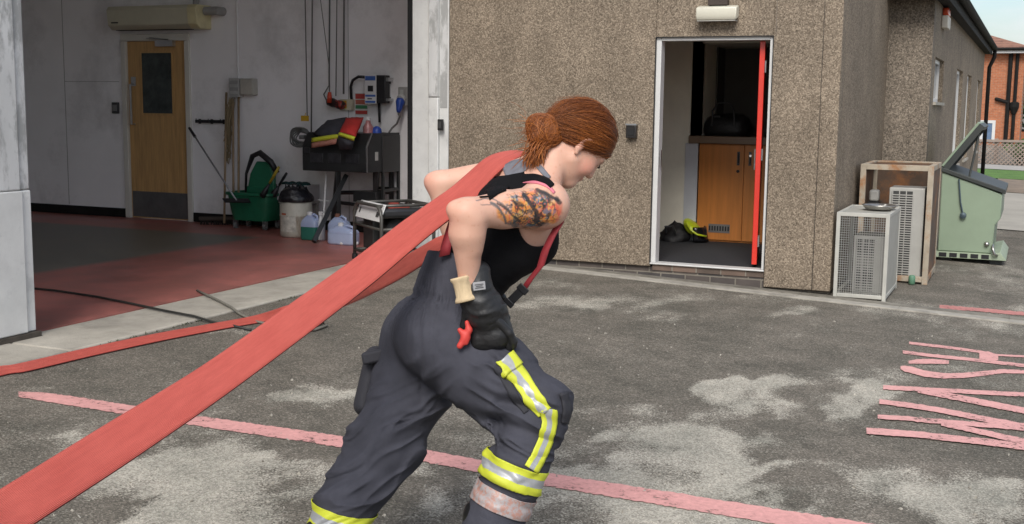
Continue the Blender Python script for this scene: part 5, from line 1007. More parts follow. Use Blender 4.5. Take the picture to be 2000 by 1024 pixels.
# ------------------------------------------------------------------ distance field modelling for the figure
class Field:
    def __init__(s, lo, hi, h=.005):
        s.lo = np.array(lo, float); s.h = h; s.n = np.ceil((np.array(hi)-s.lo)/h).astype(int)+1
        s.v = np.full(s.n, .08, np.float32)
    def block(s, lo, hi):
        a = np.clip(np.floor((lo-s.lo)/s.h).astype(int), 0, s.n-1); b = np.clip(np.ceil((hi-s.lo)/s.h).astype(int)+1, 1, s.n)
        sl = tuple(slice(i, j) for i, j in zip(a, b))
        g = np.meshgrid(*[s.lo[k]+s.h*np.arange(a[k], b[k]) for k in range(3)], indexing='ij')
        return sl, np.stack(g, -1).astype(np.float32)
    def blend(s, fn, lo, hi, k=.02, mode='add'):
        m = .05+k; sl, p = s.block(np.array(lo)-m, np.array(hi)+m)
        if p.size == 0: return s
        d = fn(p).astype(np.float32); v = s.v[sl]
        if mode == 'add':
            hh = np.maximum(k-np.abs(v-d), 0)/max(k, 1e-6); s.v[sl] = np.minimum(v, d)-hh*hh*k*.25
        else:                                    # cut away
            d = -d; hh = np.maximum(k-np.abs(v-d), 0)/max(k, 1e-6); s.v[sl] = np.maximum(v, d)+hh*hh*k*.25
        return s
    def cone(s, a, b, r1, r2, k=.02, flat=None, mode='add'):
        """a tapered rounded limb from a to b; flat=(axis, scale) widens it along an axis"""
        a, b = np.array(a, np.float32), np.array(b, np.float32); ab = b-a; L2 = max(float(ab@ab), 1e-9)
        ax, sc = (np.array(flat[0], np.float32), flat[1]) if flat is not None else (None, 1)
        def fn(p):
            t = np.clip(((p-a)@ab)/L2, 0, 1)[..., None]; q = p-a-t*ab
            if ax is not None: q = q-(q@ax)[..., None]*ax*(1-1/sc)
            return np.linalg.norm(q, axis=-1)-(r1+(r2-r1)*t[..., 0])
        r = max(r1, r2)*max(1, sc); return s.blend(fn, np.minimum(a, b)-r, np.maximum(a, b)+r, k, mode)
    def ell(s, c, axes, rad, k=.02, mode='add'):
        c = np.array(c, np.float32); A = np.array(axes, np.float32); rad = np.array(rad, np.float32); rm = float(rad.min())
        def fn(p):
            q = ((p-c)@A.T)/rad; n = np.linalg.norm(q, axis=-1); g = np.linalg.norm(q/rad, axis=-1)
            return np.where(n < 1e-3, -rm, n*(n-1)/np.maximum(g, 1e-6))
        R_ = float(rad.max()); return s.blend(fn, c-R_, c+R_, k, mode)
    def at(s, P):
        f = (np.asarray(P)-s.lo)/s.h; i = np.clip(np.floor(f).astype(int), 0, s.n-2); f = np.clip(f-i, 0, 1); o = 0
        for dx in (0, 1):
            for dy in (0, 1):
                for dz in (0, 1):
                    o = o+s.v[i[..., 0]+dx, i[..., 1]+dy, i[..., 2]+dz]*(f[..., 0] if dx else 1-f[..., 0])*(f[..., 1] if dy else 1-f[..., 1])*(f[..., 2] if dz else 1-f[..., 2])
        return o
    def grad(s, P):
        P = np.asarray(P, float); e = s.h*1.5
        g = np.stack([s.at(P+np.eye(3)[k]*e)-s.at(P-np.eye(3)[k]*e) for k in range(3)], -1); return g/np.maximum(np.linalg.norm(g, axis=-1, keepdims=True), 1e-9)
    def hit(s, px, py, near=3.2, far=4.6, step=.004):
        d = ray(px, py)/F_; t = np.arange(near, far, step); P = CAMP+t[:, None]*d
        ok = np.all((P > s.lo+s.h) & (P < s.lo+(s.n-2)*s.h), axis=1); v = np.where(ok, s.at(np.clip(P, s.lo+s.h, s.lo+(s.n-2)*s.h)), 1.)
        k = np.argmax(v < 0)
        return P[k] if v[k] < 0 else None
    def surface(s):
        """naive surface nets: one vertex per boundary cell, one quad per crossed edge"""
        v = s.v; n = s.n-1
        idx = [(i, j, k) for i in (0, 1) for j in (0, 1) for k in (0, 1)]
        cs = [v[i:i+n[0], j:j+n[1], k:k+n[2]] for i, j, k in idx]
        neg = sum((c < 0).astype(np.int8) for c in cs); cell = np.argwhere((neg > 0) & (neg < 8)); ids = np.full(n, -1, np.int64)
        ids[tuple(cell.T)] = np.arange(len(cell)); acc = np.zeros((len(cell), 3)); cnt = np.zeros(len(cell))
        val = {ijk: v[cell[:, 0]+ijk[0], cell[:, 1]+ijk[1], cell[:, 2]+ijk[2]] for ijk in idx}
        for a in idx:
            for ax in range(3):
                if a[ax]: continue
                b = list(a); b[ax] = 1; b = tuple(b); va, vb = val[a], val[b]; m = (va < 0) != (vb < 0)
                t = np.where(m, va/np.where(m, va-vb, 1), 0); p = np.array(a, float)+np.zeros((len(cell), 3)); p[:, ax] += t
                acc[m] += p[m]; cnt[m] += 1
        V = s.lo+s.h*(cell+acc/cnt[:, None]); Q = []
        for ax in range(3):
            o1, o2 = [(1, 2), (2, 0), (0, 1)][ax]; sl0 = [slice(None)]*3; sl1 = [slice(None)]*3; sl0[ax] = slice(0, -1); sl1[ax] = slice(1, None)
            A, B = v[tuple(sl0)], v[tuple(sl1)]
            for flip in (0, 1):
                e = np.argwhere((A < 0) & (B >= 0) if not flip else (A >= 0) & (B < 0)); e = e[(e[:, o1] > 0) & (e[:, o2] > 0) & (e[:, o1] < n[o1]) & (e[:, o2] < n[o2])]
                d1 = np.zeros(3, int); d1[o1] = 1; d2 = np.zeros(3, int); d2[o2] = 1
                q = np.stack([ids[tuple((e-d).T)] for d in (d1+d2, d2, d1*0, d1)], 1)
                q = q[(q >= 0).all(1)]; Q.append(q[:, ::-1] if flip else q)
        return V, np.concatenate(Q)
def np_mesh(name, V, Q):
    me = bpy.data.meshes.new(name); me.vertices.add(len(V)); me.vertices.foreach_set('co', np.asarray(V, np.float32).ravel())
    me.loops.add(Q.size); me.loops.foreach_set('vertex_index', Q.ravel().astype(np.int32)); me.polygons.add(len(Q))
    me.polygons.foreach_set('loop_start', (np.arange(len(Q))*Q.shape[1]).astype(np.int32)); me.polygons.foreach_set('loop_total', np.full(len(Q), Q.shape[1], np.int32))
    me.update(calc_edges=True); me.validate(); return me
def smooth_v(V, Q, it=2, lam=.5):
    for _ in range(it):
        A = np.zeros_like(V); c = np.zeros(len(V))
        for a, b in ((0, 1), (1, 2), (2, 3), (3, 0)):
            np.add.at(A, Q[:, a], V[Q[:, b]]); np.add.at(A, Q[:, b], V[Q[:, a]]); np.add.at(c, Q[:, a], 1); np.add.at(c, Q[:, b], 1)
        V = V*(1-lam)+lam*A/np.maximum(c, 1)[:, None]
    return V
def shift(v, a=0, b=0, c=0): return np.asarray(v)+a*CR+b*CU+c*CF

# ------------------------------------------------------------------ the woman: joints
sh_n, el_n, wr_n = D(1066, 400, 3.70), D(910, 417, 3.52), D(916, 548, 3.59)
sh_f, el_f, wr_f = D(982, 341, 4.0), D(860, 360, 4.03), D(905, 525, 4.05)
LAT = (sh_n-sh_f); LAT /= np.linalg.norm(LAT)              # towards her right, the near side
hipL = -CF*.93+CR*.34; hipL = hipL-CU*(hipL@CU); hipL /= np.linalg.norm(hipL)
pel, waist, rib, chest, nb = D(868, 635, 3.86), D(903, 555, 3.86), D(972, 470, 3.865), D(1010, 410, 3.86), D(1050, 345, 3.86)
HC = D(1136, 274, 3.87)
Fh = cv(.53, -.80, .28); Uh = cv(.80, .57, .16); Uh = Uh-Fh*(Uh@Fh); Uh /= np.linalg.norm(Uh); Rh = np.cross(Fh, Uh); Rh = Rh if Rh@CF < 0 else -Rh
hd = lambda f, u, r=0: HC+Fh*f+Uh*u+Rh*r
hip_n, kn_n, an_n = D(893, 682, 3.76), D(1050, 803, 3.66), D(942, 1085, 3.62)
hip_f, kn_f, an_f = D(826, 676, 3.95), D(752, 858, 3.88), D(622, 1105, 3.72)
BASE = np.array((float((an_n+an_f)[0]/2), float((an_n+an_f)[1]/2), float(zg((an_n+an_f)[0]/2))))
W = thing('person', 'red haired woman in black vest and firefighter trousers, hauling a red hose over her shoulder', 'person', BASE)
# ---- body: one continuous skin
B = Field(D(780, 700, 3.86)-[.55, .5, .5], D(1010, 200, 3.86)+[.45, .45, .12], .0045)
lo = np.minimum.reduce([hip_f, hip_n, el_f, el_n, hd(.1, .1), wr_n, wr_f, pel])-.22; hi = np.maximum.reduce([hip_f, hip_n, el_f, el_n, hd(.1, .1), wr_n, wr_f, pel])+.22
lo[2] = pel[2]-.2
B = Field(lo, hi, .0037)
B.cone(pel, waist, .115, .105, .03, (hipL, 1.3)); B.cone(waist, rib, .102, .112, .05, (hipL*.5+LAT*.5, 1.25)); B.cone(rib, chest, .112, .105, .05, (LAT, 1.35)); B.cone(chest, nb, .10, .055, .05, (LAT, 1.5))
UPT = (nb-pel)/np.linalg.norm(nb-pel); FRT = np.cross(LAT, UPT); FRT = FRT if FRT@CR > 0 else -FRT; FRT /= np.linalg.norm(FRT)
for s_ in (1, -1): B.ell(rib*.45+chest*.55+FRT*.085+LAT*s_*.065-UPT*.005, np.eye(3), (.068, .068, .068), .05)
B.cone(nb, sh_n, .056, .056, .04); B.cone(nb, sh_f, .052, .046, .04)
B.cone(chest-FRT*.05+LAT*.08, sh_n-FRT*.02, .06, .05, .05)
B.ell(sh_n+LAT*.004, np.eye(3), (.066, .066, .066), .04); B.ell(sh_f, np.eye(3), (.05, .05, .05), .04)
B.cone(sh_n, sh_n*.45+el_n*.55, .064, .056, .025); B.cone(sh_n*.45+el_n*.55, el_n, .056, .044, .02); B.cone(el_n, el_n*.72+wr_n*.28, .043, .052, .025); B.cone(el_n*.72+wr_n*.28, wr_n, .051, .031, .02); B.cone(wr_n, shift(wr_n, .01, -.05, .01), .031, .03, .01); B.ell(shift(el_n, -.036, .012, -.006), np.eye(3), (.022, .022, .022), .022); B.cone(sh_n*.72+el_n*.28-CU*.02, sh_n*.30+el_n*.70-CU*.012, .040, .030, .02); B.cone(shift(el_n*.9+wr_n*.1, .022, .0, -.01), shift(el_n*.5+wr_n*.5, .018, 0, -.012), .034, .026, .02)
B.cone(sh_f, el_f, .054, .045, .025); B.ell(shift(el_f, -.03, .01), np.eye(3), (.026, .026, .026), .02); B.cone(el_f, el_f*.7+wr_f*.3, .043, .047, .02); B.cone(el_f*.7+wr_f*.3, wr_f, .047, .03, .02); B.cone(wr_f, shift(wr_f, .02, -.05, .0), .03, .028, .01)
nk0, nk1 = nb*.8+hd(-.03, -.1)*.2, hd(-.015, -.085)
B.cone(nb-UPT*.02, nk1, .058, .050, .035, (Rh, 1.0))
B.cone(nb*.5+sh_n*.5+UPT*.0, nk1, .03, .03, .05); B.cone(nb*.5+sh_f*.5, nk1, .03, .03, .05)
# head: cranium, face, jaw
B.ell(hd(-.005, .012), np.array([Fh, Uh, Rh]), (.098, .094, .076), .02)
B.ell(hd(.055, -.045), np.array([Fh, Uh, Rh]), (.046, .075, .058), .03)
B.cone(hd(.02, -.075, .045), hd(.082, -.112, .012), .022, .020, .03); B.cone(hd(.02, -.075, -.045), hd(.082, -.112, -.012), .022, .020, .03)
B.ell(hd(.086, -.110), np.array([Fh, Uh, Rh]), (.021, .020, .024), .02)
B.ell(hd(.074, -.045, .034), np.array([Fh, Uh, Rh]), (.026, .026, .022), .02); B.ell(hd(.074, -.045, -.034), np.array([Fh, Uh, Rh]), (.026, .026, .022), .02)
B.cone(hd(.094, -.002), hd(.112, -.040), .009, .012, .012); B.ell(hd(.110, -.042), np.array([Fh, Uh, Rh]), (.012, .010, .016), .008)
B.cone(hd(.086, .012, .038), hd(.094, .013, .008), .009, .010, .012); B.cone(hd(.086, .012, -.038), hd(.094, .013, -.008), .009, .010, .012)
for s_ in (1, -1): B.ell(hd(.098, -.006, .032*s_), np.array([Fh, Uh, Rh]), (.014, .010, .016), .008, 'cut'); B.ell(hd(.083, -.007, .031*s_), np.array([Fh, Uh, Rh]), (.012, .011, .013), .003)
B.cone(hd(.098, -.071, .016), hd(.103, -.071, -.0), .006, .008, .006); B.cone(hd(.103, -.071, 0), hd(.098, -.071, -.016), .008, .006, .006); B.cone(hd(.094, -.083, .014), hd(.099, -.083, -.0), .006, .009, .006); B.cone(hd(.099, -.083, 0), hd(.094, -.083, -.014), .009, .006, .006)
for s_ in (1, -1):
    eb = lambda f, u, r: hd(.004+f, -.024+u, (.070+r)*s_)
    for (a, b) in (((-.010, -.022, .004), (.002, -.034, .004)), ((-.010, -.022, .004), (-.020, .004, .014)), ((-.020, .004, .014), (-.012, .026, .017)), ((-.012, .026, .017), (.008, .030, .012)), ((.008, .030, .012), (.013, .016, .006))): B.cone(eb(*a), eb(*b), .0072, .0072, .004)
    B.cone(eb(-.006, -.02, .003), eb(-.004, .018, .006), .010, .009, .006)
V, Q = B.surface(); V = smooth_v(V, Q, 2, .5)
me = np_mesh('body', V, Q)
# skin tones and the tattoo, laid on as pigment
px, py, _ = PX(V); nrm = B.grad(V)
ab = el_n-sh_n; ts = ((V-sh_n)@ab)/(ab@ab); rad_ = np.linalg.norm(V-sh_n-np.clip(ts, 0, 1)[:, None]*ab, axis=1)
near_arm = (rad_ < .082) & (ts < 1.1) & (ts > -.5) & ((nrm@-CF) > -.25)
base = np.tile(np.array(srgb(209, 165, 144)), (len(V), 1)); mot = (fbm(V*22, 4, 3)-.5)[:, None]; base = base*(1+mot*.22*np.array([.6, 1., 1.1])); frk = np.clip((vnoise(V*150, 8)-.80)*5, 0, 1)[:, None]; base = base*(1-frk*np.array([.10, .2, .25]))
def paintskin(mask, colr): 
    global base; m_ = np.clip(mask, 0, 1)[:, None]; base = base*(1-m_)+np.array(colr)*m_
cheek = np.clip(1-np.linalg.norm((V-hd(.07, -.05, .05))/[.05, .05, .05], axis=1), 0, 1); paintskin(cheek*.5, srgb(205, 120, 105))
earm = np.clip(1-np.linalg.norm(V-hd(.0, -.02, .082), axis=1)/.035, 0, 1); paintskin(earm*.45, srgb(205, 120, 105))
elbm = np.clip(1-np.linalg.norm(V-shift(el_n, -.045), axis=1)/.07, 0, 1); paintskin(elbm*.35, srgb(215, 140, 120)); elbm = np.clip(1-np.linalg.norm(V-shift(el_f, -.045), axis=1)/.07, 0, 1); paintskin(elbm*.5, srgb(215, 135, 120))
lip = np.clip(1.2-np.linalg.norm((V-hd(.10, -.077))@np.array([Fh, Uh, Rh]).T/[.012, .014, .024], axis=1), 0, 1); paintskin(lip*.8, srgb(180, 95, 90))
brow = np.clip(1.4-np.linalg.norm((V-hd(.092, .014, .028))@np.array([Fh, Uh, Rh]).T/[.014, .006, .02], axis=1), 0, 1); paintskin(brow*.7, srgb(120, 70, 40))
wx = (fbm(V*26, 3, 21)-.5)*22; wy = (fbm(V*26+9, 3, 22)-.5)*22
def tblob(cx, cy, rx, ry, colr, a=1., rot=0., soft=.35):
    c_, s_ = math.cos(rot), math.sin(rot); dx, dy = px+wx-cx, py+wy-cy; u_ = (dx*c_+dy*s_)/rx; v_ = (-dx*s_+dy*c_)/ry; r_ = np.sqrt(u_*u_+v_*v_)
    paintskin(np.clip((1-r_)/soft+.5, 0, 1)*a*near_arm, colr)
def tline(pts, th, colr, a=1.):
    d_ = np.full(len(V), 1e3); qx, qy = px+wx*.25, py+wy*.25
    for (x0, y0), (x1, y1) in zip(pts[:-1], pts[1:]):
        l2 = (x1-x0)**2+(y1-y0)**2; t_ = np.clip(((qx-x0)*(x1-x0)+(qy-y0)*(y1-y0))/l2, 0, 1); d_ = np.minimum(d_, np.hypot(qx-x0-t_*(x1-x0), qy-y0-t_*(y1-y0)))
    paintskin(np.clip((th/2-d_)/1.2+.5, 0, 1)*a*near_arm, colr)
INK, SLATE, TBL, TOR, TRD, TYE = srgb(38, 42, 46), srgb(78, 86, 90), srgb(74, 112, 130), srgb(214, 140, 66), srgb(208, 96, 72), srgb(214, 170, 96)
tblob(1040, 398, 26, 22, srgb(205, 140, 115), .5); tblob(1075, 415, 24, 16, TRD, .8); tblob(1025, 406, 24, 11, TOR, .95, .15); tblob(985, 424, 17, 12, TOR, .85, .6); tblob(1012, 424, 12, 8, TYE, .8); tblob(1041, 384, 12, 15, TRD, .6); tblob(1066, 428, 16, 9, TOR, .9); tblob(1092, 408, 8, 12, TRD, .5)
tblob(1032, 434, 32, 9, INK, .85, -.08); tblob(1004, 438, 14, 6, SLATE, .8); tblob(1059, 389, 17, 15, INK, .9); tblob(1059, 389, 11, 9, TBL, 1.); tblob(1050, 396, 6, 4, INK, .7); tblob(1069, 384, 5, 4, SLATE, .8); tblob(1047, 378, 8, 5, SLATE, .6); tblob(1076, 397, 7, 4, TYE, .7); tblob(1061, 392, 5, 5, INK, .9); tblob(1055, 383, 4, 3, srgb(190, 205, 205), .7)
tz = np.hypot((px-1034)/66, (py-408)/44) + (fbm(V*30, 3, 24)-.5)*.5; reg = np.clip((1-tz)*3, 0, 1)*near_arm
na_, nb_ = fbm(V*44, 3, 25), 1-2*np.abs(fbm(V*34+3, 3, 26)-.5)
for lo_, hi_, c_ in ((.0, .36, SLATE), (.40, .46, TOR), (.52, .57, TRD), (.60, .64, TYE), (.66, 1., TBL)): paintskin(reg*((na_ > lo_) & (na_ < hi_))*.75, c_)
paintskin(reg*np.clip((nb_-.90)*22, 0, 1)*.85, INK)
tline([(1048, 370), (1066, 378), (1090, 392)], 6, INK, .9); tline([(1086, 388), (1092, 396)], 9, INK, .8); tline([(1022, 380), (1036, 396), (1048, 412), (1050, 430)], 8, INK, .9); tline([(1008, 396), (1020, 402)], 8, INK, .7)
tline([(932, 392), (945, 387), (962, 388), (980, 398), (998, 412), (1016, 420)], 2.4, SLATE, .85); tline([(960, 396), (972, 404), (984, 420), (988, 436)], 5, SLATE, .9); tline([(972, 398), (990, 408), (1006, 424), (1016, 432)], 4.5, INK, .85); tline([(940, 400), (960, 400), (978, 412)], 2., SLATE, .7); tline([(1000, 392), (1014, 408), (1030, 418)], 4, INK, .8); tline([(1046, 414), (1044, 432), (1056, 440)], 4, INK, .85)
ca_ = me.color_attributes.new('skin', 'FLOAT_COLOR', 'POINT'); ca_.data.foreach_set('color', np.concatenate([base, np.ones((len(V), 1))], 1).astype(np.float32).ravel())
SK = bpy.data.materials.new('skin'); SK.use_nodes = True; nt = SK.node_tree; b_ = nt.nodes['Principled BSDF']; at_ = N(nt, 'Attribute', attribute_name='skin'); nt.links.new(at_.outputs['Color'], b_.inputs['Base Color']); b_.inputs['Roughness'].default_value = .5
b_.inputs['Subsurface Weight'].default_value = .12; b_.inputs['Subsurface Scale'].default_value = .008; b_.inputs['Subsurface Radius'].default_value = (1, .4, .25); b_.inputs['Specular IOR Level'].default_value = .35
tt = N(nt, 'TexCoord'); nn_ = N(nt, 'TexNoise', i_Scale=160., i_Detail=3.); nt.links.new(tt.outputs['Object'], nn_.inputs['Vector']); bb_ = N(nt, 'Bump', i_Strength=.25, i_Distance=.0012); nt.links.new(nn_.outputs['Fac'], bb_.inputs['Height']); nt.links.new(bb_.outputs['Normal'], b_.inputs['Normal'])
link('body', me, SK, W, smooth=True)
# eyes and lashes
mb = MB()
for s_ in (1, -1): mb.tube([hd(.092, -.004, .046*s_), hd(.100, -.008, .040*s_), hd(.103, -.009, .030*s_), hd(.101, -.008, .020*s_)], [.001, .0028, .003, .0012], 6)
mb.done('eyelashes', mat('dark lashes', (.02, .012, .008), rough=.6), W, smooth=True)

# ---- trousers with folds built into the field
lo = np.minimum.reduce([an_n, an_f, hip_f, kn_n, kn_f, waist, hip_n])-[.22, .22, .10]; hi = np.maximum.reduce([an_n, an_f, hip_f, kn_n, waist, hip_n])+[.22, .22, .22]
T = Field(lo, hi, .0042)
T.ell(D(842, 655, 3.78), np.array([hipL, CU, np.cross(hipL, CU)]), (.119, .128, .122), .09); T.ell(D(831, 652, 3.95), np.array([hipL, CU, np.cross(hipL, CU)]), (.12, .13, .12), .09)
T.cone(pel, waist, .125, .122, .05, (hipL, 1.28)); T.cone(shift(waist, -.022), D(912, 490, 3.86), .122, .112, .04, (hipL, 1.25)); T.cone(D(892, 655, 3.86), D(930, 610, 3.86), .115, .095, .05, (hipL, 1.3))
T.cone(waist, D(914, 488, 3.86), .122, .114, .03, (hipL, 1.22))
T.cone(hip_n, hip_n*.5+kn_n*.5, .148, .132, .05); T.cone(hip_n*.5+kn_n*.5, kn_n, .132, .100, .04)
k2 = D(1066, 790, 3.64); T.ell(k2, np.eye(3), (.078, .078, .078), .03)
s1, s2 = D(1006, 918, 3.63), D(968, 1015, 3.62); T.cone(kn_n, s1, .090, .090, .03); T.cone(s1, s2, .090, .088, .03); T.cone(s2, an_n, .088, .09, .03)
T.cone(hip_f, D(800, 765, 3.92), .145, .130, .05); T.cone(D(802, 765, 3.92), shift(kn_f, .010), .128, .115, .04); f1 = D(672, 1000, 3.77); T.cone(shift(kn_f, .006), f1, .115, .092, .04); T.cone(f1, an_f, .092, .088, .03)
def folds():
    sl, p = T.block(T.lo, T.lo+T.h*T.n); v = T.v; m = np.abs(v) < .03; P = p[m].astype(float); x, y, _ = PX(P); d = np.zeros(len(P)); cdep = (P-pel)@CF
    # elastic gathers at the waist, fading downwards
    wl = np.abs((y-590)-(x-885)*.16); cen = D(890, 590, 3.86); ang = np.arctan2((P-cen)@CF, (P-cen)@CR)
    g = np.exp(-(wl/9)**2); d += .004*g                                        # pulled in band
    below = (y-588)-(x-885)*.10; fade = np.where(below > 0, np.exp(-below/42), np.exp(below/40)*.8)*(below > -150)
    nz_ = fbm(np.stack([ang*9, y*.012, cdep*0], -1), 3, 31); d += .010*fade*(np.abs(np.sin(ang*22+nz_*9))-.5)*(.4+1.2*fbm(np.stack([ang*5, y*.02, cdep*0], -1), 2, 33))
    # seat seam
    sx = 818+np.clip((y-600)/170, 0, 1)*6; seam = np.exp(-((x-sx)/6)**2)*np.clip((y-590)/30, 0, 1)*np.clip((800-y)/40, 0, 1)*(((P-pel)@(-CF)) > 0); d += .0045*seam
    # drag folds: stretched noise across each leg
    u1 = (P@CR)*.87+(P@CU)*.49; v1 = -(P@CR)*.49+(P@CU)*.87
    r1 = 1-2*np.abs(fbm(np.stack([u1*2.6, v1*13+fbm(P*4, 2, 40)*2.2, (P@CF)*2.6], -1), 2, 41)-.5); r1b = 1-2*np.abs(fbm(np.stack([u1*5, v1*27+fbm(P*6, 2, 46)*2.5, (P@CF)*4], -1), 2, 47)-.5); w1 = np.clip((y-690)/110, 0, 1)*np.clip((905-x)/25, 0, 1); d -= w1*(.024*(r1**3-.45)+.011*(r1b**3-.45))
    u2 = (P@CR)*.45+(P@CU)*.9; v2 = (P@CR)*.9-(P@CU)*.45
    r2 = 1-2*np.abs(fbm(np.stack([u2*16, v2*4+fbm(P*5, 2, 44)*2, (P@CF)*4], -1), 3, 45)-.5); w2 = np.clip((x-900)/60, 0, 1)*np.clip((y-650)/60, 0, 1)*np.clip((1010-y)/60, .4, 1); d -= .022*w2*(r2**3-.45)
    # bunching behind the bent knee
    kb = D(990, 835, 3.66); dist = np.linalg.norm(P-kb, axis=1); d += .012*np.exp(-(dist/.12)**2)*np.sin(((P-kb)@cv(.25, 1, 0))*95)
    d += .007*(fbm(P*9, 3, 50)-.5)
    v[m] = v[m]+d
folds()
# bib top edge slopes down towards the front
bt = D(868, 492, 3.86); bn = cv(.12, 1, 0); T.blend(lambda p: -((p-bt.astype(np.float32))@bn.astype(np.float32)), T.lo, T.lo+T.h*T.n, .006, 'cut')
ft = D(932, 545, 3.8); fn_ = cv(.75, .66, 0); T.blend(lambda p: -((p-ft.astype(np.float32))@fn_.astype(np.float32)), T.lo, T.lo+T.h*T.n, .006, 'cut')
CLOTH = mat('charcoal navy fire cloth', (.050, .051, .065), rough=.85, var=.2, vscale=9, bump=.0012, bscale=420, spec=.25)
V, Q = T.surface(); V = smooth_v(V, Q, 1, .25); me = np_mesh('trousers', V, Q); tro = link('trousers', me, CLOTH, W, smooth=True); TV, TQ = V, Q
YELT = mat('fluorescent yellow tape', (0, 0, 0)); SILT = mat('silver reflective tape', (.36, .37, .38), rough=.4, metal=.15, var=.08, vscale=50); ORT = mat('worn orange silver tape', (.34, .31, .31), rough=.45, var=.12, vscale=60, col2=(.38, .21, .17), c2scale=62, c2pos=(.46, .56))
def ringband(name, c, n_, half, axis_pt, rmax, off, mats, cuts):
    bm = bmesh.new(); bm.from_mesh(np_mesh('tmp', TV, TQ)); n_ = n_/np.linalg.norm(n_); vv_ = Vector(n_); c = np.array(c)
    far = [v for v in bm.verts if abs((np.array(v.co)-c)@n_) > half+.02 or np.linalg.norm(np.array(v.co)-c) > rmax]; bmesh.ops.delete(bm, geom=far, context='VERTS')
    for f in [-1, 1]: bmesh.ops.bisect_plane(bm, geom=bm.verts[:]+bm.edges[:]+bm.faces[:], plane_co=Vector(c+n_*half*f), plane_no=vv_*f, clear_outer=True)
    for k in cuts: bmesh.ops.bisect_plane(bm, geom=bm.verts[:]+bm.edges[:]+bm.faces[:], plane_co=Vector(c+n_*half*k), plane_no=vv_)
    P = np.array([v.co[:] for v in bm.verts]); g = T.grad(P)
    for v, q_ in zip(bm.verts, P+g*off): v.co = q_
    for f in bm.faces:
        t_ = (np.array(f.calc_center_median())-c)@n_/half; f.material_index = min(len(mats)-1, sum(t_ > k for k in cuts)) if len(mats) > 1 else 0; f.smooth = True
    me = bpy.data.meshes.new(name); bm.to_mesh(me); bm.free(); o = link(name, me, mats, tro); so = o.modifiers.new('thickness', 'SOLIDIFY'); so.thickness = .003; so.offset = 1; return o
bn1 = cv(.37, .93, .0); three = [YELT, SILT, YELT]
o = ringband('reflective_band', D(1003, 921, 3.63), bn1, .036, None, .19, .003, three, [-.36, .36]); o['label'] = 'yellow and silver band round the near shin'
o = ringband('reflective_band', D(983, 974, 3.63), bn1, .030, None, .19, .003, [ORT], []); o['label'] = 'worn orange and silver checked band round the near shin'
o = ringband('reflective_band', D(655, 1013, 3.755), cv(.28, .96, 0), .036, None, .19, .003, three, [-.36, .36]); o['label'] = 'yellow and silver band round the far shin'
def surf_strip(field, name, pts, wid, m, parent, off=.003, th=.003, na=7, step=3., near=3.2, far=4.6, smooth_it=3):
    """a strip of cloth laid on the clothing: sampled along a path seen from the side, each point found on the surface"""
    wid = wid if hasattr(wid, '__len__') else [wid]*len(pts); C_ = []
    for i in range(len(pts)-1):
        n = max(2, int(math.hypot(pts[i+1][0]-pts[i][0], pts[i+1][1]-pts[i][1])/step))
        for k in range(n+(i == len(pts)-2)): f = k/n; C_.append((pts[i][0]*(1-f)+pts[i+1][0]*f, pts[i][1]*(1-f)+pts[i+1][1]*f, wid[i]*(1-f)+wid[i+1]*f))
    C_ = np.array(C_); tg = np.gradient(C_[:, :2], axis=0)
    for _ in range(6): tg[1:-1] = (tg[:-2]+tg[1:-1]*2+tg[2:])/4
    tg /= np.linalg.norm(tg, axis=1, keepdims=True); nr = np.stack([-tg[:, 1], tg[:, 0]], 1); rows = []
    for (x, y, w_), n_ in zip(C_, nr):
        row = []
        for j in range(na):
            u_ = (j/(na-1)-.5)*w_; h_ = field.hit(x+n_[0]*u_, y+n_[1]*u_, near, far); row.append(h_)
        rows.append(row)
    Pm = np.full((len(rows), na, 3), np.nan)
    for i, r in enumerate(rows):
        for j, h_ in enumerate(r):
            if h_ is not None: Pm[i, j] = h_
    ok = ~np.isnan(Pm[..., 0])
    for i in range(len(rows)):
        g_ = np.where(ok[i])[0]
        for j in range(na):
            if not ok[i, j] and len(g_): Pm[i, j] = Pm[i, g_[np.argmin(abs(g_-j))]]
    Pm = Pm[~np.isnan(Pm[..., 0]).any(1)]
    for _ in range(smooth_it): Pm[1:-1] = (Pm[:-2]+2*Pm[1:-1]+Pm[2:])/4
    g = field.grad(Pm.reshape(-1, 3)).reshape(Pm.shape); Pm = Pm+g*off
    mb = MB()
    if isinstance(m, (list, tuple)):
        nseg = na-1
        for j in range(nseg):
            mb.mi = min(len(m)-1, int(j/nseg*len(m))); mb.grid([[Pm[i, j], Pm[i, j+1]] for i in range(len(Pm))])
        bmesh.ops.remove_doubles(mb.bm, verts=mb.bm.verts[:], dist=1e-6)
    else: mb.grid(Pm.tolist() if False else [list(r) for r in Pm])
    o = mb.done(name, m, parent, smooth=True, fix=False); so = o.modifiers.new('thickness', 'SOLIDIFY'); so.thickness = th; so.offset = 0; return o
o = surf_strip(T, 'reflective_stripe', [(988, 706), (1016, 742), (1040, 776), (1064, 806)], [36, 35, 34, 33], three, tro, off=.0065, na=10); o['label'] = 'stripe along the near thigh'
o = surf_strip(T, 'reflective_stripe', [(1071, 800), (1072, 826), (1064, 860), (1050, 892), (1036, 916)], [32, 29, 28, 28, 28], three, tro, off=.0065, na=10); o['label'] = 'stripe below the near knee'
o = surf_strip(T, 'reflective_flap', [(984, 700), (1002, 724)], [39, 39], three, tro, off=.011, na=10); o['label'] = 'short flap at the top of the thigh stripe'
DCL = None
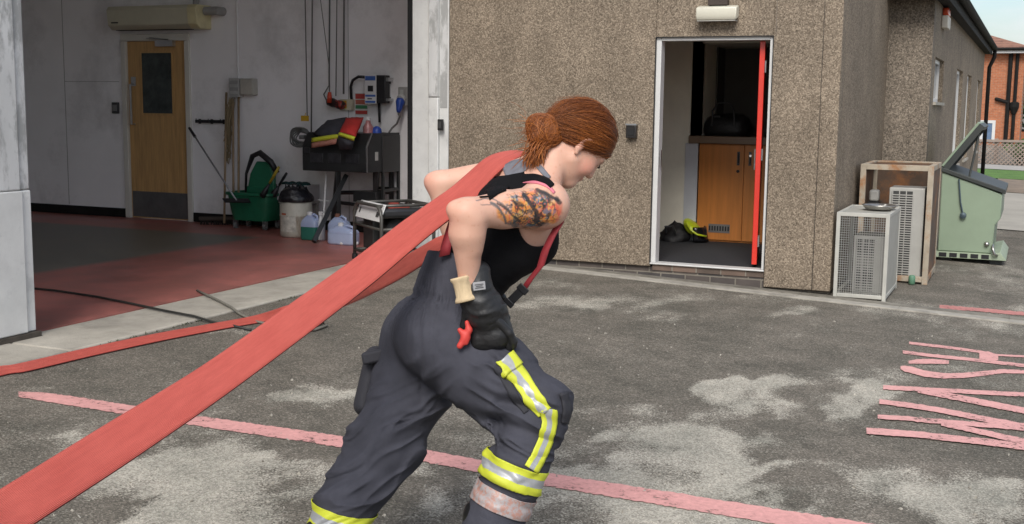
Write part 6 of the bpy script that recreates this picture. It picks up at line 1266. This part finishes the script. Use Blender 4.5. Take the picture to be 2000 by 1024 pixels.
# cargo pockets
DCL = mat('black trouser pocket cloth', (.026, .026, .033), rough=.8, var=.15, bump=.001, bscale=300)
surf_strip(T, 'thigh_pocket', [(968, 716), (986, 742), (1010, 782), (1028, 806)], [10, 15, 15, 12], DCL, tro, off=.004, th=.005, na=5)
mb = MB(); F1 = Field(D(722, 745, 3.95)-.2, D(722, 745, 3.95)+.2, .005); F1.cone(D(733, 696, 3.99), D(714, 790, 3.97), .035, .04, .01, (CF, 2.0)); v_, q_ = F1.surface(); o = link('cargo_pocket', np_mesh('cargo_pocket', smooth_v(v_, q_, 2), q_), DCL, tro, smooth=True)
mb = MB(); mb.obox(D(735, 694, 3.95), (cv(1, .2, 0), cv(0, 0, 1), cv(-.2, 1, 0)), (.04, .08, .02)); mb.done('pocket_flap', DCL, o, bevel=.008)
surf_strip(T, 'knee_patch', [(1098, 768), (1106, 800), (1100, 826)], [14, 16, 12], DCL, tro, off=.006, th=.006, na=4)

# ---- black vest: torso field grown a little and cut at neck and armholes
lo = np.minimum.reduce([pel, chest, rib, waist])-.24; hi = np.maximum.reduce([pel, chest, nb, rib])+.24
S = Field(lo, hi, .005)
S.cone(pel, waist, .112, .108, .03, (hipL, 1.3)); S.cone(waist, rib, .107, .117, .05, (hipL*.5+LAT*.5, 1.25)); S.cone(rib, chest, .117, .109, .05, (LAT, 1.35)); S.cone(chest, nb, .104, .058, .05, (LAT, 1.5))
for s_ in (1, -1): S.ell(rib*.45+chest*.55+FRT*.085+LAT*s_*.065-UPT*.005, np.eye(3), (.073, .073, .073), .05)
S.cone(chest-FRT*.05+LAT*.08, sh_n-FRT*.02, .063, .053, .05); S.cone(rib*.3+chest*.7-FRT*.055, nb-UPT*.07-FRT*.03, .082, .056, .03)
def vfold():
    sl, p = S.block(S.lo, S.lo+S.h*S.n); m = np.abs(S.v) < .03; P = p[m].astype(float); a_ = (P-waist)@UPT
    r_ = 1-2*np.abs(fbm(np.stack([a_*26+fbm(P*6, 2, 60)*2, (P@CF)*5, (P@FRT)*5], -1), 3, 61)-.5); S.v[m] -= .008*(r_-.7)*np.clip(1.2-a_/.2, .25, 1)
vfold(); S.v -= .004
VEST = mat('black cotton vest', (.006, .006, .007), rough=.9, var=.2, vscale=9, bump=.0012, bscale=250, spec=.15)
V, Q = S.surface(); V = smooth_v(V, Q, 1)
bm = bmesh.new(); bm.from_mesh(np_mesh('v', V, Q))
def cutp(a, b_, side):                                   # a plane through two bearings and the camera-side direction, keeps the side of the third
    P0 = D(*a, 3.8); n_ = np.cross(D(*b_, 3.8)-P0, CF); n_ /= np.linalg.norm(n_)
    if (D(*side, 3.8)-P0)@n_ > 0: n_ = -n_
    bmesh.ops.bisect_plane(bm, geom=bm.verts[:]+bm.edges[:]+bm.faces[:], plane_co=Vector(P0), plane_no=Vector(n_), clear_outer=True)
cutp((940, 352), (1020, 338), (950, 500))
tmpn = LAT
def armhole(c, r):                                       # drop what lies inside the armhole ball
    c = np.array(c); bmesh.ops.delete(bm, geom=[v for v in bm.verts if np.linalg.norm(np.array(v.co)-c) < r], context='VERTS')
    for v in bm.verts:
        q_ = np.array(v.co)-c; l_ = np.linalg.norm(q_)
        if l_ < r+.006 and v.is_boundary: v.co = c+q_/l_*r
armhole(sh_n+FRT*.03-UPT*.03+LAT*.035, .108); armhole(sh_f+FRT*.03-UPT*.03, .10)
me = bpy.data.meshes.new('vest'); bm.to_mesh(me); bm.free(); vest = link('vest', me, VEST, W, smooth=True); so = vest.modifiers.new('thickness', 'SOLIDIFY'); so.thickness = .004; so.offset = 0
surf_strip(B, 'vest_strap', [(948, 372), (975, 362), (1010, 352), (1045, 348), (1068, 356), (1078, 366)], [44, 30, 18, 13, 12, 11], VEST, vest, off=.004, th=.004, na=5, step=3)
surf_strip(B, 'vest_back', [(934, 374), (958, 370), (985, 362)], [28, 32, 26], VEST, vest, off=.005, th=.004, na=5, step=3)
PNK = mat('pink bra strap', (.60, .17, .22), rough=.7, var=.08); surf_strip(B, 'pink_strap', [(995, 362), (1025, 356), (1052, 357), (1072, 366), (1082, 378)], [5, 6, 7, 6, 5], PNK, vest, off=.003, th=.003, na=3, step=3)
GRYC = mat('grey sports top', (.17, .175, .20), rough=.9, var=.2, vscale=30); surf_strip(B, 'grey_top', [(985, 336), (1005, 330), (1025, 322), (1038, 316)], [20, 30, 24, 12], GRYC, vest, off=.003, th=.003, na=6, step=3)
surf_strip(B, 'grey_top_edge', [(1052, 326), (1062, 338), (1072, 350)], [10, 10, 8], GRYC, vest, off=.003, th=.003, na=4, step=3)
# red braces
BRC = mat('dark red webbing', (.26, .022, .03), rough=.7, var=.15, vscale=40)
def ribbon(name, pts, wdir, wid, th, m, parent):
    P = [np.array(p) for p in pts]; n = len(P); mb = MB(); rows = []
    for i in range(n):
        w_ = np.array(wdir[i] if isinstance(wdir, list) else wdir, float); w_ /= np.linalg.norm(w_); ww = wid[i] if hasattr(wid, '__len__') else wid; rows.append([P[i]-w_*ww/2, P[i], P[i]+w_*ww/2])
    mb.grid(rows); o = mb.done(name, m, parent, smooth=True, fix=False); so = o.modifiers.new('thickness', 'SOLIDIFY'); so.thickness = th; so.offset = 0; return o
ribbon('brace', [D(1082, 378, 3.78), D(1097, 410, 3.72), D(1093, 436, 3.70), D(1078, 462, 3.70), D(1065, 490, 3.71), D(1056, 520, 3.73), D(1036, 545, 3.75), D(1022, 566, 3.77)], cv(.75, .2, -.5), [.024, .028, .03, .03, .03, .028, .028, .03], .004, BRC, tro)
ribbon('brace', [D(893, 412, 3.74), D(882, 445, 3.72), D(872, 478, 3.71), D(868, 500, 3.71)], cv(1, .25, -.2), .036, .004, BRC, tro)
mb = MB(); p0, p1 = D(1024, 562, 3.765), D(994, 592, 3.79); d = (p1-p0)/np.linalg.norm(p1-p0); sd_ = np.cross(d, CF); sd_ /= np.linalg.norm(sd_)
mb.obox((p0+p1)/2, (d, sd_, CF), (np.linalg.norm(p1-p0)/2, .014, .005)); mb.obox(p0*.9+p1*.1, (d, sd_, CF), (.012, .019, .008)); mb.obox(p1, (d, sd_, CF), (.010, .017, .007)); mb.done('brace_clip', BLKP, tro, bevel=.003)
# ---- boots
for (an, toe, hl, shaft) in ((an_n, cv(.9, -.42, .12), .12, CU*.12), (an_f, cv(.55, -.82, .0), .17, (kn_f-an_f)/np.linalg.norm(kn_f-an_f)*.07)):
    gz_ = zg(an[0]); an2 = an.copy(); k = np.array((an2[0], an2[1], gz_+hl)); toe_h = toe-CU*(toe@CU); toe_h = np.array((toe_h[0], toe_h[1], 0)); toe_h /= np.linalg.norm(toe_h)
    Fb = Field(k-[.32, .32, hl+.05], k+[.32, .32, .35], .007); up_ = (an+(CU*.22)+(-CR*0.0)); ball = np.array((*(k+toe_h*.13)[:2], gz_+.045)); tp = np.array((*(k+toe_h*.20)[:2], gz_+.04)); heel = k-toe_h*.045; heel[2] = max(gz_+.04, gz_+hl-.07)
    Fb.cone(an+shaft, k+[0, 0, .02], .062, .052, .03); Fb.cone(k, ball, .050, .042, .03); Fb.cone(ball, tp, .045, .038, .02, (np.cross(toe_h, [0, 0, 1.]), 1.15)); Fb.cone(k, heel, .046, .038, .03)
    v_, q_ = Fb.surface(); bo = link('boot', np_mesh('boot', smooth_v(v_, q_, 2), q_), mat('black boot leather', (.012, .012, .012), rough=.35, var=.2, bump=.0015, bscale=60), W, smooth=True)
# ---- gloved hands
GLV = mat('black glove leather', (.013, .013, .014), rough=.5, var=.25, vscale=14, bump=.003, bscale=45); GLG = mat('grey glove back', (.035, .036, .038), rough=.65, var=.2, bump=.002, bscale=60); RGL = mat('red glove trim', (.58, .05, .04), rough=.6, var=.12)
def hand(name, palm0, knuck, across, fwd, down, sgn, m, w=W):
    """palm from wrist to knuckles, five fingers bent at two joints, thumb off the side of the palm"""
    palm0, knuck = np.array(palm0), np.array(knuck); lo = np.minimum(palm0, knuck)-.16; hi = np.maximum(palm0, knuck)+.16; Hf = Field(lo, hi, .0035)
    ax = np.array(across)/np.linalg.norm(across); f0 = np.array(fwd)/np.linalg.norm(fwd); dn = np.array(down)/np.linalg.norm(down); pd = (knuck-palm0)/np.linalg.norm(knuck-palm0); th = np.cross(pd, ax); th /= np.linalg.norm(th)
    Hf.cone(palm0, knuck, .030, .030, .012, (ax, 1.45))
    for j, (o_, l1, l2, l3) in enumerate(((.036, .044, .028, .022), (.012, .050, .032, .024), (-.012, .046, .030, .023), (-.034, .036, .024, .020))):
        a = knuck+ax*o_; b = a+(pd*.55+f0*.75)*l1; c = b+(f0*.55+dn*.75)*l2; e = c+(dn*.9-pd*.2)*l3; Hf.cone(a-pd*.01, b, .0155, .0145, .006); Hf.cone(b, c, .0145, .0135, .004); Hf.cone(c, e, .0135, .012, .004)
    a = palm0*.6+knuck*.4+ax*.038*sgn; b = a+(ax*sgn*.7+pd*.6)*.045; c = b+(pd*.7+f0*.3+ax*sgn*.1)*.034; Hf.cone(palm0*.75+knuck*.25, a, .022, .021, .012); Hf.cone(a, b, .019, .017, .006); Hf.cone(b, c, .0165, .014, .004)
    v_, q_ = Hf.surface(); return link(name, np_mesh(name, smooth_v(v_, q_, 2), q_), m, w, smooth=True), Hf
gl, HN = hand('glove', D(922, 588, 3.60), D(951, 634, 3.60), cv(.80, .35, -.5), cv(.75, -.5, .35), cv(.1, -1, .4), -1, GLV)
# the back of the glove and the gauntlet round the wrist
G1 = Field(D(930, 590, 3.6)-.2, D(930, 590, 3.6)+.2, .004)
G1.cone(D(934, 532, 3.60), D(934, 580, 3.60), .036, .047, .012, (cv(1, 0, 0), 1.0)); G1.cone(D(934, 580, 3.60), D(945, 606, 3.60), .045, .05, .02); G1.cone(D(950, 606, 3.62), D(968, 655, 3.63), .052, .046, .03, (cv(1, .3, 0), 1.2)); G1.cone(D(915, 594, 3.6), D(940, 600, 3.59), .02, .03, .02)
G1.cone(D(936, 668, 3.62), D(970, 660, 3.62), .024, .026, .03)
sl_, p_ = G1.block(G1.lo, G1.lo+G1.h*G1.n); m_ = np.abs(G1.v) < .03; P_ = p_[m_].astype(float); G1.v[m_] -= .010*(1-2*np.abs(fbm(np.stack([(P_@CU)*24+fbm(P_*8, 2, 70)*2, (P_@CR)*7, (P_@CF)*7], -1), 3, 71)-.5)-.7)
v_, q_ = G1.surface(); ga = link('gauntlet', np_mesh('gauntlet', smooth_v(v_, q_, 1), q_), GLV, gl, smooth=True)
KNT = mat('cream knitted cuff', (.58, .45, .28), rough=.9, var=.15, vscale=30, bump=.003, bscale=120, stretch=(1, 1, .3))
mb = MB(); cc = lambda x, y, dd=3.575: D(x, y, dd); ax_ = cc(908, 584)-cc(898, 543); ln_ = np.linalg.norm(ax_)
mb.lathe(cc(901, 543), [(.029, -.004), (.034, -.004), (.035, .003), (.030, .012), (.029, .035), (.030, .055), (.035, .064), (.037, .072), (.030, .074)], 26, ax_); mb.done('knit_cuff', KNT, gl, smooth=True)
mb = MB(); pl = D(936, 559, 3.545); e1, e2 = cv(1, .12, .1), cv(-.1, 1, 0); mb.obox(pl, (e1, e2, np.cross(e1, e2)), (.019, .013, .003)); lb = mb.done('wrist_label', mat('pale grey label', (.30, .30, .31), rough=.6), gl, bevel=.002)
mb = MB()
for k in range(3): mb.obox(pl-CF*.0042+e2*(.005-.005*k), (e1, e2, CF), (.013-.003*(k % 2), .0011, .0006))
mb.done('label_print', mat('dark label print', (.06, .06, .065)), lb)
Fr = Field(D(905, 655, 3.55)-.12, D(905, 655, 3.55)+.12, .0035)
for a, b, r1, r2 in (((912, 630), (916, 645), .007, .010), ((916, 645), (907, 662), .011, .012), ((898, 645), (908, 656), .008, .012), ((907, 662), (898, 676), .010, .010), ((910, 670), (914, 660), .008, .008)): Fr.cone(D(*a, 3.59), D(*b, 3.59), r1, r2, .006)
v_, q_ = Fr.surface(); link('red_trim', np_mesh('red_trim', smooth_v(v_, q_, 1), q_), RGL, gl, smooth=True)
mb = MB(); mb.lathe(D(985, 658, 3.66), [(.006, -.012), (.013, -.008), (.015, 0), (.013, .008), (.006, .012)], 14, CF); mb.done('hip_toggle', BLKP, tro, smooth=True)
gl2, HF2 = hand('glove', shift(wr_f, .03, -.06, 0), shift(wr_f, .07, -.12, 0), cv(.7, .4, .5), cv(.7, -.5, -.3), cv(.1, -1, -.4), 1, GLV)

# ---- hair: a cap, fine strands swept to the tie, a bun and a loose tail
HR = bpy.data.materials.new('copper red hair'); HR.use_nodes = True; nt = HR.node_tree; b_ = nt.nodes['Principled BSDF']; at_ = N(nt, 'Attribute', attribute_name='tone'); r_ = N(nt, 'ValToRGB')
for i, (p_, c_) in enumerate(((0, (.05, .014, .005)), (.45, (.19, .056, .014)), (.75, (.36, .115, .025)), (1, (.56, .21, .045)))):
    e_ = r_.color_ramp.elements[i] if i < 2 else r_.color_ramp.elements.new(p_); e_.position = p_; e_.color = (*c_, 1)
nt.links.new(at_.outputs['Fac'], r_.inputs['Fac']); nt.links.new(r_.outputs['Color'], b_.inputs['Base Color']); b_.inputs['Roughness'].default_value = .42; b_.inputs['Specular IOR Level'].default_value = .4
TIE = D(1090, 243, 3.83)
HF = Field(HC-.2, HC+.2, .0045)
HF.ell(hd(-.010, .018), np.array([Fh, Uh, Rh]), (.112, .106, .088), .01); HF.ell(hd(-.075, -.03), np.array([Fh, Uh, Rh]), (.045, .055, .05), .04); HF.cone(hd(-.08, -.0), TIE, .05, .028, .03)
ln = (Uh-Fh*.80); l_n = 1/np.linalg.norm(ln); ln = ln*l_n; lp = HC-Uh*.035
def hcut(p): 
    q_ = (p-lp.astype(np.float32)); wv = (fbm(np.asarray(p)*60, 2, 80)-.5)*.012 if False else 0
    return (q_@ln.astype(np.float32))
HF.blend(lambda p: hcut(p), HF.lo, HF.lo+HF.h*HF.n, .008, 'cut')
V, Q = HF.surface(); V = smooth_v(V, Q, 2); me = np_mesh('hair', V, Q)
def tone_of(P, seed=0, f=(18, 90, 18)):
    d_ = P-TIE; r_ = np.linalg.norm(d_, axis=1, keepdims=True); u_ = d_/np.maximum(r_, 1e-4)
    return np.clip(.42+(fbm(u_*9+seed, 4, 90)-.5)*1.2+(fbm(P*40, 2, 91)-.5)*.3, 0, 1)
a_ = me.attributes.new('tone', 'FLOAT', 'POINT'); a_.data.foreach_set('value', (tone_of(V)*.92).astype(np.float32)); hair = link('hair', me, HR, W, smooth=True)
def strands_mesh(name, S_, rad, tone, parent):
    """S_: strands x points x 3 -> thin four sided tubes in one mesh"""
    n, k, _ = S_.shape; T_ = np.gradient(S_, axis=1); T_ /= np.maximum(np.linalg.norm(T_, axis=2, keepdims=True), 1e-9)
    U_ = np.cross(T_, np.broadcast_to(CF, T_.shape)); U_ /= np.maximum(np.linalg.norm(U_, axis=2, keepdims=True), 1e-9); W_ = np.cross(T_, U_)
    t_ = np.linspace(0, 1, k); pr = np.minimum(1, np.minimum(t_*8+.3, (1-t_)*5+.15))[None, :, None]*np.asarray(rad).reshape(-1, 1, 1)
    ring = np.stack([S_+U_*pr, S_+W_*pr, S_-U_*pr, S_-W_*pr], 2); Vv = ring.reshape(-1, 3); i0 = (np.arange(n)[:, None]*k+np.arange(k-1)[None])*4
    q = [np.stack([i0+j, i0+(j+1) % 4, i0+4+(j+1) % 4, i0+4+j], -1).reshape(-1, 4) for j in range(4)]; Qv = np.concatenate(q)
    me = np_mesh(name, Vv, Qv); a_ = me.attributes.new('tone', 'FLOAT', 'POINT'); a_.data.foreach_set('value', np.repeat(np.asarray(tone), k*4).astype(np.float32)); return link(name, me, HR, parent, smooth=True)
rg = np.random.default_rng(12)
def comb(P0, target, k, lift, spread=.012):
    P = P0.copy(); out_ = [P.copy()]; tgt = target+rg.normal(0, spread, P.shape)
    tot = np.linalg.norm(tgt-P, axis=1, keepdims=True)
    for i in range(k-1):
        left = k-1-i; stp = (tgt-P)/left; g = HF.grad(P); val = HF.at(P)[:, None]; near_ = np.linalg.norm(tgt-P, axis=1, keepdims=True) > .035
        stp = np.where(near_, stp-g*np.minimum(0, (stp*g).sum(1, keepdims=True)), stp); P = P+stp
        for _ in range(2): g = HF.grad(P); val = HF.at(P)[:, None]; P = np.where(near_ & (val < lift), P+g*(lift-val), P)
        out_.append(P.copy())
    return np.stack(out_, 1)
inside = (V-lp)@ln; edge = V[(inside < .016)]; top_ = V[inside >= .016]
P0 = np.concatenate([edge[rg.integers(len(edge), size=2500)], top_[rg.integers(len(top_), size=2200)]]); P0 = P0+rg.normal(0, .003, P0.shape); lift = rg.uniform(.0002, .0025, (len(P0), 1))
S_ = comb(P0, TIE, 18, lift); strands_mesh('hair_strands', S_, rg.uniform(.0004, .0008, len(P0)), np.clip(tone_of(P0, 3)+rg.normal(0, .10, len(P0))+.08, 0, 1), hair)
mb = MB(); ta = (TIE-hd(-.05, 0)); ta /= np.linalg.norm(ta); mb.lathe(TIE-ta*.006, [(.020, -.006), (.029, -.004), (.031, .002), (.029, .008), (.020, .010)], 18, ta); mb.done('hair_tie', mat('black hair tie', (.01, .01, .01), rough=.8), hair, smooth=True)
# bun
BC = D(1061, 254, 3.81); Bn = Field(BC-.14, BC+.14, .004)
Bn.ell(BC, np.eye(3), (.050, .046, .045), .01); Bn.cone(TIE, BC, .028, .035, .02); Bn.ell(D(1052, 268, 3.79), np.eye(3), (.030, .030, .026), .02); Bn.ell(D(1076, 268, 3.80), np.eye(3), (.034, .03, .03), .02); Bn.ell(D(1050, 243, 3.80), np.eye(3), (.034, .03, .03), .015)
bv, bq = Bn.surface(); bv = smooth_v(bv, bq, 2); me = np_mesh('hair_bun', bv, bq); a_ = me.attributes.new('tone', 'FLOAT', 'POINT'); a_.data.foreach_set('value', np.clip(.5+(fbm(bv*60, 3, 5)-.5)*1.0, 0, 1).astype(np.float32)); bun = link('hair_bun', me, HR, W, smooth=True)
S_ = []
for k in range(1100):
    ax = cv(rg.normal(0, 1), rg.normal(0, .8), rg.normal(0, .5)-1.2); u_ = np.cross(ax, rg.normal(0, 1, 3)); u_ /= np.linalg.norm(u_); w_ = np.cross(ax, u_); a0 = rg.uniform(0, 6.28); span = rg.uniform(1.2, 3.2); c_ = BC+rg.normal(0, .008, 3)+ax*rg.uniform(-.03, .03); r_ = rg.uniform(.030, .056); tt_ = np.linspace(a0, a0+span, 14)
    P = c_+r_*(np.cos(tt_)[:, None]*u_+np.sin(tt_)[:, None]*w_); v_ = Bn.at(np.clip(P, Bn.lo+.01, Bn.lo+Bn.h*(Bn.n-3)))[:, None]; g = Bn.grad(np.clip(P, Bn.lo+.01, Bn.lo+Bn.h*(Bn.n-3))); P = P+g*np.clip(rg.uniform(.0005, .005)-v_, -.02, .02); S_.append(P)
strands_mesh('bun_strands', np.array(S_), rg.uniform(.0005, .0011, len(S_)), np.clip(rg.normal(.58, .12, len(S_)), 0, 1), bun)
S_ = []
for k in range(520):
    s = D(1063+rg.normal(0, 9), 272+rg.normal(0, 7), 3.80+rg.normal(0, .012)); e = D(1043+rg.normal(0, 11), 316+rg.normal(0, 11), 3.79+rg.normal(0, .02)); m_ = (s+e)/2+CR*rg.normal(-.008, .010)+CF*rg.normal(-.015, .012); t_ = np.linspace(0, 1, 12)[:, None]; wob = np.stack([np.sin(np.linspace(0, rg.uniform(2, 7), 12)+rg.uniform(0, 6))]*3, 1)*rg.normal(0, .0022, 3); S_.append((1-t_)**2*s+2*t_*(1-t_)*m_+t_**2*e+wob)
for k in range(80):                                        # flyaway wisps
    s = D(1046+rg.normal(0, 10), 262+rg.normal(0, 14), 3.79); e = s+CR*rg.normal(-.035, .02)+CU*rg.normal(-.01, .025)+CF*rg.normal(0, .02); m_ = (s+e)/2+CU*rg.normal(.008, .01); t_ = np.linspace(0, 1, 12)[:, None]; S_.append((1-t_)**2*s+2*t_*(1-t_)*m_+t_**2*e)
nS = len(S_); rad_ = np.concatenate([rg.uniform(.0007, .0015, 520), rg.uniform(.0004, .0008, nS-520)]); strands_mesh('loose_tail', np.array(S_), rad_, np.clip(rg.normal(.62, .13, nS), 0, 1), bun)

# ------------------------------------------------------------------ the hose
HM = bpy.data.materials.new('red woven hose'); HM.use_nodes = True; nt = HM.node_tree; L = nt.links.new; b_ = nt.nodes['Principled BSDF']
ac = N(nt, 'Attribute', attribute_name='across'); al = N(nt, 'Attribute', attribute_name='along'); cx_ = N(nt, 'CombineXYZ'); L(ac.outputs['Fac'], cx_.inputs['X']); L(al.outputs['Fac'], cx_.inputs['Y'])
wv = N(nt, 'Math', operation='MULTIPLY'); L(ac.outputs['Fac'], wv.inputs[0]); wv.inputs[1].default_value = 6.2832*34; sn = N(nt, 'Math', operation='SINE'); L(wv.outputs['Value'], sn.inputs[0])
mpp = N(nt, 'Mapping'); mpp.inputs['Scale'].default_value = (3.2, 5., 1); L(cx_.outputs['Vector'], mpp.inputs['Vector']); n1 = N(nt, 'TexNoise', i_Scale=1.6, i_Detail=8., i_Roughness=.7); L(mpp.outputs['Vector'], n1.inputs['Vector'])
mp2 = N(nt, 'Mapping'); mp2.inputs['Scale'].default_value = (60, 1.5, 1); L(cx_.outputs['Vector'], mp2.inputs['Vector']); n2 = N(nt, 'TexNoise', i_Scale=1.4, i_Detail=5.); L(mp2.outputs['Vector'], n2.inputs['Vector'])
ad = N(nt, 'Math', operation='MULTIPLY_ADD'); L(n2.outputs['Fac'], ad.inputs[0]); ad.inputs[1].default_value = .55; L(n1.outputs['Fac'], ad.inputs[2])
r_ = N(nt, 'ValToRGB'); r_.color_ramp.elements[0].position = .5; r_.color_ramp.elements[1].position = 1.0; r_.color_ramp.elements[0].color = (.66, .115, .088, 1); r_.color_ramp.elements[1].color = (.82, .175, .135, 1); L(ad.outputs['Value'], r_.inputs['Fac']); L(r_.outputs['Color'], b_.inputs['Base Color'])
bp = N(nt, 'Bump', i_Strength=.8, i_Distance=.0018); L(sn.outputs['Value'], bp.inputs['Height']); L(bp.outputs['Normal'], b_.inputs['Normal']); b_.inputs['Roughness'].default_value = .55; b_.inputs['Specular IOR Level'].default_value = .35
HOSE_EDGE_SHADE = mat('painted hose edge shade', (.20, .03, .025), rough=.6, var=.2)  # shading of the hose's thickness, put into the colour of both edges
rows = []
def R2(a, b, da, db): rows.append((D(*a, da), D(*b, db)))
# the end that leaves along the ground, from the left
def RG(bx, by, lift, wid=.085, dx=-1., dy=0.):
    p = G(bx, by, .008); w_ = math.sqrt(max(wid**2-lift**2, 1e-5)); n_ = math.hypot(dx, dy); top = p+np.array((dx/n_*w_, dy/n_*w_, 0)); base = (ZF if top[0] < -4.985 else zg(top[0])); top[2] = max(base+.010, p[2]+lift); rows.append((top, p))
p_ = G(-40, 745, .008); rows.append((p_+np.array((.05, -1.6, .03)), p_+np.array((.12, -1.6, .0))))
for bx, by, lf in ((-40, 745, .03), (60, 724, .03), (200, 691, .03), (330, 663, .03), (440, 642, .028), (520, 628, .035)): RG(bx, by, lf)
g0 = G(590, 612, .03); rows.append((g0+np.array((-.07, .02, .06)), g0))
R2((632, 586), (640, 610), 6.3, 6.3); R2((672, 566), (684, 594), 5.2, 5.15); R2((712, 546), (728, 574), 4.55, 4.5); R2((770, 513), (788, 542), 4.2, 4.16); R2((828, 479), (845, 506), 4.0, 3.97); R2((866, 460), (882, 486), 3.98, 3.94)
R2((925, 452), (930, 480), 4.08, 4.06); R2((985, 455), (990, 480), 4.16, 4.12); R2((1036, 440), (1040, 462), 4.16, 4.10); R2((1060, 402), (1064, 414), 4.12, 4.03); R2((1056, 350), (1060, 358), 4.09, 3.99); R2((1042, 312), (1044, 321), 4.07, 3.97)
R2((1018, 297), (1024, 306), 4.05, 3.95); R2((985, 297), (1000, 316), 4.03, 3.93); R2((950, 309), (966, 345), 3.98, 3.88); R2((915, 338), (934, 385), 3.90, 3.80); R2((880, 368), (902, 412), 3.82, 3.74); R2((840, 396), (868, 437), 3.75, 3.68)
R2((780, 438), (815, 480), 3.63, 3.58); R2((692, 506), (735, 548), 3.46, 3.42); R2((580, 585), (625, 634), 3.22, 3.19); R2((400, 712), (450, 765), 2.90, 2.87); R2((200, 834), (265, 894), 2.57, 2.55); R2((0, 957), (70, 1022), 2.27, 2.25); R2((-250, 1108), (-165, 1180), 1.97, 1.96)
a, b = rows[-1]; gz_ = zg(a[0]-.5)
for f, z in ((.35, .45), (.7, .15), (1.0, .012), (1.8, .012)): rows.append((np.array((a[0]-.28*f-.03, a[1]-.75*f, gz_+z+.01)), np.array((b[0]-.28*f+.05, b[1]-.75*f, gz_+z*.9))))
rows = np.array(rows)
def crom(P, n=10):
    o_ = []; 
    for i in range(len(P)-1):
        p0, p1, p2, p3 = P[max(i-1, 0)], P[i], P[i+1], P[min(i+2, len(P)-1)]
        d = np.linalg.norm((p2-p1).mean(0)); nn = int(max(3, min(40, d/.02)))
        for k in range(nn):
            t = k/nn; o_.append(.5*((2*p1)+(-p0+p2)*t+(2*p0-5*p1+4*p2-p3)*t*t+(-p0+3*p1-3*p2+p3)*t**3))
    o_.append(P[-1]); return np.array(o_)
C_ = crom(rows); nR = len(C_); na = 13; us = np.linspace(0, 1, na); along = np.concatenate([[0], np.cumsum(np.linalg.norm(np.diff(C_.mean(1), axis=0), axis=1))])
tg = np.gradient(C_.mean(1), axis=0); wd = C_[:, 1]-C_[:, 0]; nm = np.cross(tg, wd); nm /= np.maximum(np.linalg.norm(nm, axis=1, keepdims=True), 1e-9)
half = .0055
def lay_side(sg):
    P = C_[:, None, 0]*(1-us[None, :, None])+C_[:, None, 1]*us[None, :, None]
    prof = half*np.minimum(1, np.minimum(us, 1-us)*18+.35)**.6; wav = .0035*(fbm(np.stack([np.repeat(along[:, None], na, 1)*3.2, np.repeat(us[None], nR, 0)*2.2, np.zeros((nR, na))], -1), 3, 77)-.5)*np.sin(us*math.pi)[None]
    return P+nm[:, None]*(sg*prof[None, :, None]+wav[..., None])
A_, B_ = lay_side(1), lay_side(-1); Vv = np.concatenate([A_.reshape(-1, 3), B_.reshape(-1, 3)]); off = nR*na; i = np.arange(nR*na).reshape(nR, na); q1 = np.stack([i[:-1, :-1], i[:-1, 1:], i[1:, 1:], i[1:, :-1]], -1).reshape(-1, 4); q2 = q1[:, ::-1]+off
e1 = np.stack([i[:-1, 0], i[1:, 0], i[1:, 0]+off, i[:-1, 0]+off], -1); e2 = np.stack([i[:-1, -1], i[:-1, -1]+off, i[1:, -1]+off, i[1:, -1]], -1)
me = np_mesh('fire_hose', Vv, np.concatenate([q1, q2, e1, e2])); mi = np.zeros(len(me.polygons), np.int32); mi[len(q1)*2:] = 1; me.polygons.foreach_set('material_index', mi)
for nm_, val in (('across', np.tile(us, nR*2)), ('along', np.tile(np.repeat(along, na), 2))): a_ = me.attributes.new(nm_, 'FLOAT', 'POINT'); a_.data.foreach_set('value', val.astype(np.float32))
ho = link('fire_hose', me, [HM, HOSE_EDGE_SHADE], smooth=True); tag(ho, 'long flat red fire hose over the woman\'s shoulder, trailing across the tarmac', 'hose')

for o in list(bpy.data.objects):
    if '_base' in o: del o['_base']
